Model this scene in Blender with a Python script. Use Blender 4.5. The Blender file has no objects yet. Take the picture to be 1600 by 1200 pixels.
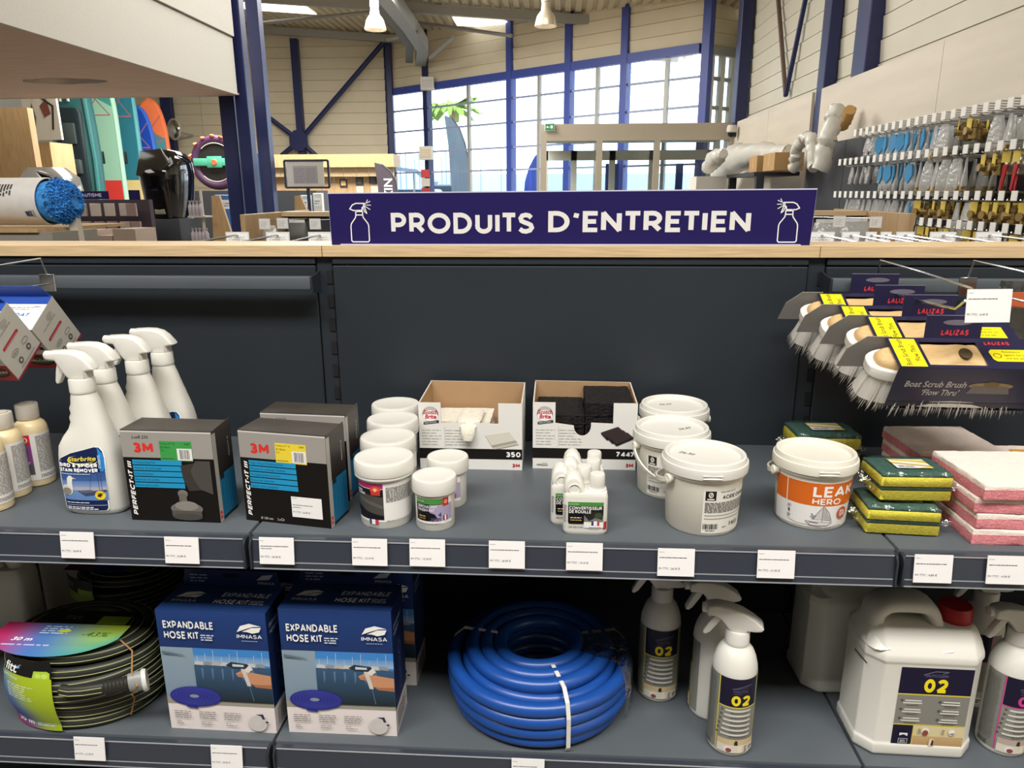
import bpy, bmesh, math, random
from mathutils import Vector, Matrix
from mathutils.geometry import tessellate_polygon

SC = bpy.context.scene
COL = SC.collection
PI = math.pi
rnd = random.Random(7)

# ------------------------------------------------------------------ camera
F_PX = 1133.24
YAW, PITCH, ROLL = 0.0609, 0.2586, 0.0033
CAM = Vector((0.4807, -1.494, 1.6219))
def _axes():
    f = Vector((-math.sin(YAW), math.cos(YAW), 0)); r = Vector((math.cos(YAW), math.sin(YAW), 0)); d = Vector((0, 0, -1))
    f2 = f*math.cos(PITCH) + d*math.sin(PITCH); d2 = d*math.cos(PITCH) - f*math.sin(PITCH)
    r3 = r*math.cos(ROLL) + d2*math.sin(ROLL); d3 = d2*math.cos(ROLL) - r*math.sin(ROLL)
    return r3, d3, f2
AX = _axes()
cam_d = bpy.data.cameras.new('camera'); cam = bpy.data.objects.new('camera', cam_d); COL.objects.link(cam)
cam_d.sensor_fit = 'HORIZONTAL'; cam_d.sensor_width = 36.0; cam_d.lens = 36.0*F_PX/1600.0
cam_d.clip_start = 0.02; cam_d.clip_end = 300
_m = Matrix((AX[0], -AX[1], -AX[2])).transposed().to_4x4(); _m.translation = CAM
cam.matrix_world = _m
SC.camera = cam
def ray(px, py): return AX[0]*((px-800)/F_PX) + AX[1]*((py-600)/F_PX) + AX[2]
def onZ(px, py, z): d = ray(px, py); return CAM + d*((z-CAM.z)/d.z)
def onY(px, py, y): d = ray(px, py); return CAM + d*((y-CAM.y)/d.y)
def onX(px, py, x): d = ray(px, py); return CAM + d*((x-CAM.x)/d.x)

# ------------------------------------------------------------------ view, world, big lights
SC.view_settings.view_transform = 'Standard'; SC.view_settings.look = 'None'
SC.view_settings.gamma = 1.0; SC.view_settings.use_curve_mapping = False
SC.view_settings.exposure = -0.06
W = bpy.data.worlds.new('overcast_sky'); SC.world = W; W.use_nodes = True
_bg = W.node_tree.nodes['Background']; _bg.inputs[0].default_value = (0.93, 0.97, 1.0, 1); _bg.inputs[1].default_value = 5.0
def area_light(name, loc, size, power, rot=(0, 0, 0), col=(1, 0.975, 0.94)):
    l = bpy.data.lights.new(name, 'AREA'); l.shape = 'RECTANGLE'; l.size, l.size_y = size; l.energy = power; l.color = col
    o = bpy.data.objects.new(name, l); COL.objects.link(o); o.location = loc; o.rotation_euler = rot
    return o
area_light('aisle_lamp_row', (0.2, -2.3, 4.5), (5.0, 0.9), 345)
area_light('hall_lamp_row', (-0.3, 4.6, 4.55), (4.5, 3.0), 150)
area_light('far_hall_lamp_row', (-3.2, 9.6, 4.75), (5.0, 3.0), 1150)
area_light('under_mezzanine_lamp', (-4.9, 4.2, 2.55), (1.2, 3.0), 60)

# ------------------------------------------------------------------ colours and materials
def s2l(c): return c/12.92 if c <= 0.04045 else ((c+0.055)/1.055)**2.4
def hx(h):
    h = h.lstrip('#'); h = h if len(h) == 6 else ''.join(c*2 for c in h); return tuple(s2l(int(h[i:i+2], 16)/255) for i in (0, 2, 4))
_MATS = {}
def mat(name, col='#808080', rough=0.5, metal=0.0, spec=0.5, bump=0.0, bscale=200, noise=0.0, nscale=20, emit=0.0, coat=0.0, sub=0.0, stretch=None, alpha=1.0, trans=0.0, detail=4):
    if name in _MATS: return _MATS[name]
    m = bpy.data.materials.new(name); m.use_nodes = True; nt = m.node_tree; b = nt.nodes['Principled BSDF']
    c = hx(col) if isinstance(col, str) else col
    b.inputs['Base Color'].default_value = (*c, 1); b.inputs['Roughness'].default_value = rough; b.inputs['Metallic'].default_value = metal
    b.inputs['Specular IOR Level'].default_value = spec; b.inputs['Coat Weight'].default_value = coat
    if sub: b.inputs['Subsurface Weight'].default_value = sub; b.inputs['Subsurface Radius'].default_value = (0.01, 0.008, 0.006)
    if alpha < 1: b.inputs['Alpha'].default_value = alpha
    if trans: b.inputs['Transmission Weight'].default_value = trans
    if emit: b.inputs['Emission Color'].default_value = (*c, 1); b.inputs['Emission Strength'].default_value = emit
    if noise or bump:
        tc = nt.nodes.new('ShaderNodeTexCoord'); mp = nt.nodes.new('ShaderNodeMapping'); nt.links.new(tc.outputs['Object'], mp.inputs[0])
        if stretch: mp.inputs['Scale'].default_value = stretch
    if noise:
        n = nt.nodes.new('ShaderNodeTexNoise'); n.inputs['Scale'].default_value = nscale; n.inputs['Detail'].default_value = detail
        nt.links.new(mp.outputs[0], n.inputs['Vector'])
        r = nt.nodes.new('ShaderNodeMapRange'); r.inputs[1].default_value = 0.3; r.inputs[2].default_value = 0.7; r.inputs[3].default_value = 1-noise; r.inputs[4].default_value = 1+noise
        nt.links.new(n.outputs[0], r.inputs[0])
        mx = nt.nodes.new('ShaderNodeMix'); mx.data_type = 'RGBA'; mx.blend_type = 'MULTIPLY'; mx.inputs[0].default_value = 1
        mx.inputs['A'].default_value = (*c, 1); nt.links.new(r.outputs[0], mx.inputs['B']); nt.links.new(mx.outputs['Result'], b.inputs['Base Color'])
    if bump:
        n2 = nt.nodes.new('ShaderNodeTexNoise'); n2.inputs['Scale'].default_value = bscale; n2.inputs['Detail'].default_value = 3
        nt.links.new(mp.outputs[0], n2.inputs['Vector'])
        bp = nt.nodes.new('ShaderNodeBump'); bp.inputs['Strength'].default_value = bump; bp.inputs['Distance'].default_value = 0.002
        nt.links.new(n2.outputs[0], bp.inputs['Height']); nt.links.new(bp.outputs[0], b.inputs['Normal'])
    _MATS[name] = m; return m
def mat_print(name='print', rough=0.42, coat=0.0):
    if name in _MATS: return _MATS[name]
    m = bpy.data.materials.new(name); m.use_nodes = True; nt = m.node_tree; b = nt.nodes['Principled BSDF']
    a = nt.nodes.new('ShaderNodeVertexColor'); a.layer_name = 'Col'; nt.links.new(a.outputs[0], b.inputs['Base Color'])
    b.inputs['Roughness'].default_value = rough; b.inputs['Coat Weight'].default_value = coat; b.inputs['Specular IOR Level'].default_value = 0.3
    _MATS[name] = m; return m
def mat_film(name, col='#ffffff', gloss=0.25, rough=0.08, bump=0.6, bscale=60, milky=0.0):
    """clear plastic or glass: mostly see-through, a sharp sheen, optional milkiness"""
    if name in _MATS: return _MATS[name]
    m = bpy.data.materials.new(name); m.use_nodes = True; nt = m.node_tree; nt.nodes.remove(nt.nodes['Principled BSDF'])
    out = nt.nodes['Material Output']
    t = nt.nodes.new('ShaderNodeBsdfTransparent'); t.inputs[0].default_value = (*hx(col), 1)
    g = nt.nodes.new('ShaderNodeBsdfGlossy'); g.inputs['Roughness'].default_value = rough
    fr = nt.nodes.new('ShaderNodeLayerWeight'); fr.inputs[0].default_value = 0.22
    ml = nt.nodes.new('ShaderNodeMath'); ml.operation = 'MULTIPLY_ADD'; ml.inputs[1].default_value = 0.6; ml.inputs[2].default_value = gloss
    nt.links.new(fr.outputs['Fresnel'], ml.inputs[0]); ml.use_clamp = True
    mx = nt.nodes.new('ShaderNodeMixShader'); nt.links.new(ml.outputs[0], mx.inputs[0]); nt.links.new(t.outputs[0], mx.inputs[1]); nt.links.new(g.outputs[0], mx.inputs[2])
    last = mx
    if milky:
        d = nt.nodes.new('ShaderNodeBsdfDiffuse'); d.inputs[0].default_value = (0.9, 0.9, 0.88, 1)
        m2 = nt.nodes.new('ShaderNodeMixShader'); m2.inputs[0].default_value = milky; nt.links.new(mx.outputs[0], m2.inputs[1]); nt.links.new(d.outputs[0], m2.inputs[2]); last = m2
    if bump:
        tc = nt.nodes.new('ShaderNodeTexCoord'); n = nt.nodes.new('ShaderNodeTexNoise'); n.inputs['Scale'].default_value = bscale; n.inputs['Detail'].default_value = 3
        nt.links.new(tc.outputs['Object'], n.inputs['Vector']); bp = nt.nodes.new('ShaderNodeBump'); bp.inputs['Strength'].default_value = bump; bp.inputs['Distance'].default_value = 0.01
        nt.links.new(n.outputs[0], bp.inputs['Height']); nt.links.new(bp.outputs[0], g.inputs['Normal'])
    nt.links.new(last.outputs[0], out.inputs[0]); _MATS[name] = m; return m

# ------------------------------------------------------------------ mesh builder
class MB:
    def __init__(s): s.v = []; s.f = []; s.m = []; s.sm = []; s.c = []
    def add(s, vs, fs, mi=0, smooth=False, col=None, M=None):
        o = len(s.v)
        for p in vs:
            p = Vector(p); s.v.append(tuple(M @ p) if M else tuple(p))
        for f in fs:
            s.f.append([i+o for i in f]); s.m.append(mi); s.sm.append(smooth); s.c.append(col)
        return s
    def bm_add(s, bm, mi=0, smooth=False, M=None):
        bm.verts.index_update(); s.add([v.co.copy() for v in bm.verts], [[v.index for v in f.verts] for f in bm.faces], mi, smooth, None, M); bm.free(); return s
    def box(s, x0, x1, y0, y1, z0, z1, mi=0, M=None, r=0, seg=2):
        vs = [(x, y, z) for z in (z0, z1) for y in (y0, y1) for x in (x0, x1)]
        fs = [(0, 2, 3, 1), (4, 5, 7, 6), (0, 1, 5, 4), (2, 6, 7, 3), (0, 4, 6, 2), (1, 3, 7, 5)]
        if not r: return s.add(vs, fs, mi, False, None, M)
        bm = bmesh.new(); bv = [bm.verts.new(p) for p in vs]
        for f in fs: bm.faces.new([bv[i] for i in f])
        bmesh.ops.bevel(bm, geom=bm.edges[:]+bm.verts[:], offset=r, segments=seg, profile=0.5, affect='EDGES')
        return s.bm_add(bm, mi, seg > 1, M)
    def hexa(s, p8, mi=0, M=None):
        return s.add(p8, [(0, 3, 2, 1), (4, 5, 6, 7), (0, 1, 5, 4), (1, 2, 6, 5), (2, 3, 7, 6), (3, 0, 4, 7)], mi, False, None, M)
    def lathe(s, prof, seg=40, mi=0, smooth=True, M=None, cap0=True, cap1=True, a0=0, a1=2*PI, sx=1, sy=1):
        full = abs(a1-a0-2*PI) < 1e-6; n = seg if full else seg+1
        vs = []
        for r, z in prof:
            for k in range(n):
                a = a0+(a1-a0)*k/seg; vs.append((r*math.cos(a)*sx, r*math.sin(a)*sy, z))
        fs = []
        for i in range(len(prof)-1):
            for k in range(seg):
                k2 = (k+1) % n; fs.append((i*n+k, i*n+k2, (i+1)*n+k2, (i+1)*n+k))
        s.add(vs, fs, mi, smooth, None, M)
        if full:
            if cap0 and prof[0][0] > 1e-6: s.add([vs[k] for k in range(n)], [list(range(n))[::-1]], mi, False, None, M)
            if cap1 and prof[-1][0] > 1e-6: s.add([vs[(len(prof)-1)*n+k] for k in range(n)], [list(range(n))], mi, False, None, M)
        return s
    def loft(s, rings, mi=0, smooth=True, M=None, closed=True, cap0=True, cap1=True):
        n = len(rings[0]); vs = [p for r in rings for p in r]; fs = []
        for i in range(len(rings)-1):
            for k in range(n if closed else n-1):
                k2 = (k+1) % n; fs.append((i*n+k, i*n+k2, (i+1)*n+k2, (i+1)*n+k))
        s.add(vs, fs, mi, smooth, None, M)
        if cap0: s.add(rings[0], [list(range(n))[::-1]], mi, False, None, M)
        if cap1: s.add(rings[-1], [list(range(n))], mi, False, None, M)
        return s
    def tube(s, path, r, seg=8, mi=0, smooth=True, M=None, closed=False, caps=True, sq=None):
        """sweep; r may be a number or a list; sq=(w,h) sweeps a rectangle instead"""
        P = [Vector(p) for p in path]; n = len(P); rings = []; up = None
        for i in range(n):
            if closed: t = P[(i+1) % n]-P[i-1]
            else: t = P[min(i+1, n-1)]-P[max(i-1, 0)]
            t.normalize()
            if up is None:
                up = Vector((0, 0, 1)) if abs(t.z) < 0.9 else Vector((1, 0, 0))
            a = t.cross(up)
            if a.length < 1e-6: a = t.cross(Vector((0, 1, 0)))
            a.normalize(); b = a.cross(t).normalized(); up = b
            rr = r[i] if isinstance(r, (list, tuple)) else r
            if sq: rings.append([P[i]+a*(u*sq[0]/2)+b*(w*sq[1]/2) for u, w in ((-1, -1), (1, -1), (1, 1), (-1, 1))])
            else: rings.append([P[i]+a*(rr*math.cos(2*PI*k/seg))+b*(rr*math.sin(2*PI*k/seg)) for k in range(seg)])
        if closed: rings.append(rings[0])
        return s.loft(rings, mi, smooth and not sq, M, True, caps and not closed, caps and not closed)
    def prism(s, poly, t0, t1, axis='Y', mi=0, M=None, r=0, seg=2, smooth=None):
        """poly of 2D points; axis Y: (x,z) points, extruded in y; axis Z: (x,y); axis X: (y,z)"""
        def P(u, w, t): return {'Y': (u, t, w), 'Z': (u, w, t), 'X': (t, u, w)}[axis]
        n = len(poly)
        bm = bmesh.new(); a = [bm.verts.new(P(u, w, t0)) for u, w in poly]; b = [bm.verts.new(P(u, w, t1)) for u, w in poly]
        bm.faces.new(a); bm.faces.new(b[::-1])
        for k in range(n): bm.faces.new((a[k], b[k], b[(k+1) % n], a[(k+1) % n]))
        bmesh.ops.recalc_face_normals(bm, faces=bm.faces[:])
        if r:
            es = [e for e in bm.edges if (e.verts[0] in a) == (e.verts[1] in a)]
            bmesh.ops.bevel(bm, geom=es, offset=r, segments=seg, profile=0.5, affect='EDGES', clamp_overlap=True)
        big = [f for f in bm.faces if len(f.verts) > 4]
        if big: bmesh.ops.triangulate(bm, faces=big)
        return s.bm_add(bm, mi, bool(r) if smooth is None else smooth, M)
    def mesh(s, name, mats):
        me = bpy.data.meshes.new(name); me.from_pydata(s.v, [], s.f)
        for m in mats: me.materials.append(m)
        me.polygons.foreach_set('material_index', s.m); me.polygons.foreach_set('use_smooth', s.sm)
        if any(c is not None for c in s.c):
            ca = me.color_attributes.new('Col', 'FLOAT_COLOR', 'CORNER'); flat = []
            for f, c in zip(s.f, s.c):
                for k in range(len(f)):
                    if c is None: q = (0.8, 0.8, 0.8)
                    elif isinstance(c[0], (tuple, list)): q = c[k]
                    else: q = c
                    flat.extend((*q, 1.0))
            ca.data.foreach_set('color', flat)
        me.update(); return me
    def build(s, name, mats, parent=None, label=None, loc=None, rot=None, kind=None):
        if not isinstance(mats, (list, tuple)): mats = [mats]
        o = bpy.data.objects.new(name, s.mesh(name, mats)); COL.objects.link(o)
        if any(s.sm):
            try: o.data.set_sharp_from_angle(angle=math.radians(42))
            except Exception: pass
        if parent is not None: o.parent = parent
        if loc is not None: o.location = loc
        if rot is not None: o.rotation_euler = rot
        if label: o['label'] = label
        if kind: o['kind'] = kind
        return o
def tag(o, label, cat, group=None):
    o['label'] = label; o['category'] = cat
    if group: o['group'] = group
    return o
def thing(name, label, cat, loc=(0, 0, 0), rz=0.0, group=None, rot=None):
    o = bpy.data.objects.new(name, None); COL.objects.link(o); o.empty_display_size = 0.02
    o.location = loc; o.rotation_euler = rot if rot else (0, 0, rz)
    return tag(o, label, cat, group)
def struct(o): o['kind'] = 'structure'; return o
def dup(root, label=None, loc=None, rz=None, group=None, rot=None, skip=()):
    r = root.copy(); COL.objects.link(r)
    if label: r['label'] = label
    if group: r['group'] = group
    if loc is not None: r.location = loc
    if rot is not None: r.rotation_euler = rot
    elif rz is not None: r.rotation_euler = (0, 0, rz)
    for ch in list(root.children):
        if ch.name.split('.')[0] in skip: continue
        c = ch.copy(); COL.objects.link(c); c.parent = r
        for g in list(ch.children):
            d = g.copy(); COL.objects.link(d); d.parent = c
    return r

# ------------------------------------------------------------------ flat print: coloured shapes and lettering on labels
_TXT = {}
def text2d(body, bold=0.0, shear=0.0, res=2):
    """triangles of a line of lettering, scaled so that a capital is 1 high; returns (tris, width)"""
    key = (body, bold, shear, res)
    if key in _TXT: return _TXT[key]
    cu = bpy.data.curves.new('lettering', 'FONT'); cu.body = body; cu.offset = bold; cu.shear = shear; cu.resolution_u = res; cu.size = 1.0
    ob = bpy.data.objects.new('lettering', cu); me = ob.to_mesh(); me.calc_loop_triangles()
    vs = [(v.co.x, v.co.y) for v in me.vertices]; tr = [[vs[i] for i in t.vertices] for t in me.loop_triangles]
    ob.to_mesh_clear(); bpy.data.objects.remove(ob); bpy.data.curves.remove(cu)
    k = 1/0.729
    tr = [[(x*k, y*k) for x, y in t] for t in tr]; xs = [p[0] for t in tr for p in t]
    x0, x1 = (min(xs), max(xs)) if xs else (0, 0)
    tr = [[(x-x0, y) for x, y in t] for t in tr]
    _TXT[key] = (tr, x1-x0); return _TXT[key]
def _arc(cx, cy, rx, ry, a0, a1, n=9): return [(cx+rx*math.cos(math.radians(a0+(a1-a0)*k/n)), cy+ry*math.sin(math.radians(a0+(a1-a0)*k/n))) for k in range(n+1)]
_S = [(.57, .83), (.46, .96), (.30, 1), (.13, .95), (.05, .80), (.09, .64), (.24, .55), (.40, .48), (.55, .39), (.60, .23), (.51, .07), (.32, 0), (.14, .03), (.01, .16)]
GLY = {
 'A': (.74, [[(0, 0), (.37, 1), (.74, 0)], [(.13, .29), (.61, .29)]]), 'B': (.58, [[(0, 0), (0, 1), (.28, 1)]+_arc(.28, .76, .23, .24, 90, -90)+[(0, .52)], [(.28, .52)]+_arc(.30, .26, .28, .26, 90, -90)+[(0, 0)]]),
 'C': (.72, [_arc(.46, .5, .46, .5, 52, 308, 14)]), 'D': (.70, [[(0, 0), (0, 1), (.25, 1)]+_arc(.25, .5, .45, .5, 90, -90, 12)+[(0, 0)]]), 'E': (.52, [[(.52, 1), (0, 1), (0, 0), (.52, 0)], [(0, .51), (.46, .51)]]),
 'F': (.50, [[(.5, 1), (0, 1), (0, 0)], [(0, .50), (.44, .50)]]), 'G': (.78, [_arc(.46, .5, .46, .5, 52, 360, 16)+[(.92, .46), (.52, .46)]]), 'H': (.64, [[(0, 0), (0, 1)], [(.64, 0), (.64, 1)], [(0, .51), (.64, .51)]]), 'I': (0, [[(0, 0), (0, 1)]]),
 'J': (.42, [[(.42, 1), (.42, .28)]+_arc(.21, .26, .21, .26, 0, -160)]), 'K': (.60, [[(0, 0), (0, 1)], [(.56, 1), (.02, .42)], [(.18, .58), (.62, 0)]]), 'L': (.50, [[(0, 1), (0, 0), (.5, 0)]]), 'M': (.80, [[(0, 0), (0, 1), (.40, .32), (.80, 1), (.80, 0)]]), 'N': (.66, [[(0, 0), (0, 1), (.66, 0), (.66, 1)]]),
 'O': (.92, [_arc(.46, .5, .46, .5, 0, 360, 20)]), 'P': (.55, [[(0, 0), (0, 1), (.27, 1)]+_arc(.27, .70, .28, .30, 90, -90)+[(0, .40)]]), 'Q': (.92, [_arc(.46, .5, .46, .5, 0, 360, 20), [(.56, .24), (.88, -.04)]]), 'R': (.58, [[(0, 0), (0, 1), (.28, 1)]+_arc(.28, .70, .28, .30, 90, -90)+[(0, .40)], [(.28, .40), (.58, 0)]]),
 'S': (.60, [_S]), 'T': (.62, [[(0, 1), (.62, 1)], [(.31, 1), (.31, 0)]]), 'U': (.62, [[(0, 1), (0, .31)]+_arc(.31, .31, .31, .31, 180, 360)+[(.62, 1)]]), 'V': (.72, [[(0, 1), (.36, 0), (.72, 1)]]), 'W': (1.05, [[(0, 1), (.27, 0), (.525, .8), (.78, 0), (1.05, 1)]]), 'X': (.66, [[(0, 0), (.66, 1)], [(0, 1), (.66, 0)]]), 'Y': (.68, [[(0, 1), (.34, .46), (.68, 1)], [(.34, .46), (.34, 0)]]), 'Z': (.58, [[(0, 1), (.58, 1), (0, 0), (.58, 0)]]),
 '0': (.60, [_arc(.30, .5, .30, .5, 0, 360, 18)]), '1': (.22, [[(0, .80), (.22, 1), (.22, 0)]]), '2': (.56, [_arc(.28, .72, .28, .28, 165, -20)+[(.50, .50), (0, 0), (.58, 0)]]), '3': (.56, [_arc(.27, .75, .25, .25, 155, -90)+[(.20, .5)], [(.24, .5), (.29, .5)]+_arc(.28, .255, .28, .255, 88, -158)]), '4': (.62, [[(.44, 0), (.44, 1), (0, .28), (.62, .28)]]), '5': (.54, [[(.50, 1), (.08, 1), (.04, .56)]+_arc(.26, .31, .28, .31, 120, -150)]), '6': (.56, [_arc(.28, .30, .28, .30, 0, 360, 16), [(.0, .30), (.06, .66), (.24, .92), (.46, 1)]]), '7': (.54, [[(0, 1), (.54, 1), (.16, 0)]]), '8': (.54, [_arc(.27, .75, .23, .25, 0, 360, 16), _arc(.27, .26, .27, .26, 0, 360, 16)]), '9': (.56, [_arc(.28, .70, .28, .30, 0, 360, 16), [(.56, .70), (.50, .34), (.32, .08), (.10, 0)]]),
 '&': (.66, [[(.66, 0), (.14, .68), (.12, .86), (.26, 1), (.42, .90), (.40, .72), (.06, .38), (.02, .16), (.18, 0), (.38, .04), (.64, .40)]]), '-': (.26, [[(0, .42), (.26, .42)]]), '’': (.0, [[(.05, 1), (0, .74)]]), ' ': (.26, []), '%': (.9, [_arc(.18, .78, .18, .22, 0, 360, 12), _arc(.72, .22, .18, .22, 0, 360, 12), [(.12, 0), (.78, 1)]]), '.': (0, [[(0, 0), (0, .02)]]), '/': (.4, [[(0, 0), (.4, 1)]]),
}
_STX = {}
def stext2d(body, sw=.18, shear=0.0, gap=.15):
    """block capitals drawn as strokes; capitals 1 high; returns (convex quads, width)"""
    key = (body, sw, shear, gap)
    if key in _STX: return _STX[key]
    out = []; x = 0.0
    for ch in body:
        w, lines = GLY.get(ch, GLY[' ']); g0 = len(out)
        for ln in lines:
            pts = [Vector((x+sw/2+px*(1 if w < .1 else 1), sw/2+py*(1-sw))) for px, py in ln]; n = len(pts); closed = (pts[0]-pts[-1]).length < 1e-4 and n > 3
            if closed: pts = pts[:-1]; n -= 1
            def turn(i):
                if not closed and (i == 0 or i == n-1): return 0.0
                d0, d1 = (pts[i]-pts[i-1]).normalized(), (pts[(i+1) % n]-pts[i]).normalized(); return math.acos(max(-1, min(1, d0.dot(d1))))
            for i in range(n if closed else n-1):
                j = (i+1) % n; d = (pts[j]-pts[i]).normalized(); q = Vector((-d.y, d.x))*(sw/2)
                e0, e1 = [sw/2*math.tan(turn(v)/2) if turn(v) < 1.75 else sw*.22 for v in (i, j)]; p0, p1 = pts[i]-d*e0, pts[j]+d*e1
                out.append([(c.x+shear*c.y, c.y) for c in (p0-q, p1-q, p1+q, p0+q)])
        if len(out) > g0:
            gx = [p[0]-shear*p[1] for q in out[g0:] for p in q]; dx = x-min(gx); out[g0:] = [[(px+dx, py) for px, py in q] for q in out[g0:]]; x += max(gx)-min(gx)+gap
        else: x += w+sw*.5
    x -= gap; xs = [p[0] for q in out for p in q]; x0, x1 = (min(xs), max(xs)) if xs else (0, 1)
    out = [[(px-x0, py) for px, py in q] for q in out]
    _STX[key] = (out, x1-x0); return _STX[key]
def clip(poly, ax, lo, hi):
    """cut convex polygon of (x,y,col) to lo<=axis<=hi"""
    for sgn, lim in ((1, lo), (-1, hi)):
        out = []
        for i in range(len(poly)):
            a, b = poly[i-1], poly[i]; da = sgn*(a[ax]-lim); db = sgn*(b[ax]-lim)
            if (da >= 0) != (db >= 0):
                t = da/(da-db); out.append((a[0]+(b[0]-a[0])*t, a[1]+(b[1]-a[1])*t, tuple(p+(q-p)*t for p, q in zip(a[2], b[2]))))
            if db >= 0: out.append(b)
        poly = out
        if len(poly) < 3: return []
    return poly
class Print:
    def __init__(s, step=0, vstep=0): s.step = step; s.vstep = vstep; s.polys = []; s.layer = 0
    def _conv(s, pts, cols, sub=0.0):
        """one convex polygon, cut into strips when the surface below is curved"""
        P = [(x, y, c) for (x, y), c in zip(pts, cols)]; todo = [P]
        for ax, st in ((0, s.step), (1, s.vstep)):
            if not st: continue
            nxt = []
            for q in todo:
                lo = min(p[ax] for p in q); hi = max(p[ax] for p in q); i0 = math.floor(lo/st); i1 = math.ceil(hi/st)
                if i1-i0 <= 1: nxt.append(q); continue
                for i in range(i0, i1):
                    k = clip(q, ax, i*st, (i+1)*st)
                    if k: nxt.append(k)
            todo = nxt
        for q in todo: s.polys.append((q, s.layer+sub))
    def rect(s, x0, y0, x1, y1, c, c2=None, c3=None, c4=None):
        """one colour, or corners: c bottom-left, c2 bottom-right, c3 top-right, c4 top-left; with only c2 given it is the top colour"""
        c = hx(c)
        if c2 is None: cs = [c]*4
        elif c3 is None: cs = [c, c, hx(c2), hx(c2)]
        else: cs = [c, hx(c2), hx(c3), hx(c4)]
        s._conv([(x0, y0), (x1, y0), (x1, y1), (x0, y1)], cs); s.layer += 1; return s
    def poly(s, pts, c):
        c = hx(c)
        for t in tessellate_polygon([[Vector((x, y, 0)) for x, y in pts]]):
            s._conv([pts[i] for i in t], [c]*3)
        s.layer += 1; return s
    def ell(s, cx, cy, rx, ry, c, n=20, rot=0):
        p = []
        for k in range(n):
            a = 2*PI*k/n; x, y = rx*math.cos(a), ry*math.sin(a); p.append((cx+x*math.cos(rot)-y*math.sin(rot), cy+x*math.sin(rot)+y*math.cos(rot)))
        s._conv(p, [hx(c)]*n); s.layer += 1; return s
    def ring(s, cx, cy, rx, ry, w, c, n=24, a0=0, a1=2*PI):
        col = hx(c)
        for k in range(n):
            a, b = a0+(a1-a0)*k/n, a0+(a1-a0)*(k+1)/n
            s._conv([(cx+rx*math.cos(a), cy+ry*math.sin(a)), (cx+rx*math.cos(b), cy+ry*math.sin(b)), (cx+(rx-w)*math.cos(b), cy+(ry-w)*math.sin(b)), (cx+(rx-w)*math.cos(a), cy+(ry-w)*math.sin(a))], [col]*4)
        s.layer += 1; return s
    def line(s, pts, w, c, closed=False):
        col = hx(c); n = len(pts)
        for i in range(n if closed else n-1):
            a = Vector(pts[i]); b = Vector(pts[(i+1) % n]); d = b-a
            if d.length < 1e-9: continue
            d.normalize(); q = Vector((-d.y, d.x))*(w/2); e = d*(w*0.3)
            s._conv([tuple(a-e-q), tuple(b+e-q), tuple(b+e+q), tuple(a-e+q)], [col]*4, (i % 4)*.3)
        s.layer += 2; return s
    def text(s, body, x, y, h, c, w=None, bold=0.0, shear=0.0, align='L', rot=0, res=2, sw=None):
        """a line of lettering; with sw (stroke width, share of the height) in block capitals"""
        tr, tw = stext2d(body, sw, shear) if sw else text2d(body, bold, shear, res)
        col = hx(c); sx = h if w is None else w/max(tw, 1e-6); W_ = tw*sx
        ox = {'L': 0, 'C': -W_/2, 'R': -W_}[align]; cr, sr = math.cos(rot), math.sin(rot)
        for i, t in enumerate(tr):
            q = [(px*sx+ox, py*h) for px, py in t]; s._conv([(x+a*cr-b*sr, y+a*sr+b*cr) for a, b in q], [col]*len(q), (i % 9)*.2 if sw else 0.0)
        s.layer += 2 if sw else 1; return s
    def fine(s, x0, y0, x1, y1, c, lh=0.003, fill=0.55, seed=1, ragged=0.3):
        """lines of print too small to read: short dashes"""
        r = random.Random(seed); y = y1-lh; col = hx(c)
        while y >= y0-1e-6:
            x = x0; xe = x1-(x1-x0)*ragged*r.random()
            while x < xe:
                w = min(lh*(0.7+2.2*r.random()), xe-x)
                if w > lh*0.3: s._conv([(x, y), (x+w, y), (x+w, y+lh*fill), (x, y+lh*fill)], [col]*4)
                x += w+lh*0.4
            y -= lh
        s.layer += 1; return s
    def bars(s, x0, y0, x1, y1, c='#181818', seed=3):
        r = random.Random(seed); x = x0; col = hx(c)
        while x < x1:
            w = (x1-x0)*r.choice((0.018, 0.03, 0.045)); s._conv([(x, y0), (min(x+w, x1), y0), (min(x+w, x1), y1), (x, y1)], [col]*4); x += w+(x1-x0)*r.choice((0.02, 0.03, 0.045))
        s.layer += 1; return s
    def build(s, name, fmap, parent, lift=0.0003, dl=0.00005, material=None, label=None):
        mb = MB()
        for q, L in s.polys:
            vs = [fmap(x, y, lift+L*dl) for x, y, c in q]; mb.add(vs, [list(range(len(q)))], 0, False, [c for x, y, c in q])
        return mb.build(name, material or mat_print(), parent, label)
def plane_map(o, ux, uy):
    o, ux, uy = Vector(o), Vector(ux).normalized(), Vector(uy).normalized(); n = ux.cross(uy)
    return lambda x, y, d: o+ux*x+uy*y+n*d
def cyl_map(rad, ang=-PI/2, z0=0.0, cx=0.0, cy=0.0):
    """u runs round the body (metres along the wall), v is height; rad is a number or a function of height"""
    rf = rad if callable(rad) else (lambda z: rad)
    r0 = rf(z0)
    def m(x, y, d):
        a = ang+x/r0; r = rf(z0+y)+d; return Vector((cx+r*math.cos(a), cy+r*math.sin(a), z0+y))
    return m
def prof_r(prof):
    def f(z):
        for (r0, z0), (r1, z1) in zip(prof, prof[1:]):
            if z0 <= z <= z1 and z1 > z0: return r0+(r1-r0)*(z-z0)/(z1-z0)
        return prof[-1][0]
    return f
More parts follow.
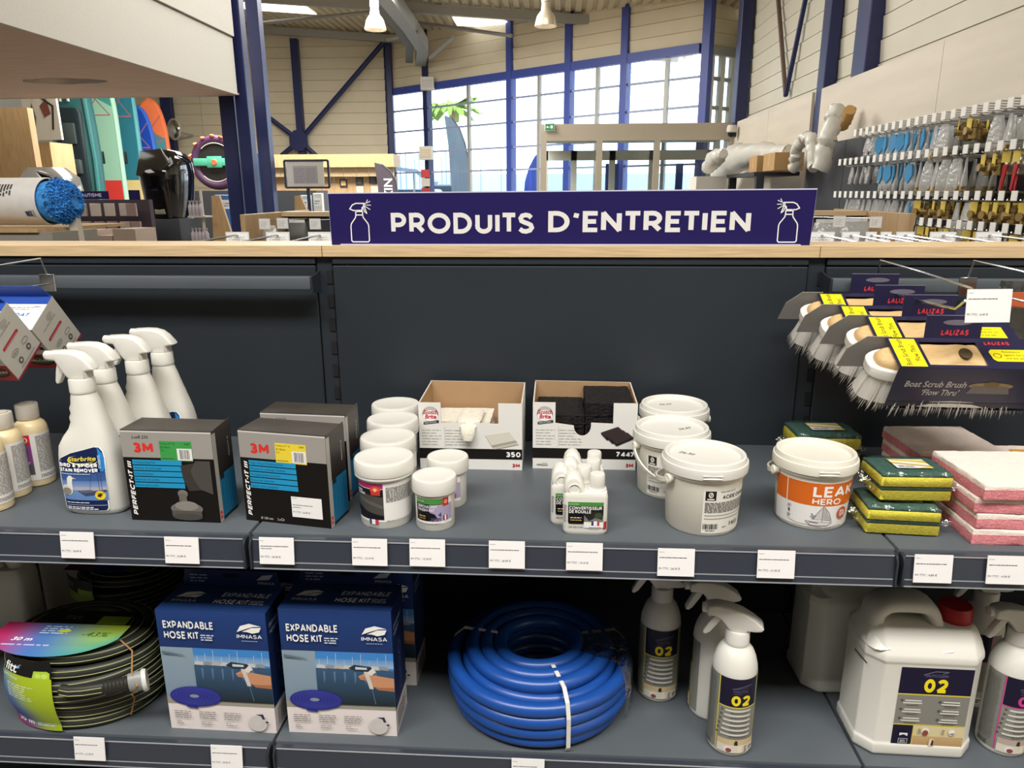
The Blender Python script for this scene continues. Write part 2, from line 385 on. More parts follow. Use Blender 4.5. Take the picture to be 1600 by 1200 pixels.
def sring(xl, xr, b, z, n=36, e=2.5, yc=0.0, b2=None):
    """superellipse ring, counter-clockwise seen from above"""
    c = (xl+xr)/2; a = (xr-xl)/2; out = []
    for k in range(n):
        t = 2*PI*k/n; ct, st = math.cos(t), math.sin(t); bb = b if st < 0 or b2 is None else b2
        out.append((c+a*math.copysign(abs(ct)**(2/e), ct), yc+bb*math.copysign(abs(st)**(2/e), st), z))
    return out
def interp(tab, z):
    if z <= tab[0][0]: return tab[0][1]
    for (a, u), (b, w) in zip(tab, tab[1:]):
        if z <= b: return u+(w-u)*(z-a)/(b-a)
    return tab[-1][1]
def basis(o, x, y, z):
    m = Matrix((x, y, z)).transposed().to_4x4(); m.translation = Vector(o); return m
# ================================================================== the hall
m_floor = mat('grey_vinyl_floor', '#726e67', 0.4, noise=0.08, nscale=3)
m_siding = mat('beige_metal_siding', '#dccfb2', 0.55, noise=0.03, nscale=2)
m_siding_w = mat('pale_metal_siding', '#cfc9b6', 0.5, noise=0.03, nscale=2)
m_roof = mat('cream_corrugated_roof', '#cdbf9f', 0.6)
m_ply = mat('birch_plywood', '#cfc4b2', 0.55, noise=0.07, nscale=2.2, stretch=(.4, .4, 3))
m_blue = mat('navy_painted_column', '#1b2454', 0.45); m_bluew = mat('glare_lightened_blue_frame', '#3a4a98', 0.45)  # window frame blue is lightened to stand for glare around the glass
m_galv = mat('galvanised_beam', '#a19f98', 0.5, 0.3)
m_white_f = mat('off_white_fascia', '#cdc8bc', 0.7, noise=0.03, nscale=60)
m_soffit = mat('taupe_soffit', '#d8b9a2', 0.8, noise=0.06, nscale=3, stretch=(1, 6, 1))
m_glass = mat_film('window_glass', '#f4fbff', gloss=.02, rough=.02, bump=0)
m_beige = mat('beige_vestibule_frame', '#b3a894', 0.5)
m_oak2 = mat('oak_panel', '#b8976c', 0.5, noise=0.14, nscale=5, stretch=(8, 8, 1), detail=6)
m_dk = mat('dark_shelf_panel', '#33353a', 0.5)
YB = 17.0
def box_obj(name, x0, x1, y0, y1, z0, z1, m, parent=None, r=0, label=None): return MB().box(min(x0, x1), max(x0, x1), min(y0, y1), max(y0, y1), min(z0, z1), max(z0, z1), r=r, seg=1).build(name, m, parent, label)
struct(MB().box(-11, 4.2, -6.2, 17.3, -0.1, 0).build('floor', m_floor))
# facade line: A at the left, B at the right, then a short return to D
FA, FB, FD = Vector((-3.565, YB, 0)), Vector((2.867, 11.907, 0)), Vector((3.75, 12.62, 0)); ZH = 3.876
fu = (FB-FA).normalized(); fn = Vector((fu.y, -fu.x, 0)); FL = (FB-FA).length
if fn.y > 0: fn = -fn
def onF(px, py=300):
    d = ray(px, py); t = (FA-CAM).dot(fn)/d.dot(fn); return CAM+d*t
def fac_s(px): return (onF(px)-FA).dot(fu)
def fbar(name, s0, s1, z0, z1, m, parent, t=.05, off=0.0, o=FA, u=fu, n=fn):
    p = [o+u*s+n*(off+k) for k in (t/2, -t/2) for s in (s0, s1)]
    return MB().hexa([(*p[0][:2], z0), (*p[1][:2], z0), (*p[3][:2], z0), (*p[2][:2], z0), (*p[0][:2], z1), (*p[1][:2], z1), (*p[3][:2], z1), (*p[2][:2], z1)]).build(name, m, parent)
def roof_z(x): return 5.20-.077*(x+3.57)
def siding(parent, o, u, n, s0, s1, z0, z1, m, pitch=.25, gap=.008, top=None):
    """ribbed wall: every sheet a plank of its own with a recessed joint"""
    k = 0; z = z0
    while z < z1-.02:
        zt = min(z+pitch-gap, z1); zl, zr = (zt, zt) if top is None else (min(zt, top(s0)), min(zt, top(s1)))
        if zl > z+.01 or zr > z+.01:
            p = [o+u*s+n*t for t in (0.0, -.03) for s in (s0, s1)]; q = [o+u*s+n*.012 for s in (s0, s1)]; zl, zr = max(zl, z+.005), max(zr, z+.005)
            MB().hexa([(*p[0][:2], z), (*p[1][:2], z), (*p[3][:2], z), (*p[2][:2], z), (*q[0][:2], zl), (*q[1][:2], zr), (*p[3][:2], zr), (*p[2][:2], zl)]).build('siding_panel', m, parent)
        z += pitch
m_joint = mat('siding_joint', '#bdb192', 0.8)
# ---- left part of the far wall, square to the gondola
wl = struct(MB().box(-11, FA.x, YB+.035, YB+.12, 0, 5.75).build('wall_far', m_joint))
for s0, s1 in ((-11, -8.3), (-8.29, -5.92), (-5.91, FA.x)): siding(wl, Vector((0, YB, 0)), Vector((1, 0, 0)), Vector((0, -1, 0)), s0, s1, 0.0, 5.7, m_siding)
# ---- facade: siding above the header
wf = struct(fbar('wall_facade', -.02, FL+.02, ZH+.16, 5.25, m_joint, None, t=.05, off=-.06))
posts = [fac_s(x) for x in (612, 672, 799, 887, 971, 1092)]
for a, b_ in zip(posts, posts[1:]): siding(wf, FA, fu, fn, a, b_, ZH+.15, 5.3, m_siding, .22)
win = struct(fbar('window_1', 0, FL, ZH, ZH+.15, m_bluew, None, t=.14))
zrow = [0.0, .9]+[onF(640, y).z for y in (270, 239, 205, 172)]+[ZH]
minor = [fac_s(x) for x in (735, 842, 930, 1034)]
for s in posts: fbar('post', s-.07, s+.07, 0, ZH+1.45-(s/FL)*.45, m_bluew if s > posts[1]+.1 else m_blue, win, t=.16)
for s in minor: fbar('mullion', s-.035, s+.035, 0, ZH, m_galv, win, t=.07)
cols = sorted(posts+minor)
for z in zrow[1:-1]:
    for a, b_ in zip(cols, cols[1:]): fbar('transom', a+.035, b_-.035, z-.018, z+.018, mat('pale_blue_transom', '#8f99b4', .5), win, t=.05)
for z0, z1 in zip(zrow, zrow[1:]):
    for a, b_ in zip(cols, cols[1:]): fbar('pane', a+.02, b_-.02, z0+.02, z1-.02, m_glass, win, t=.012)
# ---- short return at the right
ru = (FD-FB).normalized(); rn = Vector((ru.y, -ru.x, 0)); rn = -rn if rn.y > 0 else rn; RL = (FD-FB).length
w2 = struct(fbar('window_2', 0, RL, ZH, ZH+.15, m_galv, None, t=.12, o=FB, u=ru, n=rn))
for s in (.28, .56, .84): fbar('mullion', s-.05, s+.05, 0, ZH, m_white_f, w2, .08, 0, FB, ru, rn)
for z in zrow[2:-1]: fbar('transom', .05, RL, z-.03, z+.03, m_galv, w2, .06, 0, FB, ru, rn)
for z0, z1 in zip(zrow, zrow[1:]):
    for a, b_ in zip((0.05, .28, .56, .84), (.28, .56, .84, RL)): fbar('pane', a+.02, b_-.02, z0+.02, z1-.02, m_glass, w2, .012, 0, FB, ru, rn)
wr2 = struct(fbar('wall_return', 0, RL, ZH+.16, 5.2, m_joint, None, .05, -.06, FB, ru, rn)); siding(wr2, FB, ru, rn, .06, RL, ZH+.15, 5.2, m_siding, .22)
# ---- right wall: plywood lining below, siding above, set back
XR = 3.08
wr = struct(MB().box(XR+.20, XR+.30, -6.2, 10.08, 0, 5.2).build('wall_right', m_joint))
for y0, y1 in ((-6.2, 5.45), (5.46, 10.08)): siding(wr, Vector((XR+.16, 0, 0)), Vector((0, 1, 0)), Vector((-1, 0, 0)), y0, y1, 2.5, 5.1, m_siding_w, .19, .014)
def ply(y0, y1, z1): struct(box_obj('wall_lining', XR, XR+.03, y0, y1, 0, z1, m_ply))
for y0, y1 in ((-6.2, -1.2), (-1.195, 1.395), (1.40, 3.995), (4.0, 6.35)): ply(y0, y1, 2.60)
ply(6.62, 8.2, 2.60); ply(8.205, 10.1, 2.60)
def column(x, y, w, d, z0, z1, lab, m=None, group=None): return tag(box_obj('steel_column', x-w/2, x+w/2, y-d/2, y+d/2, z0, z1, m or m_blue, r=.008), lab, 'column', group)
column(XR+.08, 6.48, .12, .20, 0, 4.66, 'navy steel column between the plywood panels above the fittings wall')
column(XR+.10, 5.58, .13, .30, 2.55, 4.66, 'broad navy steel column above the plywood at the upper right')
column(XR+.04, 9.95, .16, .24, 2.4, 4.6, 'dark navy steel column beside the corner window')
for (a, c, lab) in (((7.9, 2.72), (7.05, 4.6), 'thin dark brace leaning right above the far plywood'), ((7.9, 2.72), (8.95, 4.6), 'thin brown brace leaning left above the far plywood')):
    tag(MB().tube([(XR+.10, a[0], a[1]), (XR+.10, c[0], c[1])], .028, 8).build('wall_brace', m_blue if 'dark' in lab else mat('brown_steel', '#5d4a3c', .6)), lab, 'brace')
# ---- rear and left walls out of sight, closing the hall
struct(MB().box(-11, 3.4, -6.3, -6.2, 0, 5.8).build('wall_rear', mat('rear_wall_grey', '#5c5852', .7))); struct(MB().box(-11.1, -11, -6.3, 17.2, 0, 5.8).build('wall_left', m_white_f))
struct(MB().hexa([(XR+.20, 10.08, 0), (XR+.30, 10.06, 0), (FD.x+.1, FD.y, 0), (FD.x, FD.y+.05, 0), (XR+.20, 10.08, 5.2), (XR+.30, 10.06, 5.2), (FD.x+.1, FD.y, 5.2), (FD.x, FD.y+.05, 5.2)]).build('wall_corner', m_siding_w))
# ---- roof: ribbed sheets with rooflights
rb_ = MB(); x = -11.0; k = 0
rib = .19
vs = []; fs = []
while x < 3.5:
    for dx, dz in ((0, 0), (.10, 0), (.12, .05), (.17, .05)): vs.append((x+dx, dz))
    x += rib
rfv = [(X, y, roof_z(X)+dz) for X, dz in vs for y in (-6.3, 17.4)]
ce = struct(MB().add(rfv, [(2*i, 2*i+1, 2*i+3, 2*i+2) for i in range(len(vs)-1)]).build('ceiling', m_roof))
m_light = mat('rooflight_panel', '#f4f6f6', 0.4, emit=2.2)
for px, py, lw in ((430, 14, .75), (752, 36, .55), (1125, -40, .6)):
    q = onZ(px, py, 5.1); X = q.x; q = onZ(px, py, roof_z(X)-.02); X = q.x
    o = MB().hexa([(X-lw, q.y-.35, roof_z(X-lw)-.03), (X+lw, q.y-.35, roof_z(X+lw)-.03), (X+lw, q.y+.35, roof_z(X+lw)-.03), (X-lw, q.y+.35, roof_z(X-lw)-.03), (X-lw, q.y-.35, roof_z(X-lw)-.01), (X+lw, q.y-.35, roof_z(X+lw)-.01), (X+lw, q.y+.35, roof_z(X+lw)-.01), (X-lw, q.y+.35, roof_z(X-lw)-.01)]).build('rooflight', m_light, ce)
def beam(lab, pts, w, h, m=m_galv): return tag(MB().tube(pts, 0, 4, sq=(w, h)).build('roof_beam', m), lab, 'beam')
for i, yy in enumerate((16.6, 13.4, 10.6)): beam(('grey purlin along the far wall top', 'grey purlin across the roof above the window', 'grey purlin across the roof nearest the viewer')[i], [(-11, yy, roof_z(-11)-.12), (3.2, yy, roof_z(3.2)-.12)], .10, .16)
g0 = onF(670, 96)+fn*.25; GP = [g0, onY(660, 70, g0.y-1.3), onY(638, 36, g0.y-2.6), onY(612, 2, g0.y-4.2), onY(575, -45, g0.y-6.2)]
beam('heavy grey rafter running from the window post to the viewer', GP, .24, .26)
q = [v+Vector((-.24, -.1, -.05)) for v in GP]
tag(MB().tube(q, 0, 4, sq=(.16, .05)).build('cable_tray', mat('dark_tray', '#6b6862', .6)), 'flat cable tray hung under the heavy grey rafter', 'cable tray')
for (a, c), lab in zip((((410, 36), (690, 8)), ((655, 36), (800, 56)), ((672, 90), (708, 58)), ((605, 62), (655, 50))), ('pale diagonal roof brace at the upper left', 'pale roof brace right of the rafter', 'short brace from the window post to the roof', 'short brace from the corner column to the rafter')):
    p0, p1 = onY(*a, 14.5), onY(*c, 13.5); tag(MB().tube([p0, p1], .035, 8).build('roof_brace', m_galv), lab, 'brace')
# ---- steel of the far left wall
def colpx(px, y0, py1, w, lab, z1, Y=YB-.12):
    q = onY(px, py1, Y); return column(q.x, Y, w, .16, 0, z1, lab)
colpx(466, 60, 150, .17, 'navy column in the middle of the far siding wall', 5.15); colpx(608, 60, 105, .14, 'navy column at the corner of siding and window', 5.05); colpx(265, 60, 200, .26, 'navy column behind the orange paddle board', 5.3)
cx_ = onY(468, 220, YB-.2)
for a, lab in (((603, 62), 'long navy brace rising to the right across the far siding'), ((418, 182), 'navy brace rising to the left from the wall joint'), ((440, 243), 'navy brace dropping to the left from the wall joint'), ((497, 246), 'navy brace dropping to the right from the wall joint')):
    tag(MB().tube([cx_, onY(*a, YB-.2)], .058, 8).build('wall_brace', m_blue), lab, 'brace')
tag(MB().prism([(cx_.x+.24*math.cos(a), cx_.z+.26*math.sin(a)) for a in [PI/8+PI/4*k for k in range(8)]], YB-.29, YB-.24, 'Y').build('gusset_plate', m_blue), 'navy plate joining the wall braces', 'plate')
# ---- mezzanine edge at the upper left
XF = -2.81; zs_ = 2.60
mez = struct(MB().box(-7.0, XF, -4.0, 6.40, zs_, zs_+.02).build('soffit', m_soffit))
fa = struct(MB().box(XF, XF+.03, -4.0, 6.22, zs_-.01, zs_+.52).build('trim_fascia', m_white_f)); struct(MB().box(XF+.012, XF+.05, -4.0, 6.22, zs_+.535, 5.0).build('wall_mezzanine', m_white_f)); struct(MB().box(XF-.02, XF+.015, -4.0, 6.22, zs_+.51, zs_+.54).build('trim_joint', mat('mauve_joint', '#a08c88', .6)))
p = Print(); rs = random.Random(2); q0 = onZ(100, 127, zs_)
p.poly([(q0.x+(.36+.06*rs.random())*math.cos(a)*1.0, q0.y+(.13+.05*rs.random())*math.sin(a)) for a in [2*PI*k/26 for k in range(26)]], '#4a4540'); p.build('scuffed_patch', lambda x, y, d: Vector((x, y, zs_-d)), mez, lift=.002)
struct(MB().box(-7.0, XF-.1, 6.38, 6.44, zs_, 5.0).build('wall_mezzanine_end', m_white_f))
qa = onY(361, 200, 6.45); column(qa.x, 6.45, .16, .12, 0, 2.62, 'wide navy column under the corner of the white mezzanine'); qb = onY(378, 60, 6.50); column(qb.x, 6.40, .13, .14, 0, 5.1, 'navy column rising past the mezzanine corner'); qb = onY(408, 150, 7.0); column(qb.x, 7.0, .135, .14, 0, 5.1, 'tall round-edged navy column right of the mezzanine')
qc = onY(397, 270, 6.72); tag(box_obj('white_batten', qc.x-.045, qc.x+.045, 6.70, 6.74, 0, onY(395, 219, 6.72).z, m_white_f), 'pale vertical batten between the two navy columns', 'batten')
# ---- glazed vestibule in front of the doors
vs_ = thing('entrance_vestibule', 'beige glazed entrance vestibule with wide header', 'vestibule', (1.66, 10.0, 0)); hw = 1.44
MB().box(-hw, hw, -.05, .05, 2.36, 2.60).box(-hw, hw, .05, 2.2, 2.55, 2.60).build('header', m_beige, vs_)
for x in (-hw+.05, -.555, .30, hw-.05): MB().box(x-.045, x+.045, -.05, .05, 0, 2.36).build('post', m_beige, vs_)
for a, b_ in ((-hw+.10, -.60), (-.51, .255), (.345, hw-.1)): MB().box(a, b_, -.006, .006, .05, 2.36).build('pane', m_glass, vs_)
for a in (-hw+.05, -.90, -.25, .42, hw-.05): MB().box(a-.05, a+.05, 1.45, 1.53, 0, 2.3).build('inner_post', mat('pale_inner_frame', '#d6cbb8', .5), vs_)
MB().box(-hw, hw, 1.45, 1.53, 2.14, 2.30).build('inner_header', mat('pale_inner_frame'), vs_); MB().box(-hw, hw, .3, 1.5, 2.42, 2.45).build('inner_ceiling', m_white_f, vs_)
for a, b_ in ((-.33, -.10), (.90, 1.02)): MB().box(a, b_, 1.9, 1.98, 0, 2.1).build('door_leaf_edge', m_bluew, vs_)
ex = thing('exit_sign', 'small green exit sign on the vestibule header', 'sign', (.36, 9.94, 2.555)); MB().box(-.075, .075, -.02, .0, -.055, .055, r=.004).build('housing', mat('pale_housing', '#c9cfc4', .5), ex); p = Print(); p.rect(-.065, -.045, .065, .045, '#3f8f62'); p.poly([(.01, -.02), (.045, -.02), (.045, .025), (.01, .025)], '#e6efe8'); p.line([(-.04, 0), (-.005, 0)], .012, '#e6efe8'); p.poly([(-.055, 0), (-.03, .02), (-.03, -.02)], '#e6efe8'); p.build('face_print', lambda x, z, d: Vector((x, -.02-d, z)), ex, lift=.001)
dm = thing('dome_camera', 'small dome camera at the end of the plywood wall', 'camera', tuple(onX(1143, 206, XR-.10))); MB().lathe([(.06, .09), (.07, .05), (.07, .0), (.055, -.01)], 20).build('housing', m_white_f, dm); MB().lathe([(.055, -.01), (.045, -.05), (.02, -.068), (0, -.07)], 20).build('dome', m_slot if 'm_slot' in globals() else mat('slot_black', '#08090a', 0.8), dm)
# ---- lamps and boxes high up
def pendant(lab, px, py, Y, r):
    q = onY(px, py, Y); t = thing('pendant_lamp', lab, 'lamp', tuple(q), group='bell-shaped hall lamps')
    MB().lathe([(r*.36, r*1.3), (r*.40, r*.95), (r*.45, r*.55), (r*.80, r*.1), (r*.97, -r*.5), (r, -r*.75)], 28, cap1=False, cap0=False).build('shade', mat('ribbed_clear_shade', '#d9cdb8', .25, trans=.25), t); MB().lathe([(r*.30, r*2.1), (r*.40, r*2.0), (r*.42, r*1.2), (r*.3, r*1.15)], 20).build('gear_box', m_white_f, t)
    MB().lathe([(.0, r*.3), (r*.28, r*.1), (r*.33, -r*.25), (r*.2, -r*.5), (0, -r*.55)], 16).build('bulb', mat('lamp_glow', '#fff3dc', .4, emit=4.0), t); MB().tube([(0, 0, r*2.1), (0, 0, max(roof_z(q.x)-q.z, r*2.3))], .012, 6).build('hanger', m_galv, t)
pendant('bell-shaped lamp hanging in front of the siding above the window', 853, 27, 9.5, .155); pendant('bell-shaped lamp hanging left of the rafter', 586, 33, 9.8, .155)
def loud(px, py, Y, w, h, lab, m):
    q = onY(px, py, Y); t = thing('wall_box', lab, 'box', tuple(q)); MB().box(-w/2, w/2, 0, .14, -h/2, h/2, r=.012).build('casing', m_white_f, t); MB().box(-w*.38, w*.38, -.006, 0, -h*.3, h*.3, r=.003, seg=1).build('grille', m, t)
    for k in range(4): MB().box(-w*.36, w*.36, -.012, -.004, -h*.26+h*.16*k, -h*.20+h*.16*k).build('slat', m_white_f, t)
qf = onF(668, 130); loud(667, 130, qf.y-.40, .30, .28, 'white box on the window post under the rafter', mat('grey_grille', '#b5b3ac', .5)); loud(665, 239, qf.y-.42, .30, .30, 'slatted tan box lower on the window post', mat('tan_grille', '#c9b48c', .5))
pm = thing('post_signs', 'stack of red and white signs at the foot of the window post', 'sign', tuple(onF(672, 285)+fn*.14))
for k, (z, c) in enumerate(((-.22, '#a8262c'), (.0, '#c9c2b0'), (.20, '#b8282c'))): MB().box(-.10, .10, -.006, .006, z-.09, z+.09).build('plate', mat('sign_'+c[1:], c, .5), pm)
# ---- convex mirror
mr = thing('convex_mirror', 'round convex mirror beside the orange paddle board', 'mirror', tuple(onY(272, 202, 16.35)), rot=(PI/2, 0, -.5)); mr.scale = (2.0, 2.0, 2.0); MB().lathe([(0, .06), (.05, .055), (.09, .035), (.11, .01), (.115, 0)], 32, cap1=False).build('mirror_face', mat('mirror_chrome', '#d8d8d4', .05, 1.0), mr); MB().tube([(.117*math.cos(a), .117*math.sin(a), 0) for a in [2*PI*k/32 for k in range(32)]], .008, 8, closed=True).build('rim', m_white_f, mr); MB().tube([(0, 0, -.005), (-.02, -.03, -.08), (-.03, -.05, -.27)], .012, 6).build('arm', m_galv, mr)
# ================================================================== the near gondola
ZA, ZL = 1.10, 0.70               # tops of the two shelves
m_steel = mat('grey_painted_steel', '#51575c', 0.42, 0.0, 0.45, bump=0.06, bscale=900, noise=0.05, nscale=6)
m_steel_d = mat('dark_grey_painted_steel', '#272d33', 0.45, 0.0, 0.4, bump=0.05, bscale=900, noise=0.04, nscale=5)
m_slot = mat('slot_black', '#08090a', 0.8)
m_strip = mat('price_strip_plastic', '#353a44', 0.22, 0.0, 0.6)
m_strip_hi = mat('price_strip_rib', '#9a9ea3', 0.2, 0.0, 0.6)
m_oak = mat('light_oak_board', '#d9b98a', 0.5, noise=0.13, nscale=9, stretch=(1.2, 14, 14), detail=6)
m_oak_e = mat('light_oak_edge', '#cbb088', 0.5, noise=0.16, nscale=9, stretch=(1.2, 10, 30), detail=6)
m_chrome = mat('chromed_wire', '#c9cdd0', 0.22, 1.0)

gon = thing('gondola_frame', 'dark grey steel gondola frame with slotted uprights and flat back panels', 'shelving', (0, 0, 0))
MB().box(-1.6, 2.6, -0.50, 0.62, 0.0, 0.14).build('base_plinth', m_steel_d, gon)
for i, (x0, x1) in enumerate(((-1.6, -0.018), (0.018, 0.982), (1.018, 2.6))):
    MB().box(x0, x1, -0.006, 0.004, 0.14, ZA+0.376, r=0.002, seg=1).build('back_panel', m_steel_d, gon)
    MB().box(x0, x1, -0.007, 0.004, ZA+0.3785, ZA+0.393, r=0.002, seg=1).build('top_strip', m_steel_d, gon)
    MB().box(x0, x1, 0.112, 0.120, 0.14, ZA+0.392).build('rear_panel', m_steel_d, gon)
for X in (0.0, 1.0):
    u = MB().box(X-0.016, X+0.016, 0.0, 0.11, 0.0, ZA+0.393).build('upright', m_steel_d, gon)
    for k in range(24):
        z = ZA+0.352-0.05*k
        if z < 0.2: break
        MB().box(-0.0055, 0.0065, -0.002, 0.003, -0.0135, 0.0135).build('slot', m_slot, u, loc=(X+0.0095, -0.0005, z))
def make_shelf(x0, x1, z, label, D=0.466):
    t = thing('metal_shelf', label, 'shelf', ((x0+x1)/2, 0, z)); w = (x1-x0)/2-0.0022
    MB().box(-w, w, -D, -0.010, -0.028, 0.0, r=0.0025).box(-w, w, -0.010, -0.0065, -0.02, -0.0005).build('tray', m_steel, t)
    for s in (-1, 1):
        MB().prism([(-D+0.004, -0.028), (-0.012, -0.028), (-0.012, -0.075), (-0.06, -0.075)], s*w*0.99-0.0015, s*w*0.99+0.0015, 'X').build('bracket', m_steel_d, t)
    # price strip: leaning a little back, a groove below the tray edge, clear ribs
    f = -D-0.013
    st = MB().prism([(f+0.010, -0.0035), (f+0.003, -0.0045), (f-0.004, -0.052), (f-0.001, -0.056), (f+0.013, -0.053), (f+0.0127, -0.006)], -w+0.004, w-0.004, 'X', r=0.0008, seg=1).build('price_strip', m_strip, t)
    for v, zz in ((f+0.0030, -0.0065), (f-0.0015, -0.043), (f-0.0030, -0.0535)):
        MB().box(-w+0.006, w-0.006, v-0.0018, v+0.001, zz-0.0008, zz+0.0008).build('rib', m_strip_hi, st)
    for s in (-1, 1):
        MB().prism([(-D+0.012, -0.003), (f, -0.006), (f-0.006, -0.014), (f-0.007, -0.054), (f+0.012, -0.057), (-D+0.012, -0.045)], s*(w-0.0028)-0.0018, s*(w-0.0028)+0.0018, 'X', r=0.0006, seg=1).build('end_cap', m_steel_d, t)
    return t
make_shelf(-1.0, 0.0, ZA, 'upper grey metal shelf carrying the white trigger bottles at the left')
make_shelf(0.0, 1.0, ZA, 'upper grey metal shelf in the middle carrying tubs and open cartons')
make_shelf(1.0, 2.0, ZA, 'upper grey metal shelf at the right carrying the pink pads')
make_shelf(-1.0, 0.0, ZL, 'lower grey metal shelf at the left carrying the striped garden hoses', D=0.459)
make_shelf(0.0, 1.0, ZL, 'lower grey metal shelf in the middle carrying the blue hose coil', D=0.459)
make_shelf(1.0, 2.0, ZL, 'lower grey metal shelf at the right carrying the white jugs', D=0.459)

for x0, x1, lab in ((-1.6, 0.0, 'light oak board topping the gondola left of the purple sign'), (0.0, 1.0, 'light oak board topping the gondola under the purple sign'), (1.0, 2.6, 'light oak board topping the gondola right of the purple sign')):
    o = MB().box(x0+0.0007, x1-0.0007, -0.012, 0.128, ZA+0.3945, ZA+0.4175, r=0.0008, seg=1).build('wooden_top_board', m_oak_e)
    tag(o, lab, 'board', 'top boards of the near gondola')

# ---- the sign
sg = thing('aisle_sign', 'long dark purple sign reading PRODUITS D’ENTRETIEN standing on the oak top', 'sign', (0.5005, 0.010, ZA+0.4178))
m_purple = mat('sign_purple', '#1d1350', 0.6, spec=0.2)
m_clear_edge = mat('sign_edge', '#c9c6d8', 0.3)
W2, Hs = 0.4835, 0.103
MB().prism([(-W2, 0), (W2, 0), (W2+0.004, Hs+0.004), (-W2-0.002, Hs-0.001)], -0.0035, 0.0005, 'Y').build('panel', m_purple, sg)
MB().prism([(-W2-0.0022, -0.0002), (W2+0.0022, -0.0002), (W2+0.0060, Hs+0.0065), (-W2-0.0040, Hs+0.0012)], 0.0012, 0.004, 'Y').build('backing', m_clear_edge, sg)
MB().box(-W2+0.02, W2-0.02, -0.012, 0.02, 0, 0.002).build('foot', m_clear_edge, sg)
SGM = lambda x, y, d: Vector((x, -0.0035-d, y))
for w_, x_, y_, ww in (('PRODUITS', -0.358, 0.0225, 0.293), ('D’ENTRETIEN', -0.037, 0.0255, 0.402)):
    p = Print(); p.text(w_, x_, y_, 0.0415, '#dcdad6', w=ww, sw=.215); p.build('lettering', SGM, sg)
def spray_icon(p, cx, sgn):
    L = [(-.016, .006), (.016, .006), (.0185, .0085), (.0185, .038), (.017, .043), (.008, .055), (.007, .060), (-.007, .060), (-.008, .055), (-.017, .043), (-.0185, .038), (-.0185, .0085)]
    p.line([(cx+x, y) for x, y in L], 0.0022, '#e9e7e4', True)
    p.line([(cx+x, y) for x, y in ((-.007, .060), (-.007, .067), (.007, .067), (.007, .060))], 0.0022, '#e9e7e4')
    H = [(-.006, .069), (-.012, .069), (-.019, .072), (-.013, .080), (-.006, .083), (.010, .083), (.010, .076), (.007, .075), (.006, .069)]
    p.line([(cx+sgn*x, y) for x, y in H], 0.0022, '#e9e7e4', True)
    p.line([(cx+sgn*x, y) for x, y in ((.008, .075), (.012, .066), (.016, .063), (.012, .075))], 0.0018, '#e9e7e4')
    p.line([(cx+sgn*x, y) for x, y in ((.010, .083), (.013, .083), (.013, .076), (.010, .076))], 0.0018, '#e9e7e4')
    for a, b in (((.015, .083), (.024, .087)), ((.016, .0795), (.025, .0795)), ((.015, .076), (.023, .071)), ((.016, .085), (.019, .090))):
        p.line([(cx+sgn*a[0], a[1]), (cx+sgn*b[0], b[1])], 0.0014, '#e9e7e4')
for cx_, s_ in ((-0.423, 1), (0.438, -1)):
    p = Print(); spray_icon(p, cx_, s_); p.build('spray_bottle_icon', SGM, sg)

# ---- crossbars and prongs of the two outer bays
def crossbar(x0, x1, z, label):
    t = thing('hanging_bar', label, 'bar', (x0, 0, z))
    L = x1-x0
    MB().box(0.012, L-0.012, -0.062, -0.040, -0.013, 0.013, r=0.003).build('rail', m_steel, t)
    for x in (0.0095, L-0.0095):
        MB().prism([(-0.005, -0.028), (-0.005, 0.022), (-0.03, 0.016), (-0.060, 0.013), (-0.060, -0.016)], x-0.0015, x+0.0015, 'X').build('bracket', m_steel_d, t)
    return t
crossbar(-1.0, 0.0, ZA+0.346, 'grey hanging rail across the left bay above the white trigger bottles')
crossbar(1.0, 2.0, ZA+0.346, 'grey hanging rail across the right bay behind the scrub brushes')
def prong(x, z, L, label, top=True, lift=0.02, group=None):
    """a peg: two-wire display hook with a label wire above"""
    t = thing('display_hook', label, 'hook', (x, -0.06, z), group=group)
    MB().box(-0.016, 0.016, -0.004, 0.001, -0.016, 0.020, r=0.001, seg=1).build('mounting_plate', m_chrome, t)
    MB().tube([(0, 0, 0), (0, -L*0.6, 0), (0, -L*0.93, 0.004), (0, -L, lift)], 0.0022, 8).build('peg_wire', m_chrome, t)
    if top: MB().tube([(0.0, 0, 0.016), (0, -0.012, 0.052), (0, -L*0.5, 0.048), (0, -L-0.012, 0.040)], 0.0019, 8).build('label_wire', m_chrome, t)
    return t
# ================================================================== goods on the upper shelf
m_white_pl = mat('white_plastic', '#d8d6ce', 0.36, spec=0.5)
m_white_cap = mat('white_cap_plastic', '#d9d7cf', 0.32, spec=0.5)
m_white_hdpe = mat('milky_white_hdpe', '#dddbd2', 0.4, spec=0.45, sub=0.0)
m_card_white = mat('white_card', '#e2e0da', 0.6)
m_kraft = mat('brown_cardboard', '#a98863', 0.75, noise=0.05, nscale=30)
def SA(px, py): return onZ(px, py, ZA)
def shell_front(tl, tr, td, te=None, yc=0.0):
    """front wall of a flattened bottle as a surface for its label"""
    def m(x, z, d):
        xl, xr, b = interp(tl, z), interp(tr, z), interp(td, z); e = interp(te, z) if te else 2.5
        c, a = (xl+xr)/2, (xr-xl)/2; k = min(abs((x-c)/a), 0.999)
        return Vector((x, yc-b*(1-k**e)**(1/e)-d, z))
    return m

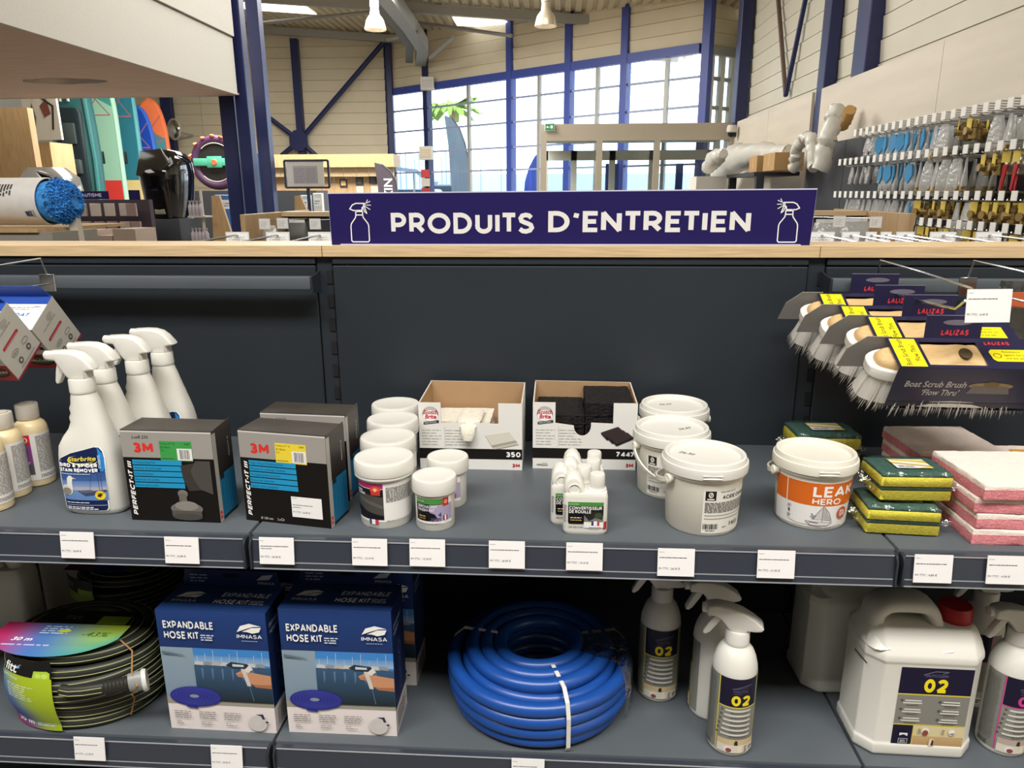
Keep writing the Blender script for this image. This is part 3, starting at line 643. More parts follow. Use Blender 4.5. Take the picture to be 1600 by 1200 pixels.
# ---------------------------------------------------------------- white trigger bottles, bird and spider stain remover
TL = [(0, -.044), (.004, -.050), (.012, -.053), (.06, -.055), (.105, -.053), (.122, -.050), (.138, -.041), (.152, -.030), (.164, -.0255), (.172, -.027), (.180, -.0235), (.188, -.025), (.196, -.0215), (.206, -.0205), (.214, -.0185)]
TR = [(0, .046), (.004, .051), (.012, .053), (.06, .051), (.105, .048), (.122, .045), (.138, .041), (.152, .037), (.164, .034), (.180, .0295), (.196, .025), (.206, .0215), (.214, .0185)]
TD = [(0, .026), (.004, .029), (.012, .031), (.06, .0315), (.105, .030), (.122, .029), (.138, .027), (.152, .025), (.180, .0215), (.214, .0185)]
TE = [(0, 3.0), (.12, 2.9), (.17, 2.2), (.214, 2.0)]
st = thing('spray_bottle', 'white trigger bottle with blue seabird label, nearest of the four', 'spray bottle', (-.293, -.388, ZA), group='bird and spider stain remover bottles'); st.scale = (1, 1, .963)
b = MB(); zs = sorted(set([q[0] for q in TL]+[q[0] for q in TR]))
b.loft([sring(interp(TL, z), interp(TR, z), interp(TD, z), z, 44, interp(TE, z)) for z in zs])
b.build('bottle', m_white_hdpe, st)
def ribbed_collar(z0, z1, r, n=26):
    b = MB(); prof = []
    rings = []
    for z, q in ((z0, r*0.98), (z0+0.003, r*1.03), (z0+0.005, r*1.0), (z1-0.002, r*0.985), (z1, r*0.94)):
        rings.append([((q*(1+(0.022 if k % 2 and z0+0.004 < z < z1-0.001 else 0)))*math.cos(2*PI*k/(2*n)), (q*(1+(0.022 if k % 2 and z0+0.004 < z < z1-0.001 else 0)))*math.sin(2*PI*k/(2*n)), z) for k in range(2*n)])
    return b.loft(rings)
ribbed_collar(.2145, .240, .0195).build('collar', m_white_cap, st)
HP = [(-.051, .276), (-.0505, .283), (-.046, .2855), (-.024, .2868), (-.008, .2862), (.006, .282), (.017, .273), (.027, .260), (.0285, .256), (.025, .2535), (.0155, .252), (.0155, .239), (-.0155, .239), (-.0215, .247), (-.030, .262), (-.034, .270), (-.049, .2715)]
hd = MB().prism(HP, -.0125, .0125, 'Y', r=0.0055, seg=3).build('trigger_head', m_white_cap, st)
MB().lathe([(.0072, 0), (.0078, .002), (.0078, .008), (.006, .0095)], 16, M=Matrix.Translation((-.0455, 0, .278)) @ Matrix.Rotation(-PI/2, 4, 'Y')).build('nozzle', m_white_cap, hd)
MB().prism([(-.034, .268), (-.0385, .250), (-.0415, .234), (-.040, .2295), (-.036, .230), (-.031, .2385), (-.024, .252), (-.026, .266)], -.006, .006, 'Y', r=0.002).build('trigger', m_white_cap, st)
p = Print(0.005, 0.006)
body_l = [(-.043, .013), (-.040, .009), (.024, .009), (.028, .013), (.031, .100), (.029, .112), (.025, .1185), (.018, .1195), (-.020, .109), (-.040, .099), (-.0445, .094)]
p.poly(body_l, '#f2f4f6')
sx = lambda x: x*0.95
ins = [(x*0.955-.0002, .0005+z*0.992 if z > .05 else z+.0012) for x, z in body_l]
p.poly(ins, '#17244f')
p.poly([(.0215, .1185), (.027, .109), (.0292, .100), (.0295, .078), (.0225, .078)], '#2b86cf')
# picture panel: sky, water, gull, boats
p.rect(-.0420, .036, .0292, .0770, '#4b6ea8', '#35548f')
p.rect(-.0420, .050, .0292, .062, '#8fa3c9', '#5c7bb4'); p.rect(-.0420, .045, .0292, .052, '#c9b3ab', '#9aa9cb')
p.rect(-.0415, .0285, .0290, .046, '#5f86bf', '#6f8fc2')
for mx_, tx in ((.004, .008), (.0185, .0180), (.022, .0225)): p.line([(mx_, .044), (tx, .074)], .0006, '#3a3f58')
p.poly([(-.016, .0455), (-.006, .044), (.013, .0455), (.028, .047), (.0285, .044), (.010, .038), (-.004, .036), (-.010, .040)], '#3d4a66')
p.poly([(-.012, .042), (-.004, .041), (.006, .043), (.016, .045), (.004, .047), (-.010, .046)], '#5d6678')
p.ell(-.0325, .046, .0095, .0095, '#d9dad6', 16); p.ell(-.034, .043, .0085, .0065, '#8d8680', 16, 0.3)
p.poly([(-.0315, .052), (-.0305, .066), (-.0265, .071), (-.0225, .0705), (-.0205, .067), (-.0225, .060), (-.0225, .046)], '#e6e6e1'); p.poly([(-.0205, .0685), (-.0145, .0655), (-.0205, .0655)], '#c9bfa0')
p.ell(.0185, .0375, .0078, .0078, '#efd23a', 20); p.ell(.0180, .0375, .0040, .0026, '#3a2c12', 10, 0.4); p.line([(.014, .041), (.024, .041)], .0009, '#3a2c12'); p.line([(.0185, .033), (.0185, .042)], .0008, '#3a2c12')
# wordmarks
p.ell(-.003, .0985, .022, .0078, '#f3e04a', 20, 0.08); p.ell(-.001, .0995, .0212, .0072, '#17244f', 20, 0.08)
p.text('Starbrite', -.0235, .0958, .0075, '#f0dc48', w=.043, bold=.02, shear=.2, rot=.04)
p.ring(-.001, .0975, .023, .0085, .0009, '#f2f4f6', 18, PI*1.15, PI*1.9)
p.text('BIRD & SPIDER', -.0400, .0858, .0066, '#ffffff', w=.060, sw=0.27)
p.text('STAIN REMOVER', -.0400, .0775, .0066, '#ffffff', w=.060, sw=0.27)
p.fine(-.0405, .0735, .012, .0757, '#dfe4ee', .0020, seed=4)
p.fine(-.0365, .0215, .011, .0265, '#dfe4ee', .0026, seed=5); p.line([(-.036, .0205), (.026, .0205)], .0005, '#dfe4ee'); p.fine(-.0365, .0125, .019, .0188, '#e8ecf4', .0030, seed=6)
p.text('STARBRITE', .0253, .0840, .0035, '#cfe4f6', w=.022, bold=.01, rot=PI/2)
_sf = shell_front(TL, TR, TD, TE)
p.build('label_print', lambda x, z, d: _sf(-.004+(x+.006)*1.10, .0085+(z-.009)*1.06, d), st, lift=.0012, label='blue printed label with a gull and sailing boats')
for (x, y), lab in zip(((-.298, -.322), (-.276, -.256), (-.266, -.188)), ('white trigger bottle directly behind the nearest seabird bottle', 'white trigger bottle third back in the seabird row', 'white trigger bottle farthest back, beside the dark panel')):
    dup(st, lab, (x, y, ZA))

# ---------------------------------------------------------------- cream polish bottles at the left edge
m_cream = mat('cream_polish', '#e3cfa4', 0.3, spec=0.5)
m_capclear = mat('cloudy_cap', '#efe8da', 0.18, trans=0.35, spec=0.5)
PR = [(.024, 0), (.0268, .002), (.0275, .006), (.0275, .108), (.0268, .117), (.0235, .125), (.0190, .1295), (.0165, .131), (.0165, .136)]
cr = thing('polish_bottle', 'cream bottle with purple label cut off by the left photo edge', 'bottle', (-.4765, -.396, ZA), 0.0, 'cream polish bottles'); cr.scale = (1, 1, .94)
MB().lathe(PR, 36).build('bottle', m_cream, cr)
cp = MB().lathe([(.0178, .1335), (.0185, .135), (.0185, .160), (.0178, .1625), (.014, .163)], 32).build('cap', m_capclear, cr)
MB().lathe([(.012, .1632), (.0125, .1645), (.009, .165)], 24).build('lid_disc', m_capclear, cp)
p = Print(0.004)
p.rect(-.060, .014, .060, .108, '#e9e6e1'); p.rect(-.060, .024, -.005, .086, '#8a4b8e'); p.rect(-.058, .086, -.005, .107, '#d0313a'); p.rect(-.060, .022, -.005, .047, '#5d5a5e')
p.rect(-.060, .030, -.030, .036, '#d0313a'); p.rect(-.060, .0145, -.005, .026, '#e9e6e1')
p.ring(-.014, .097, .006, .006, .0016, '#f4e6e4', 18); p.text('S', -.017, .0935, .007, '#f4e6e4', bold=.03)
p.text('POLISH', -.048, .060, .006, '#3b1f45', w=.03, bold=.03); p.fine(-.030, .046, -.007, .054, '#e2d4e4', .003)
p.fine(.002, .030, .052, .104, '#8a8785', .0027, .5, 8, .12); p.fine(.002, .0165, .044, .026, '#9a9795', .0024)
p.build('label_print', cyl_map(prof_r(PR), -PI/2+0.85, 0.0), cr, lift=.0006)
dup(cr, 'cream bottle with purple label, second from the left photo edge', (-.4865, -.339, ZA), 0.0)
dup(cr, 'cream bottle with purple label standing farthest back beside the trigger bottles', (-.4800, -.2825, ZA), -0.12)

# ---------------------------------------------------------------- compounding pad cartons
m_box_black = mat('printed_black_card', '#1b1715', 0.42, spec=0.4, noise=0.15, nscale=25)
m_box_top = mat('scuffed_black_card', '#3a352f', 0.5, noise=0.28, nscale=18)
m_silver = mat('silver_print_card', '#a5a19b', 0.38, spec=0.5)
def carton_flaps(mb, w, d, h, t=0.0006): pass
def three_m(label, loc, rz, tagcol, hand, lines, sub, picture, sticker):
    w, d, h = .152, .064, .1565; t = thing('pad_carton', label, 'carton', loc, rz, 'polishing pad cartons')
    MB().box(-w/2, w/2, -d/2, d/2, 0, h-.001, r=.0006, seg=1).build('carton', m_box_black, t)
    MB().prism([(-w/2+.0005, -d/2+.0003), (w/2-.0005, -d/2+.0003), (w/2+.0005, d/2-.002), (-w/2-.0005, d/2)], h-.001, h+.0006, 'Z').build('top_flap', m_box_top, t)
    MB().prism([(-d/2, h-.004), (d/2, h-.006), (d/2-.002, h+.005), (-d/2+.006, h+.0005)], w/2-.0002, w/2+.0006, 'X').build('side_flap', m_box_top, t)
    p = Print(); W = w/2
    p.rect(-W, .1105, W, h-.0012, '#9c9791'); p.rect(-W, h-.0032, W, h-.0008, '#cfcdc8')
    p.rect(-W, 0, W, .1105, '#15110f')
    p.text('3M', -.056, .1185, .0175, '#d8332c', w=.033, sw=0.27)
    if hand: p.text(hand, -.057, .1425, .0055, '#26221f', w=.028, shear=.3, rot=.02)
    p.rect(-.012, .106, .042, .1395, tagcol); p.text('Perfect-it™ III', -.010, .1335, .0034, '#2b3a22', w=.024); p.text('50487', .030, .1335, .0034, '#2b3a22', w=.009)
    p.text('Ø 150mm', -.010, .1275, .0034, '#2b3a22', w=.016); p.text('2 x', -.010, .1225, .0034, '#2b3a22', w=.005); p.rect(-.010, .1095, .010, .1103, '#2b3a22')
    p.rect(.0165, .1075, .0415, .1275, '#e8e6e2'); p.bars(.021, .1095, .0375, .1255, seed=5)
    for k, s in enumerate(lines):
        y = .0985-.0098*k; x1 = .022+.0004*k
        p.rect(-.061, y, x1, y+.0083, '#2493c4'); p.text(s, -.059, y+.0022, .0040, '#123c58', w=min(.07, .0024*len(s)))
    p.text('PERFECT-IT III', -.0625, .010, .0078, '#f0efec', w=.095, sw=.24, shear=.25, rot=PI/2)
    if picture:
        p.poly([(.020, .0985), (.062, .1075), (.062, .058), (.030, .055), (.022, .075)], '#3c3734'); p.poly([(.046, .1075), (.0700, .1075), (.0700, .050), (.050, .058), (.040, .075), (.036, .090)], '#4c4845')
        p.ell(.018, .050, .0085, .0070, '#77736d'); p.rect(.011, .037, .024, .050, '#6a6661'); p.ell(.022, .024, .0275, .011, '#6f6b66'); p.ell(.022, .029, .020, .0085, '#8a8680'); p.rect(-.004, .010, .047, .020, '#56524e'); p.ell(.022, .0095, .0255, .006, '#4a4743')
    p.text(sub, -.048, .0055, .0042, '#d9d7d2', w=.022); 
    if sub: p.text('2 x', -.018, .0055, .0042, '#d9d7d2', w=.005); p.ring(-.009, .0075, .0032, .0022, .0006, '#d9d7d2', 10)
    if sticker:
        p.rect(.0095, .015, .063, .0505, '#f3f1f0'); p.fine(.0115, .0475, .020, .0487, '#777', .0012); p.fine(.0115, .0345, .047, .0375, '#4a4848', .0018, .6, 3, .05); p.fine(.0115, .0315, .026, .0335, '#4a4848', .0018); p.text('PV TTC : 43,90 €', .0115, .0225, .0032, '#555', w=.030, shear=.1)
    p.build('front_print', lambda x, z, d_: Vector((x, -d/2-d_, z)), t, lift=.0003)
    p = Print(); D2 = d/2
    p.rect(-D2, 0, -D2+.012, h-.004, '#a9a6a1'); p.rect(-D2+.012, .080, D2, h-.004, '#231f1c', '#3a3632'); p.rect(-D2+.012, .006, D2, .078, '#1b6d96')
    for k in range(4): p.rect(-D2+.018+.011*k, .010, -D2+.019+.011*k, .072, '#15506f')
    p.rect(-D2+.014, .070, -D2+.026, .086, '#231f1c'); p.rect(-D2+.002, .006, -D2+.009, .019, '#cf3a34')
    p.text('3M', -D2+.0035, .0105, .0035, '#f0e0dc', w=.004)
    p.text('PERFECT-IT', D2-.012, .100, .004, '#c9c7c2', w=.034, rot=PI/2)
    p.build('side_print', lambda y, z, d_: Vector((w/2+d_, y, z)), t, lift=.0003)
    return t
L1 = ('Compounding Pad', 'Mousse de polissage', 'Polierschwamm', 'Esponja de pulido', 'Boina para pulir')
L2 = ('High Gloss Polishing Pad', 'Mousse de Lustrage Gaufrée', 'Hochglanzpolierschwamm', 'Boina de lustrado', 'Spons voor polijsten')
c = (Vector((-.214, -.431, ZA))+Vector((-.062, -.435, ZA)))/2
def cpos(fl, fr, d):
    fl, fr = Vector((*fl, 0)), Vector((*fr, 0)); u = (fr-fl).normalized(); n = Vector((-u.y, u.x, 0)); c = (fl+fr)/2+n*(d/2); return (c.x, c.y), math.atan2(u.y, u.x)
q, a = cpos((-.214, -.431), (-.062, -.435), .064); three_m('black and silver pad carton with a green tag beside the trigger bottles', (*q, ZA), a, '#3f9a4c', 'Lot8 256', L1, '', True, False)
q, a = cpos((-.024, -.421), (.125, -.446), .064); three_m('black and silver pad carton with yellow tag and white price sticker, in front', (*q, ZA), a, '#e8d03c', '', L2, 'Ø 150 mm', False, True)
three_m('black and silver pad carton with yellow tag, half hidden behind its twin', (.052, -.300, ZA), -.075, '#e8d03c', 'Lot8 7155', L2, '', False, False)

# ---------------------------------------------------------------- screw-lid tubs
TB = [(.0405, 0), (.0415, .002), (.0428, .080), (.046, .0820), (.0480, .0835), (.0480, .0860), (.0455, .0870), (.0455, .0885)]
tb = thing('screw_tub', 'white screw-lid tub with magenta label, nearest of the big four', 'tub', (0, 0, ZA), group='big white tubs')
MB().lathe(TB, 48).build('tub', m_white_pl, tb)
MB().lathe([(.0455, .0875), (.0482, .0880), (.0487, .091), (.0482, .1065), (.0467, .1092), (.040, .1100), (.038, .1095), (0, .1095)], 48).build('lid', m_white_cap, tb)
p = Print(0.004)
tubmap = cyl_map(prof_r(TB), -PI/2-0.05)
p.rect(-.046, .014, .062, .088, '#eceae6'); p.rect(-.046, .018, .004, .078, '#17151a'); p.rect(-.046, .078, .004, .088, '#b02a6c'); p.rect(-.046, .0775, .004, .0785, '#eceae6')
p.poly([(-.046, .034), (-.030, .028), (.004, .024), (.004, .062), (-.020, .066), (-.046, .066)], '#4a4845'); p.poly([(-.046, .030), (-.020, .020), (.004, .018), (.004, .026), (-.026, .034), (-.046, .044)], '#15131c'); p.poly([(-.040, .060), (-.010, .052), (.004, .045), (.004, .040), (-.014, .046), (-.040, .054)], '#5d5b57')
p.ell(-.008, .076, .0085, .008, '#d24a30', 18); p.ell(-.008, .076, .0045, .0045, '#ef8a5c', 12); p.rect(-.015, .066, -.0005, .075, '#c23a34'); p.text('S', -.0095, .0735, .005, '#ffffff', bold=.02)
p.text('PATE', -.044, .070, .004, '#f0f0ee', w=.012, bold=.03); p.text('POLISH', -.044, .065, .004, '#f0f0ee', w=.018, bold=.03)
p.rect(-.020, .0095, -.016, .019, '#3a3f7a'); p.rect(-.016, .0095, -.010, .019, '#f0eeee'); p.rect(-.010, .0095, -.005, .019, '#c23a44')
p.fine(.008, .052, .056, .082, '#7f7d7b', .0026, .55, 11, .1); p.fine(.008, .014, .056, .018, '#9a9896', .0022); p.fine(-.022, .004, -.004, .008, '#9a9896', .002)
p.build('label_print', lambda x, y, d: tubmap(x, y*.885, d), tb, lift=.0005)
tl = [Vector((.2055, -.402, 0)), Vector((.189, -.302, 0)), Vector((.175, -.200, 0)), Vector((.159, -.100, 0))]
tb.location = (tl[0].x, tl[0].y, ZA); tb.rotation_euler = (0, 0, 0.10)
for q, a, lab in zip(tl[1:], (.5, .3, .0), ('white screw-lid tub second in the row of four big tubs', 'white screw-lid tub third in the row of four big tubs', 'white screw-lid tub at the back, beside the open white-pad carton')):
    dup(tb, lab, (q.x, q.y, ZA), a)
SB = [(.0300, 0), (.0312, .002), (.0316, .058), (.0335, .060), (.0335, .064)]
ts = thing('screw_tub', 'small white tub with green striped derusting label in front', 'tub', (0, 0, ZA), 0.0, 'small white tubs')
MB().lathe(SB, 44).build('tub', m_white_pl, ts)
MB().lathe([(.0335, .0610), (.0358, .0615), (.0362, .064), (.0358, .0815), (.0345, .0845), (.030, .0852), (.028, .0847), (0, .0847)], 44).build('lid', m_white_cap, ts)
p = Print(0.003)
p.rect(-.028, .013, .034, .057, '#eae8e4'); p.rect(-.026, .047, .018, .0555, '#4a8f3e'); p.rect(-.026, .018, .018, .047, '#15131a'); p.rect(-.002, .018, .034, .046, '#a79cba')
p.rect(-.026, .018, -.004, .046, '#15131a'); p.poly([(-.004, .018), (.010, .022), (.006, .030), (-.004, .034)], '#15131a')
p.rect(.018, .043, .028, .0565, '#b83030'); p.ell(.023, .050, .003, .0035, '#e88a70'); p.text('SOROMAP', -.024, .0505, .0025, '#d8ecd2', w=.014)
p.text('DEROUILLANT', -.0215, .0405, .0050, '#e8e4ea', w=.031, sw=0.2); p.text('PASSIVANT', -.0215, .0345, .0050, '#e8e4ea', w=.027, sw=0.2)
p.rect(-.022, .019, -.005, .030, '#0d0c10'); p.fine(-.020, .0255, -.008, .028, '#e0c860', .0024); p.fine(-.020, .021, -.008, .024, '#c98a3a', .0024)
p.text('4', .011, .026, .007, '#4a4366', bold=.02); p.rect(.0185, .019, .0205, .027, '#3b3a5c'); p.rect(.0205, .019, .023, .027, '#f0eef0'); p.rect(.023, .019, .0255, .027, '#b83a48'); p.fine(.0, .019, .016, .025, '#5d5470', .003)
p.fine(-.024, .0135, .016, .016, '#a5a3a0', .0020); p.fine(-.0275, .020, -.0267, .044, '#a5a3a0', .003)
p.build('label_print', cyl_map(prof_r(SB), -PI/2-0.05), ts, lift=.0005)
ts.location = (.2895, -.417, ZA)
dup(ts, 'small white tub standing behind the green striped tub', (.2985, -.330, ZA), -.25)

# ---------------------------------------------------------------- open cartons of scouring pads
def open_carton(label, loc, number, grey):
    w, d, h = .199, .146, .134; t = thing('open_carton', label, 'carton', loc, 0, 'open scouring pad cartons'); T = .0016
    cx, r = (0.49*w, .043*2*w/2) if number == '350' else (.478*w, .0165)
    notch = [(.771*w, h), (.771*w, .695*h), (cx+r, .705*h)]
    arc = [(cx+r*math.cos(-PI*k/10), (.705*h if number == '350' else .66*h)+1.25*r*math.sin(-PI*k/10)) for k in range(11)]
    fr = [(0, 0), (w, 0), (w, h)]+notch+arc+[(.217*w, .695*h), (.217*w, h), (0, h)]
    fr = [(x-w/2, z) for x, z in fr]
    def panel(name, poly, y0, y1, ax):
        o = MB().prism(poly, y0, (y0+y1)/2, ax, 0).build(name, m_card_white, t); MB().prism(poly, (y0+y1)/2, y1, ax, 0).build('inner_face', m_kraft, o); return o
    panel('front_panel', fr, -d/2, -d/2+2*T, 'Y')
    pk = [(-w/2, 0), (w/2, 0), (w/2, h+.004), (-w/2, h+.006)]; panel('back_panel', pk, d/2, d/2-2*T, 'Y')
    for s in (-1, 1): panel('side_panel', [(-d/2+.002, 0), (d/2-.002, 0), (d/2-.002, h+.004), (-d/2+.002, h-.001)], s*(w/2-.0001), s*(w/2-2*T), 'X')
    MB().box(-w/2+.003, w/2-.003, -d/2+.003, d/2-.003, .0005, .003).build('bottom_panel', m_kraft, t)
    p = Print(); W = w/2
    p.rect(-W, .0215, W, .0425, '#181513'); p.text(number, W-.003, .0265, .0105, '#f2f1ee', align='R', sw=.24)
    p.text('3M', W-.0045, .0055, .0075, '#b8283a', w=.0145, align='R', sw=0.27)
    p.ell(-W+.023, .1115, .0150, .0150, '#3a3434', 24); p.ell(-W+.023, .1135, .0135, .0128, '#b9b3ae', 24); p.ell(-W+.023, .108, .0142, .0112, '#f4f0ee', 24)
    p.text('Scotch', -W+.0095, .1115, .0085, '#b8283a', w=.028, bold=.035, shear=.15); p.text('Brite', -W+.0125, .1025, .0085, '#b8283a', w=.022, bold=.035, shear=.15)
    p.poly([(-W+.0095, .0905), (-W+.039, .0945), (-W+.039, .0995), (-W+.0095, .0955)], '#211d1b'); p.text('INDUSTRIAL', -W+.012, .0920, .0028, '#f0eeea', w=.024, rot=.13)
    p.fine(-W+.006, .047, -W+.046, .085, '#a29e98', .0058, .14, 4, .35); p.fine(-W+.051, .047, -W+.095, .085, '#a29e98', .0058, .14, 5, .4); p.rect(-W+.0495, .046, -W+.0500, .086, '#b5b1ab')
    if grey:
        for k, (dx, dy, cc) in enumerate(((.006, -.008, '#c4bfae'), (0, 0, '#d3cfc0'))):
            x = W-.071+dx; y = .058+dy
            p.poly([(x, y+.012), (x+.046, y+.020), (x+.058, y+.003), (x+.012, y-.008)], cc)
        p.poly([(W-.059, .050), (W-.013, .061), (W-.009, .0575), (W-.056, .046)], '#a39e8e')
    else:
        for dx, dy in ((0, 0), (.010, -.0065), (.018, -.011)):
            x = W-.068+dx; y = .062+dy
            p.poly([(x, y+.014), (x+.032, y+.026), (x+.044, y+.016), (x+.012, y+.001)], '#3a3130'); p.poly([(x, y+.014), (x+.012, y+.001), (x+.012, y-.002), (x, y+.011)], '#211b1b'); p.poly([(x+.012, y+.001), (x+.044, y+.016), (x+.044, y+.013), (x+.012, y-.002)], '#171313')
        p.fine(-W+.008, .0055, -W+.030, .012, '#a29e98', .004); p.rect(-W+.018, .0075, -W+.028, .0125, '#b9b5ae')
    p.build('front_print', lambda x, z, d_: Vector((x, -d/2-d_, z)), t, lift=.0003)
    return t
BW, BB = Vector((.320, -.177+.073, ZA)), Vector((.539, -.165+.073, ZA))
open_carton('open white carton marked 350 with few white pads left inside', BW, '350', True)
open_carton('open white carton packed with black pads beside the white buckets', BB, '7447', False)
m_pad_w = mat('white_fibre_pad', '#dcd6c6', 0.9, bump=0.8, bscale=500, noise=0.08, nscale=120)
m_pad_k = mat('black_fibre_pad', '#1f1d1d', 0.9, spec=0.2, bump=1.0, bscale=420, noise=0.5, nscale=150)
def fibre_pad(w, d, h, seed):
    r = random.Random(seed); b = MB(); nx, ny = 14, 12
    def ring(z):
        pts = []
        for k in range(nx): pts.append((-w/2+w*k/nx, -d/2))
        for k in range(ny): pts.append((w/2, -d/2+d*k/ny))
        for k in range(nx): pts.append((w/2-w*k/nx, d/2))
        for k in range(ny): pts.append((-w/2, d/2-d*k/ny))
        return [(x+r.uniform(-.0009, .0009), y+r.uniform(-.0009, .0009), z+r.uniform(-.0004, .0004)) for x, y in pts]
    return b.loft([ring(0), ring(h*.5), ring(h)], smooth=False)
for k in range(6):
    o = fibre_pad(.128, .118, .0125, 40+k).build('scouring_pad', m_pad_w, loc=(BW.x-.030+.001*(k % 2), BW.y-.004, ZA+.0035+k*.0140+(.0 if k < 5 else 0)))
    tag(o, 'white fibre pad lying in the open carton marked 350', 'scouring pad', 'white pads in the 350 carton')
# the pad that droops out through the thumb hole
b = MB(); path = [(0, .02, .093), (0, -.045, .0945), (0, -.062, .0930), (0, -.0755, .086), (0, -.0800, .074), (0, -.0805, .062)]
rg = []
for k, (x, y, z) in enumerate(path):
    wv = (.038, .038, .034, .0225, .0205, .0150)[k]/1.6; n = Vector((0, .0, 1)) if k < 2 else Vector((0, -.5, .86)) if k == 2 else Vector((0, -1, .1))
    n.normalize(); c0 = Vector((x, y, z)); rg.append([c0+Vector((wv*math.cos(a)*1.0, 0, 0))+n*(.0045*math.sin(a)) for a in [2*PI*j/14 for j in range(14)]])
o = b.loft(rg, M=None).build('scouring_pad', m_pad_w, loc=(BW.x-.004, BW.y-.002, ZA)); tag(o, 'white fibre pad drooping out of the thumb hole of the 350 carton', 'scouring pad', 'white pads in the 350 carton')
proto = [fibre_pad(.091, .132, .0080, 70+k).mesh('scouring_pad', [m_pad_k]) for k in range(4)]
for side, n, lab in ((-1, 12, 'black fibre pad in the lower left-hand stack of the open carton'), (1, 15, 'black fibre pad in the taller right-hand stack of the open carton')):
    for k in range(n):
        o = bpy.data.objects.new('scouring_pad', proto[(k+side) % 4]); COL.objects.link(o)
        o.location = (BB.x+side*.0470+rnd.uniform(-.001, .001), BB.y+.0015+rnd.uniform(-.0015, .0015), ZA+.0036+k*(.0086 if side < 0 else .0085)); tag(o, lab, 'scouring pad', 'black pads in the open carton')

# ---------------------------------------------------------------- small rust converter flasks
cv = thing('rust_converter_flask', 'small white flask of rust converter with its green label facing out, front', 'bottle', (.531, -.4245, ZA), 0, 'rust converter flasks')
zt = [(0, .92), (.003, .98), (.006, 1), (.062, 1), (.066, .985), (.069, .94)]
b = MB().loft([sring(-.0350*s, .0350*s, .0215*s, z, 40, 6) for z, s in zt])
b.build('bottle', m_white_hdpe, cv)
# grip: thick arch with a round dimple, left of the neck
gp = [(-.0335, .064), (.0005, .064), (-.0025, .0755), (-.0065, .087), (-.0120, .0945), (-.0190, .0965), (-.0265, .0945), (-.0315, .0885), (-.0340, .079)]
gr = MB().prism(gp, -.0175, .0175, 'Y', r=.005, seg=3).build('grip', m_white_hdpe, cv)
rim = [(-.0175+.0088*math.cos(a), -.0178, .0755+.0080*math.sin(a)) for a in [2*PI*k/24 for k in range(24)]]
MB().tube(rim, .0014, 6, closed=True).lathe([(.0078, 0), (.0070, .0008), (.004, .0014), (0, .0016)], 20, M=Matrix.Translation((-.0175, -.0172, .0755)) @ Matrix.Rotation(-PI/2, 4, 'X')).build('grip_dimple', m_white_hdpe, gr)
MB().lathe([(.0145, .066), (.0145, .0715), (.0125, .0725), (.0125, .075)], 28, M=Matrix.Translation((.0185, 0, 0))).build('neck', m_white_hdpe, cv)
MB().lathe([(.0118, .0735), (.0122, .0745), (.0118, .0935), (.0108, .0955), (0, .0957)], 30, M=Matrix.Translation((.0185, 0, 0))).build('cap', m_white_cap, cv)
p = Print(.004)
p.rect(-.027, .049, .028, .0555, '#468c3c'); p.text('SOROMAP', -.0255, .0510, .0022, '#cfe6c8', w=.015)
p.rect(-.027, .0205, .028, .049, '#151217'); p.rect(-.002, .0205, .028, .036, '#7b7a78'); p.poly([(-.004, .036), (.006, .024), (.016, .030), (.026, .026), (.028, .036), (.024, .041), (.012, .040)], '#26241f'); p.ell(.020, .033, .006, .005, '#3c4a34')
p.text('CONVERTISSEUR', -.0255, .0430, .0054, '#efeeea', w=.051, sw=0.2); p.text('DE ROUILLE', -.0255, .0370, .0054, '#efeeea', w=.034, sw=0.2)
p.rect(-.026, .0190, -.003, .0345, '#0b0a0d'); p.fine(-.0235, .0285, -.006, .031, '#d9d7d0', .0024, .6, 3, .05); p.fine(-.0235, .0245, -.006, .027, '#d6a845', .0024, .6, 4, .05)
p.rect(-.002, .0125, .033, .0225, '#eceae6'); p.rect(.0095, .0165, .0130, .0240, '#343a72'); p.rect(.0130, .0165, .0185, .0240, '#f4f2f0'); p.rect(.0185, .0165, .0220, .0240, '#c13744')
p.rect(.0285, .0100, .0335, .0230, '#b32f38'); p.fine(-.026, .0115, -.002, .016, '#8d8b88', .0024); p.fine(.006, .0105, .026, .015, '#a9a7a4', .002)
p.fine(-.0335, .020, -.0295, .052, '#9a9896', .0042)
p.build('label_print', lambda x, z, d_: Vector((x, -.0215*(1-min(abs(x)/.035, .99)**6)**(1/6)-d_, z)), cv, lift=.0004)
for px, py, a, lab in ((913, 727, 0, 'small white rust converter flask second from the front, shifted to the left'), (927, 717, .0, 'small white rust converter flask third from the front'), (929, 705, .0, 'small white rust converter flask farthest back, touching the black-pad carton')):
    q = onZ(px, py, ZA+.096); dup(cv, lab, (q.x-.0185, q.y, ZA), a)

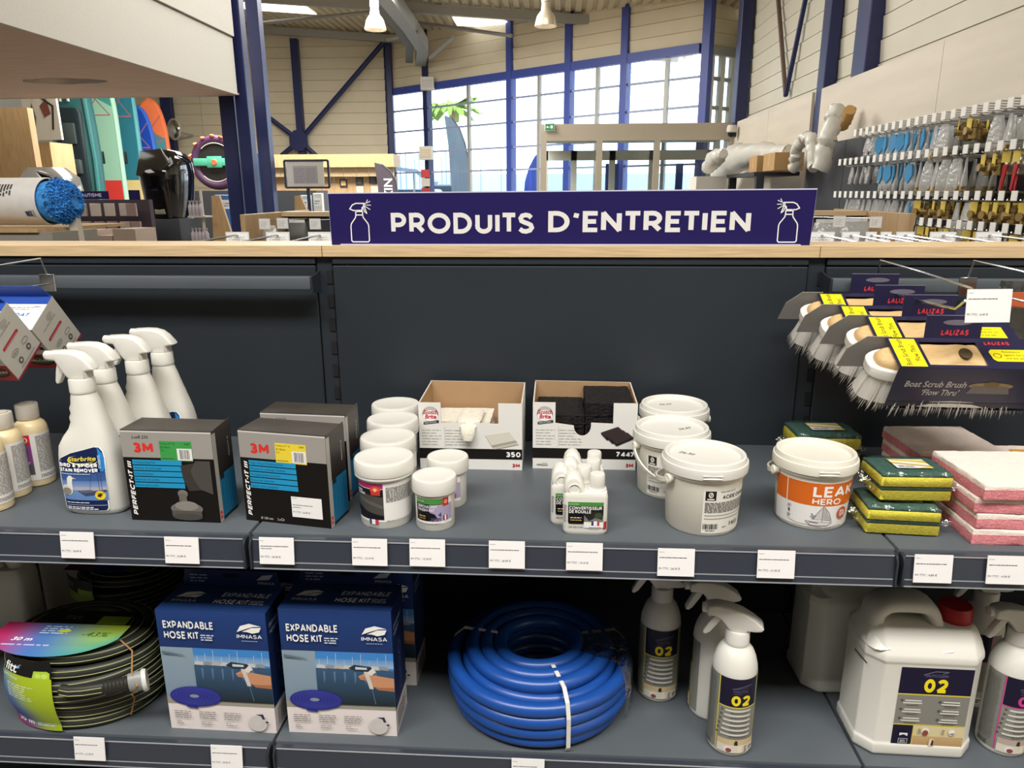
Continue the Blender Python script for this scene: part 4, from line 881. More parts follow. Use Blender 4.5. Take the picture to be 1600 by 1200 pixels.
# ---------------------------------------------------------------- lidded buckets
m_bucket = mat('ivory_bucket_plastic', '#dedacc', 0.35)
def bucket(label, loc, rz, rt, rb, h, handle, group):
    t = thing('lidded_bucket', label, 'bucket', loc, rz, group)
    P = [(rb-.002, 0), (rb, .0025), (rt-.0068, h-.030), (rt-.0035, h-.029), (rt-.0030, h-.012)]
    MB().lathe(P, 56).build('pail', m_bucket, t)
    ld = MB().lathe([(rt-.0035, h-.024), (rt, h-.0235), (rt+.0005, h-.014), (rt-.0005, h-.009), (rt-.0025, h-.0085), (rt-.0030, h-.006), (rt-.0045, h-.001), (rt-.007, h), (rt-.0095, h-.001), (rt-.0115, h-.0065), (rt-.0150, h-.0075), (0, h-.0070)], 56).build('lid', m_white_cap if group else m_bucket, t)
    MB().box(-.015, .015, -rt-.0012, -rt+.003, h-.0215, h-.0195, r=.0006, seg=1).box(-.015, .015, -rt-.0012, -rt+.003, h-.0165, h-.015, r=.0006, seg=1).build('tear_tab', m_bucket, ld)
    a0, wrap, drop = handle; r = rt+.001; zl = h-.034
    for a in (a0, a0+PI):
        M = Matrix.Rotation(a, 4, 'Z') @ Matrix.Translation((rt-.006, 0, zl)) @ Matrix.Rotation(PI/2, 4, 'Y')
        MB().lathe([(.0062, 0), (.0062, .006), (.0078, .0065), (.0078, .0095), (.0060, .0105), (.0035, .0095), (0, .0095)], 20, M=M).build('handle_lug', m_bucket, t)
    pts = []
    for k in range(25):
        u = k/24; a = a0+wrap*PI*u; rr = rt+.0035+.004*math.sin(PI*u); pts.append((rr*math.cos(a), rr*math.sin(a), zl-drop*math.sin(PI*u)**.75))
    MB().tube(pts, 0, 4, sq=(.0030, .0072)).build('handle', m_bucket, t)
    return t, P
def acid_label(t, P, ang):
    p = Print(.004)
    p.rect(-.046, .006, .046, .078, '#e6e3da'); p.rect(-.043, .062, -.028, .078, '#1b1a1a'); p.ring(-.0355, .0715, .0034, .0046, .0014, '#e6e3da', 14); p.line([(-.0365, .0685), (-.0345, .0745)], .0012, '#e6e3da'); p.rect(-.0405, .0635, -.0305, .0655, '#e6e3da')
    p.fine(-.022, .0735, .004, .0785, '#8e8b84', .0028); p.text('ACIDE OXALIQUE', -.0185, .0645, .0062, '#262421', w=.060, sw=0.18)
    p.fine(-.043, .040, .043, .0600, '#6e6b66', .0026, .6, 21, .06); p.rect(-.043, .0365, .043, .0372, '#55524e'); p.rect(-.043, .0310, .043, .0317, '#55524e')
    p.bars(-.044, .0135, -.022, .0225, seed=9); p.fine(-.040, .0105, -.026, .0125, '#6e6b66', .002); p.fine(-.015, .0155, -.007, .0175, '#6e6b66', .002); p.text('1 KG', -.003, .0165, .0072, '#262421', w=.019, sw=0.16)
    p.build('label_print', cyl_map(prof_r(P), ang), t, lift=.0004)
def scribble(t, h, x, y, rot, s):
    p = Print(); p.text(s, x, y, .008, '#55504c', w=.026, shear=.3, rot=rot); p.build('marker_note', lambda u, v, d_: Vector((u, v, h-.0070+d_)), t, lift=.0004)
HB = .121
q = Vector((.7215, -.386, 0)); t, P = bucket('white lidded bucket labelled ACIDE OXALIQUE, nearest of the three', (q.x, q.y, ZA), 0, .0680, .0565, HB, (math.radians(208), -1, .02), 'oxalic acid buckets')
acid_label(t, P, math.radians(-52)); scribble(t, HB, -.040, .012, -.5, '26,30')
q = Vector((.690, -.2505, 0)); t, P = bucket('white lidded bucket labelled ACIDE OXALIQUE with its bail hanging in front, middle', (q.x, q.y, ZA), 0, .0680, .0565, HB, (math.radians(196), 1, .052), 'oxalic acid buckets')
acid_label(t, P, math.radians(-92)); scribble(t, HB, .012, -.008, .45, '26,30')
q = Vector((.716, -.108, 0)); t, P = bucket('white lidded bucket at the back against the dark panel', (q.x, q.y, ZA), 0, .0680, .0565, HB, (math.radians(5), 1, .03), 'oxalic acid buckets')
acid_label(t, P, math.radians(-150)); scribble(t, HB, -.028, .004, .2, '26,30')
HL = .1185
q = Vector((.9045, -.358, 0)); t, P = bucket('white lidded bucket with orange band reading LEAK HERO', (q.x, q.y, ZA), 0, .0655, .0545, HL, (math.radians(186), -1, .012), None)
p = Print(.004)
p.rect(-.075, .006, .10, .083, '#e9e7e2'); p.rect(-.075, .043, .10, .0815, '#d8691f'); p.rect(-.0505, .006, -.0490, .0815, '#e9e7e2')
p.text('LEAK', -.0125, .0585, .0185, '#f3f1ec', w=.066, sw=0.2); p.text('HERO', -.0125, .0455, .0105, '#f3f1ec', w=.042, sw=0.19)
p.line([(.004, .0165), (.004, .0435)], .0008, '#4a4644'); p.poly([(.0028, .0415), (-.0085, .0200), (.0028, .0195)], '#c9c8c6'); p.poly([(.0055, .0425), (.0180, .0180), (.0055, .0195)], '#b0afae'); p.line([(.0055, .0425), (.0135, .031), (.0180, .0180)], .0006, '#55514f'); p.line([(.0028, .0415), (-.0045, .030), (-.0085, .0200)], .0006, '#55514f')
p.poly([(-.0195, .0165), (.0190, .0155), (.0120, .0095), (-.012, .0095)], '#d8d2d0'); p.line([(-.0195, .0165), (.0190, .0155), (.0120, .0095), (-.012, .0095)], .0006, '#3f3a3c', True); p.line([(-.014, .0150), (-.002, .0142)], .0012, '#7a3a50')
p.line([(-.012, .030), (-.009, .026)], .0012, '#4a4f78'); p.line([(-.013, .025), (-.009, .024)], .0010, '#4a4f78'); p.line([(-.009, .026), (-.006, .027)], .0010, '#4a4f78'); p.line([(-.011, .0215), (-.008, .023)], .001, '#4a4f78')
p.line([(-.045, .013), (-.032, .0095), (-.018, .0105), (-.004, .0075), (.010, .0058), (.024, .0088), (.036, .0088)], .0007, '#4a4644')
p.ring(.0345, .0300, .0088, .0105, .0036, '#c9543a', 20); p.rect(.0300, .0255, .0390, .0345, '#ead9d2'); p.fine(.0310, .0262, .0380, .034, '#c9543a', .0022)
p.fine(-.047, .034, -.041, .040, '#9a9896', .003); p.rect(-.0455, .026, -.0430, .031, '#33302e'); p.fine(-.047, .016, -.0415, .023, '#7a7876', .003); p.fine(.036, .046, .054, .052, '#e08a4a', .003)
p.build('label_print', cyl_map(prof_r(P), math.radians(-94)), t, lift=.0004, label='printed wrap with sailing boat and orange band')

# ---------------------------------------------------------------- yellow and green sponge packs
m_foam = mat('yellow_cellulose_foam', '#ecdf4c', 0.8, bump=0.7, bscale=260, noise=0.12, nscale=160)
m_scour = mat('green_scourer', '#37594f', 0.9, bump=0.8, bscale=500, noise=0.2, nscale=200)
m_wrap = mat_film('clear_crinkled_wrap', gloss=.05, rough=.10, bump=1.0, bscale=38)
def sponge_pack(label, loc, rz, sticker=True):
    t = thing('sponge_pack', label, 'sponge', loc, rz, 'wrapped sponge packs'); w, d = .109, .078
    for k in range(2):
        z = .0015+k*.0225
        s = MB().box(-w/2, w/2, -d/2, d/2, z, z+.0165, r=.003).build('sponge', m_foam, t); MB().box(-w/2+.0005, w/2-.0005, -d/2+.0005, d/2-.0005, z+.0165, z+.0215, r=.002).build('scour_layer', m_scour, s)
    r = random.Random(int(abs(loc[1])*1000)); rings = []
    for z, g in ((0.0003, -.004), (.004, .002), (.012, .0035), (.022, .0022), (.033, .003), (.043, .0015), (.0485, -.003)):
        rings.append([(x+(r.uniform(-.0012, .0016) if abs(x) > w/2-.004 else 0), y+r.uniform(-.0008, .0012), z) for x, y, _ in sring(-w/2-g, w/2+g, d/2+g, 0, 44, 9)])
    wr = MB().loft(rings).build('wrap', m_wrap, t)
    for s in (-1, 1):
        b = MB(); n = 9; vs = []; 
        for k in range(n):
            y = -d/2*.8+d*.8*k/(n-1); vs += [(s*(w/2+.002), y, .020+.012*math.sin(k*2.1)), (s*(w/2+.018+.004*math.sin(k*1.7)), y*1.12, .018+.008*math.sin(k*2.9+1))]
        b.add(vs, [(2*k, 2*k+2, 2*k+3, 2*k+1) for k in range(n-1)]); b.build('wrap_end', m_wrap, wr)
    if sticker:
        p = Print(); p.rect(-.022, -.016, .034, .024, '#e9e6dc'); p.poly([(-.022, .024), (.034, .018), (.034, .006), (.004, .014), (-.022, .018)], '#d8c14c'); p.poly([(-.022, .010), (.034, -.004), (.034, -.010), (-.022, .004)], '#caa93c'); p.rect(-.018, -.014, .010, -.004, '#dcdce6'); p.bars(-.017, -.012, -.008, -.005, '#333', 4); p.fine(-.006, -.014, .008, -.005, '#777', .0026); p.poly([(.012, -.016), (.034, -.016), (.034, -.009), (.020, -.012)], '#e3cf5c')
        p.build('sticker', lambda x, y, d_: Vector((x, y, .0475+d_)), t, lift=.0003)
    return t
sp = sponge_pack('clear-wrapped yellow sponge pack lying on the shelf beside the orange bucket', (1.0285, -.383, ZA), -.07)
sponge_pack('clear-wrapped yellow sponge pack with paper sticker, on top of another pack', (1.047, -.365, ZA+.0495), .01)
sponge_pack('clear-wrapped dark green sponge pack behind the orange-banded bucket', (1.015, -.080, ZA), .02).scale = (1.12, 1.12, 1.38)
# ---------------------------------------------------------------- pink and white pads
m_pink = mat('pink_cellulose_foam', '#e08a90', 0.8, bump=0.8, bscale=240, noise=0.1, nscale=120)
m_fleece = mat('white_scour_fleece', '#e9d9cf', 0.95, bump=0.5, bscale=500, noise=0.05, nscale=80)
def pink_pad(label, loc, rz, group='pink and white scrub pads', w=.150, d=.150):
    t = thing('scrub_pad', label, 'scrub pad', loc, rz, group); r = random.Random(int(loc[2]*10000)+int(loc[0]*977))
    def ring(z, g):
        pts = []
        for i in range(18): pts.append((-w/2+w*i/18, -d/2))
        for i in range(18): pts.append((w/2, -d/2+d*i/18))
        for i in range(18): pts.append((w/2-w*i/18, d/2))
        for i in range(18): pts.append((-w/2, d/2-d*i/18))
        return [(x*(1-g)+r.uniform(-.0007, .0007), y*(1-g)+r.uniform(-.0007, .0007), z+r.uniform(-.0004, .0004)) for x, y in pts]
    MB().loft([ring(.0005, .012), ring(.003, 0), ring(.011, .004), ring(.0165, 0)]).build('foam', m_pink, t)
    MB().loft([ring(.0165, .004), ring(.020, .002), ring(.0235, .010), ring(.0245, .03)]).build('fleece_face', m_fleece, t)
    return t
for k, (dx, dy, a, lab) in enumerate(((0, 0, -.02, 'bottom pad of the front stack of pink and white scrub pads'), (.001, .003, .01, 'second pad from below in the front stack of pink and white pads'), (-.002, .002, -.03, 'third pad from below in the front stack of pink and white pads'), (-.001, -.004, .02, 'top pad of the front stack of pink and white pads'))):
    pink_pad(lab, (1.194+dx, -.373+dy, ZA+.0252*k), a)
for k, lab in enumerate(('lower pad of the rear pink and white stack by the sponge packs', 'middle pad of the rear pink and white stack by the sponge packs', 'white-topped pad crowning the rear stack by the sponge packs')):
    pink_pad(lab, (1.205, -.170+.002*k, ZA+.0252*k), .015*k)
for k, lab in enumerate(('lower pink pad at the far right photo edge', 'pink pad with a paper band at the far right photo edge')):
    t = pink_pad(lab, (1.385, -.20, ZA+.0252*k), .0)
p = Print(); p.rect(-.05, -.05, .05, .05, '#e2dcc8'); p.rect(-.05, .02, .05, .05, '#e0a840'); p.ell(.0, -.01, .03, .02, '#8a8678'); p.fine(-.045, -.045, .04, -.03, '#666', .004); p.build('paper_band', lambda x, y, d_: Vector((x, y, .0248+d_)), t, lift=.0006)
# ================================================================== goods on the lower shelf
def SLo(px, py): return onZ(px, py, ZL)
# ---------------------------------------------------------------- striped garden hose coils
m_hose = mat('black_garden_hose', '#2a2a25', 0.5, spec=0.4)
m_stripe = mat('lime_hose_stripe', '#a3ab74', 0.5)
m_cuff = mat('grey_hose_connector', '#8b8d8c', 0.4); m_cuff_w = mat('white_hose_ring', '#d8d6cf', 0.4); m_band = mat('tan_rubber_band', '#a07a4c', 0.6)
m_black_card = mat('black_sleeve_card', '#1c1b19', 0.5)
def hose_coil(label, loc, rz, R=.140, layers=7, rad=.0114, labels=True, group='striped garden hose coils'):
    t = thing('garden_hose_coil', label, 'hose', loc, rz, group); r = random.Random(int(loc[0]*1000)+5)
    turns = []
    for L in range(layers):
        z = rad+L*rad*1.78; f = (L+.5)/layers; bulge = R*(0.86+0.14*math.sin(PI*min(max(f, .12), .9)))
        if L == layers-1: bulge = R*.86
        turns.append((bulge, z))
    for k in range(4): turns.append((R*.86-.018*(k+1), rad+(layers-1)*rad*1.78+(.003 if k < 2 else -.001)))
    for k in range(3): turns.append((R*.86-.018*4, rad+(layers-2-k*2)*rad*1.78))
    for i, (q, z) in enumerate(turns):
        tx, ty = r.uniform(-.012, .012), r.uniform(-.02, .02); pts = []; n = 56; ax = r.uniform(-.004, .004)
        for k in range(n):
            a = 2*PI*k/n; pts.append(((q+ax*math.cos(2*a))*math.cos(a), (q-ax)*math.sin(a), z+.14*(tx*math.cos(a)+ty*math.sin(a))+.001*math.sin(3*a+i)))
        h = MB().tube(pts, rad, 10, closed=True).build('hose_turn', m_hose, t)
        for w in ((.25, 1.15) if i < layers else (1.2,)):
            st = []
            for k in range(n):
                a = 2*PI*k/n; x, y, zz = pts[k]; nx, ny = math.cos(a), math.sin(a)
                st.append((x+nx*rad*math.cos(w-.35)*1.0, y+ny*rad*math.cos(w-.35)*1.0, zz+rad*math.sin(w-.35)))
            MB().tube(st, .0009, 5, closed=True).build('stripe', m_stripe, h)
    return t
FC = Vector((-.388, -.353, ZL)); RF = .134
fh = hose_coil('black garden hose coil with lime stripes and rainbow card sleeve, in front', FC, 0, R=RF); fh.scale = (1, .78, 1)
HF = .0114*2+6*.0114*1.78
def fitt_front(u, v, d):   # down the bulging outside of the coil; v 0..HF
    f = min(max(v/HF, 0), 1); q = RF*(0.86+0.14*math.sin(PI*min(max(f, .12), .9)))+.0160+d; a = -PI/2+u/RF
    return Vector((q*math.cos(a), q*math.sin(a), v))
g = Print(.006, .008); A = -.24
def grad(p, x0, y0, x1, y1, f, nx=10, ny=14):
    for i in range(nx):
        for j in range(ny):
            xs = [x0+(x1-x0)*(i+a)/nx for a in (0, 1)]; ys = [y0+(y1-y0)*(j+a)/ny for a in (0, 1)]
            p._conv([(xs[0], ys[0]), (xs[1], ys[0]), (xs[1], ys[1]), (xs[0], ys[1])], [f((i+a)/nx, (j+b)/ny) for a, b in ((0, 0), (1, 0), (1, 1), (0, 1))])
    p.layer += 1
def mixc(a, b, t): t = min(max(t, 0), 1); t = t*t*(3-2*t); return tuple(x+(y-x)*t for x, y in zip(a, b))
lime, blue, mag, teal, navy = hx('#a3b927'), hx('#4a72b4'), hx('#b02a5c'), hx('#4fa089'), hx('#4a4a96')
def frontcol(u, v):
    c = mixc(blue, lime, (u*1.1+(v-.5)*.75)*1.5-.15) if v > .2 else mixc(navy, teal, u*1.3)
    if v <= .45: c = mixc(mixc(navy, lime, u*1.6-.45), c, (v-.2)*4)
    return mixc(mag, c, (v-.02)*6+u*1.2)
grad(g, -.082, .004, .0, .112, frontcol); g.rect(-.082, .112, .0, HF-.002, '#181715')
g.poly([(-.026, .112), (-.002, .112), (-.002, .122), (-.006, .125), (-.024, .124)], '#a3c23a'); g.ell(-.018, .117, .0045, .0045, '#b9d45c', 8); g.ell(-.009, .117, .0045, .0045, '#b9d45c', 8)
g.text('fitt', -.078, .1145, .0165, '#f4f4f2', w=.026, bold=.02, shear=.12); g.ell(-.047, .130, .0022, .0022, '#d8506a'); g.ell(-.050, .1255, .0026, .0026, '#58a8d8')
g.text('FITT Force', -.078, .103, .0048, '#eef2e4', w=.028, bold=.01); g.fine(-.070, .064, -.020, .097, '#dfe8d8', .0042, .35, 3, .4)
g.text('30 m', -.070, .012, .0098, '#f2eef2', w=.030, bold=.025); g.fine(-.034, .012, -.004, .021, '#c8d4e0', .004)
g.build('card_sleeve', lambda u, v, d: fitt_front(u*1.3+.008, v, d), fh, lift=.0015, label='rainbow printed card sleeve with white lettering')
# top card: a rounded disc of printed card lying on the coil
g = Print(.02, .02); zt = HF+.009
def topcol(u, v): return mixc(mixc(mag, blue, u*2.6-.1), mixc(teal, lime, v*1.6-.2), u*1.9-.7)
n = 22; X0, X1 = -.135, .098
for i in range(n):
    x0, x1 = X0+(X1-X0)*i/n, X0+(X1-X0)*(i+1)/n
    def ys(x):
        k = math.sqrt(max(0, 1-((x+.0185)/.118)**2)); return (-.056-.078*k, -.015+.0*k)
    (a0, b0), (a1, b1) = ys(x0), ys(x1); u0, u1 = i/n, (i+1)/n
    m0, m1 = (a0+b0)/2, (a1+b1)/2
    g._conv([(x0, a0), (x1, a1), (x1, m1), (x0, m0)], [topcol(u0, 0), topcol(u1, 0), topcol(u1, .5), topcol(u0, .5)]); g._conv([(x0, m0), (x1, m1), (x1, b1), (x0, b0)], [topcol(u0, .5), topcol(u1, .5), topcol(u1, 1), topcol(u0, 1)])
g.layer += 1
g.rect(-.082, -.015, .085, .040, '#181715'); g.rect(.030, -.012, .085, .020, '#7f9a2c'); g.text('fitt', -.040, .004, .018, '#6e6e6a', w=.035, shear=.15)
g.text('30 m', -.092, -.085, .013, '#f4f0f4', w=.038, bold=.02, shear=.1); g.text('-43%', .025, -.062, .018, '#49701e', w=.05, shear=.25); g.fine(-.055, -.060, .0, -.022, '#c8dcf0', .0085, .4, 7, .3); g.fine(-.10, -.108, .0, -.094, '#b8a8d8', .009, .5, 8); g.ell(-.012, -.045, .012, .006, '#c8d04a')
g.build('top_card', lambda x, y, d: Vector((x, y, zt+d+max(0, -y-.10)*-.12)), fh, lift=.0012, dl=.0001)
# free end of the hose with its connector and the band that ties it down
e0 = [(.026, -RF*1.10, .094), (.044, -RF*1.13, .094), (.068, -RF*1.11, .095), (.098, -RF*1.03, .096)]
ho = MB().tube(e0, .0105, 12).build('hose_end', m_hose, fh)
for dz in (.0050, -.0035): MB().tube([(x, y-math.sqrt(.0105**2-dz**2), z+dz) for x, y, z in e0], .0010, 5).build('stripe', m_stripe, ho)
q0, q1 = Vector(e0[-1]), Vector((.140, -.122, .099))
dv = (q1-q0); MB().tube([q0+dv*k/14 for k in range(15)], [.0142 if k % 2 else .0124 for k in range(15)], 14).build('bend_guard', m_hose, fh)
d1 = dv.normalized(); MB().tube([q1-d1*.004, q1+d1*.012, q1+d1*.020], [.0165, .0180, .0175], 18).build('connector', m_cuff, fh); MB().tube([q1+d1*.018, q1+d1*.020, q1+d1*.026], [.0195, .021, .0195], 18).build('connector_ring', m_cuff_w, fh)
c1 = q1+d1*.010; MB().tube([Vector((.098, -.060, HF+.004)), Vector((.122, -.070, HF-.012)), c1+Vector((-.006, -.004, .019)), c1+Vector((.008, -.019, .002)), c1+Vector((-.008, -.012, -.022)), Vector((.124, -.09, .05)), Vector((.112, -.09, .012))], .0016, 6).build('rubber_band', m_band, fh)
h2 = hose_coil('black garden hose coil with striped turns in the shadow behind the front coil', Vector((-.442, -.118, ZL)), .0, R=.090, layers=7); h2.scale = (1.15, 1, 1)
g = Print(.006, .01); g.rect(-.055, .10, .02, .142, '#1c1b18'); g.text('fitt', -.052, .118, .015, '#8a8a86', w=.03, shear=.12); g.rect(-.055, .088, .02, .108, '#7f9a2c'); g.rect(-.012, .108, .018, .120, '#93b038')
def f2(u, v, d):
    a = -PI/2+u/.090-.35; q = .090+.0135+d; return Vector((q*math.cos(a), q*math.sin(a), v+.014))
g.build('card_sleeve', f2, h2, lift=.001)
g = Print(.02, .02); g.rect(-.075, -.085, -.025, -.01, '#6a2a58'); g.rect(-.025, -.09, .035, -.01, '#344a88'); g.rect(.035, -.085, .075, -.01, '#4a6a24'); g.build('top_card', lambda x, y, d: Vector((x, y, .170+d)), h2, lift=.001)
# white cans in the dark at the far left
m_can = mat('dim_white_can', '#cfcdc4', 0.45)
for x, y, lab in ((-.655, -.20, 'white jerrycan in the shade at the left edge, nearer one'), (-.625, -.06, 'white jerrycan in the shade behind the striped hose, farther one')):
    t = thing('small_jerrycan', lab, 'jerrycan', (x, y, ZL), .0, 'jerrycans in the shade')
    MB().loft([sring(-.052*s, .052*s, .034*s, z, 32, 5) for z, s in ((0, .95), (.004, 1), (.150, 1), (.165, .96), (.178, .8))]).build('body', m_can, t)
    MB().prism([(-.040, .170), (.004, .170), (-.002, .198), (-.014, .208), (-.030, .206), (-.040, .192)], -.016, .016, 'Y', r=.005).build('grip', m_can, t)
    MB().lathe([(.016, .172), (.016, .186), (.018, .187), (.018, .208), (.016, .211)], 24, M=Matrix.Translation((.026, 0, 0))).build('cap', m_can, t)

# ---------------------------------------------------------------- hose kit cartons
m_navy = mat('navy_print_card', '#1c3264', 0.4, spec=0.45); m_navy_d = mat('dark_navy_print_card', '#15233f', 0.45)
def hose_kit(label, loc, rz, w=.193, d=.086, h=.246, full=True):
    t = thing('hose_kit_carton', label, 'carton', loc, rz, 'expandable hose kit cartons')
    MB().box(-w/2, w/2, -d/2, d/2, 0, h, r=.0007, seg=1).build('carton', m_navy, t)
    W = w/2; p = Print()
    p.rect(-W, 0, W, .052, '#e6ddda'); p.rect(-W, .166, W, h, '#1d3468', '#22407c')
    # photograph of a marina
    p.rect(-W, .052, W, .166, '#8d979b'); p.rect(-W, .062, -W+.058, .166, '#7d92a6', '#8fa2b0'); p.rect(-W, .052, W, .066, '#9a968c')
    p.rect(-W+.058, .062, W, .166, '#4d86bd', '#3f86cf'); p.rect(-W+.058, .136, W, .152, '#9db8d4', '#5c93cc'); 
    for k in range(9): x = -W+.064+.0145*k; p.line([(x, .132), (x+.0006, .150+.013*((k*7) % 3)/2)], .0009, '#c5ccd2')
    for k in range(8): x = -W+.066+.0155*k; p.poly([(x-.008, .134), (x-.004, .141), (x+.007, .140), (x+.011, .133)], ('#c9c8c2', '#8f9498', '#b5b2aa')[k % 3])
    p.rect(-W+.058, .062, W, .133, '#1f2a2e', '#3a5a7c'); 
    for k in range(6): x = -W+.070+.018*k; p.poly([(x, .128), (x+.004, .128), (x+.003, .112), (x+.001, .104)], '#5d7a92')
    # hand with spray gun
    p.poly([(W, .092), (W, .118), (W-.020, .121), (W-.036, .124), (W-.052, .126), (W-.062, .120), (W-.058, .114), (W-.044, .112), (W-.040, .103), (W-.028, .095)], '#c9906c'); p.poly([(W-.060, .118), (W-.048, .121), (W-.040, .117), (W-.050, .113)], '#b87a58'); p.poly([(W, .092), (W, .100), (W-.026, .099), (W-.036, .101), (W-.028, .094)], '#a8714f')
    p.poly([(W-.078, .136), (W-.068, .143), (W-.040, .140), (W-.034, .134), (W-.044, .128), (W-.052, .130), (W-.066, .131)], '#2a3440'); p.poly([(W-.066, .139), (W-.046, .138), (W-.046, .134), (W-.066, .134)], '#c9d2da'); p.poly([(W-.052, .130), (W-.044, .130), (W-.036, .096), (W-.043, .096)], '#d0cac4'); p.poly([(W-.046, .128), (W-.036, .138), (W-.030, .130), (W-.040, .122)], '#e0dad2'); p.line([(W-.039, .096), (W-.034, .066)], .0016, '#56707c')
    # coil of flat blue hose
    p.ell(-W+.054, .070, .0465, .0205, '#2b2f86', 32)
    for k in range(6): p.ring(-W+.054, .071, .041-.0055*k, .0175-.0023*k, .0008, '#4a50b0', 28)
    p.ell(-W+.052, .071, .0085, .0035, '#8a90a8', 14); p.poly([(-W+.036, .054), (-W+.056, .051), (-W+.056, .046), (-W+.036, .048)], '#2b2f86')
    p.poly([(-W+.004, .160), (-W+.040, .154), (-W+.046, .152), (-W+.004, .155)], '#5d7484')
    # lettering
    p.text('EXPANDABLE', -W+.0125, .205, .0145, '#f2f2ee', w=.088, sw=.2); p.text('HOSE KIT', -W+.0125, .185, .0145, '#f2f2ee', w=.061, sw=.2); p.fine(-W+.077, .183, -W+.102, .197, '#cdd2dc', .0045, .5, 3, .3)
    LX, LY = W-.030, .193
    p.text('IMNASA', LX, LY-.002, .0075, '#f2f2ee', w=.044, align='C', sw=0.14); p.fine(LX-.014, LY-.0075, LX+.016, LY-.0055, '#aeb8cc', .002)
    p.poly([(LX-.021, LY+.010), (LX-.014, LY+.022), (LX+.002, LY+.027), (LX+.022, LY+.022), (LX+.008, LY+.021), (LX-.006, LY+.016), (LX-.016, LY+.012)], '#f2f2ee'); p.poly([(LX-.012, LY+.011), (LX+.006, LY+.019), (LX+.022, LY+.020), (LX+.018, LY+.011), (LX+.006, LY+.008), (LX-.004, LY+.011)], '#f2f2ee')
    for k in range(3): p.fine(-W+.012+.045*k, .026, -W+.048+.045*k, .043, '#8d8784', .0042, .4, 10+k, .3); p.fine(-W+.014+.045*k, .010, -W+.036+.045*k, .022, '#a29c99', .0042, .4, 20+k, .5)
    p.ell(W-.031, .022, .0165, .0165, '#cfcbc8', 28); p.ring(W-.031, .022, .012, .012, .0004, '#b5b1ae', 20); p.ring(W-.031, .022, .008, .008, .0004, '#b5b1ae', 20); p.poly([(W-.034, .040), (W-.020, .041), (W-.017, .031), (W-.021, .030), (W-.024, .037)], '#2b3046'); p.ell(W-.014, .025, .003, .002, '#2b3046', 8)
    p.build('front_print', lambda x, z, d_: Vector((x, -d/2-d_, z)), t, lift=.0003)
    D2 = d/2; p = Print()
    p.rect(-W, -D2, W, D2, '#1f3768'); p.text('EXPANDABLE', W-.098, D2-.040, .0135, '#c3c9d4', w=.086, sw=.2, shear=.2); p.text('HOSE KIT', W-.104, D2-.062, .0135, '#f0f0ee', w=.062, sw=.2, shear=.2); p.fine(W-.040, D2-.062, W-.012, D2-.048, '#c3c9d4', .0045)
    p.text('IMNASA', -W+.036, -D2+.026, .008, '#c3c9d4', w=.044, align='C', sw=.14); p.poly([(-W+.016, -D2+.040), (-W+.028, -D2+.056), (-W+.050, -D2+.060), (-W+.064, -D2+.054), (-W+.044, -D2+.050), (-W+.030, -D2+.042)], '#e4e6e8'); p.poly([(-W+.030, -D2+.040), (-W+.046, -D2+.049), (-W+.062, -D2+.050), (-W+.052, -D2+.040), (-W+.042, -D2+.041)], '#e4e6e8')
    p.build('top_print', lambda x, y, d_: Vector((x, y, h+d_)), t, lift=.0003)
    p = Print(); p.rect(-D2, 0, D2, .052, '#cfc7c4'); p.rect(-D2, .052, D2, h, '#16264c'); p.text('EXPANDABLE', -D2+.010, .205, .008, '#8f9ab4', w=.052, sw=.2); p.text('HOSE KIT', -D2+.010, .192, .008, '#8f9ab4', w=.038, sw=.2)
    for k in range(3): p.ring(.0, .150-.035*k, .010, .012, .0012, '#6d7c9c', 16); p.line([(-.01, .168-.035*k), (.008, .172-.035*k)], .001, '#6d7c9c')
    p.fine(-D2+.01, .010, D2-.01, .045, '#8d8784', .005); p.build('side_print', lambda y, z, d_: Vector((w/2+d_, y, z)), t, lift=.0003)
    # hanging tab, folded up at the rear
    tp = MB().prism([(-W+.006, h), (W-.006, h), (W-.012, h+.030), (-W+.012, h+.030)], d/2-.0015, d/2-.0003, 'Y').build('hanging_tab', m_navy, t)
    p = Print(); p.poly([(-W+.006, h), (W-.006, h), (W-.012, h+.030), (-W+.012, h+.030)], '#1c2f5c'); p.ell(0, h+.020, .016, .0035, '#0a1020', 16); p.fine(-W+.020, h+.006, -W+.055, h+.024, '#8d99b2', .006, .4); p.text('IMNASA', W-.032, h+.004, .005, '#aeb8cc', w=.030, align='C', sw=.14); p.poly([(W-.050, h+.012), (W-.038, h+.022), (W-.018, h+.024), (W-.026, h+.014)], '#aeb8cc'); p.build('tab_print', lambda x, z, d_: Vector((x, d/2-.0015-d_, z)), tp, lift=.0003)
    return t
q, a = cpos((-.193, -.438), (-.002, -.441), .086); k1 = hose_kit('blue EXPANDABLE HOSE KIT carton beside the striped hose', (*q, ZL), a, h=.238)
q, a = cpos((.020, -.436), (.212, -.436), .086); hose_kit('blue EXPANDABLE HOSE KIT carton beside the solid blue hose', (*q, ZL), a)
hose_kit('blue hose kit carton in the dark behind the carton nearest the striped hose', (-.088, -.262, ZL), .0, h=.238)
hose_kit('blue hose kit carton in the dark behind the carton nearest the blue coil', (.126, -.255, ZL), -.02)

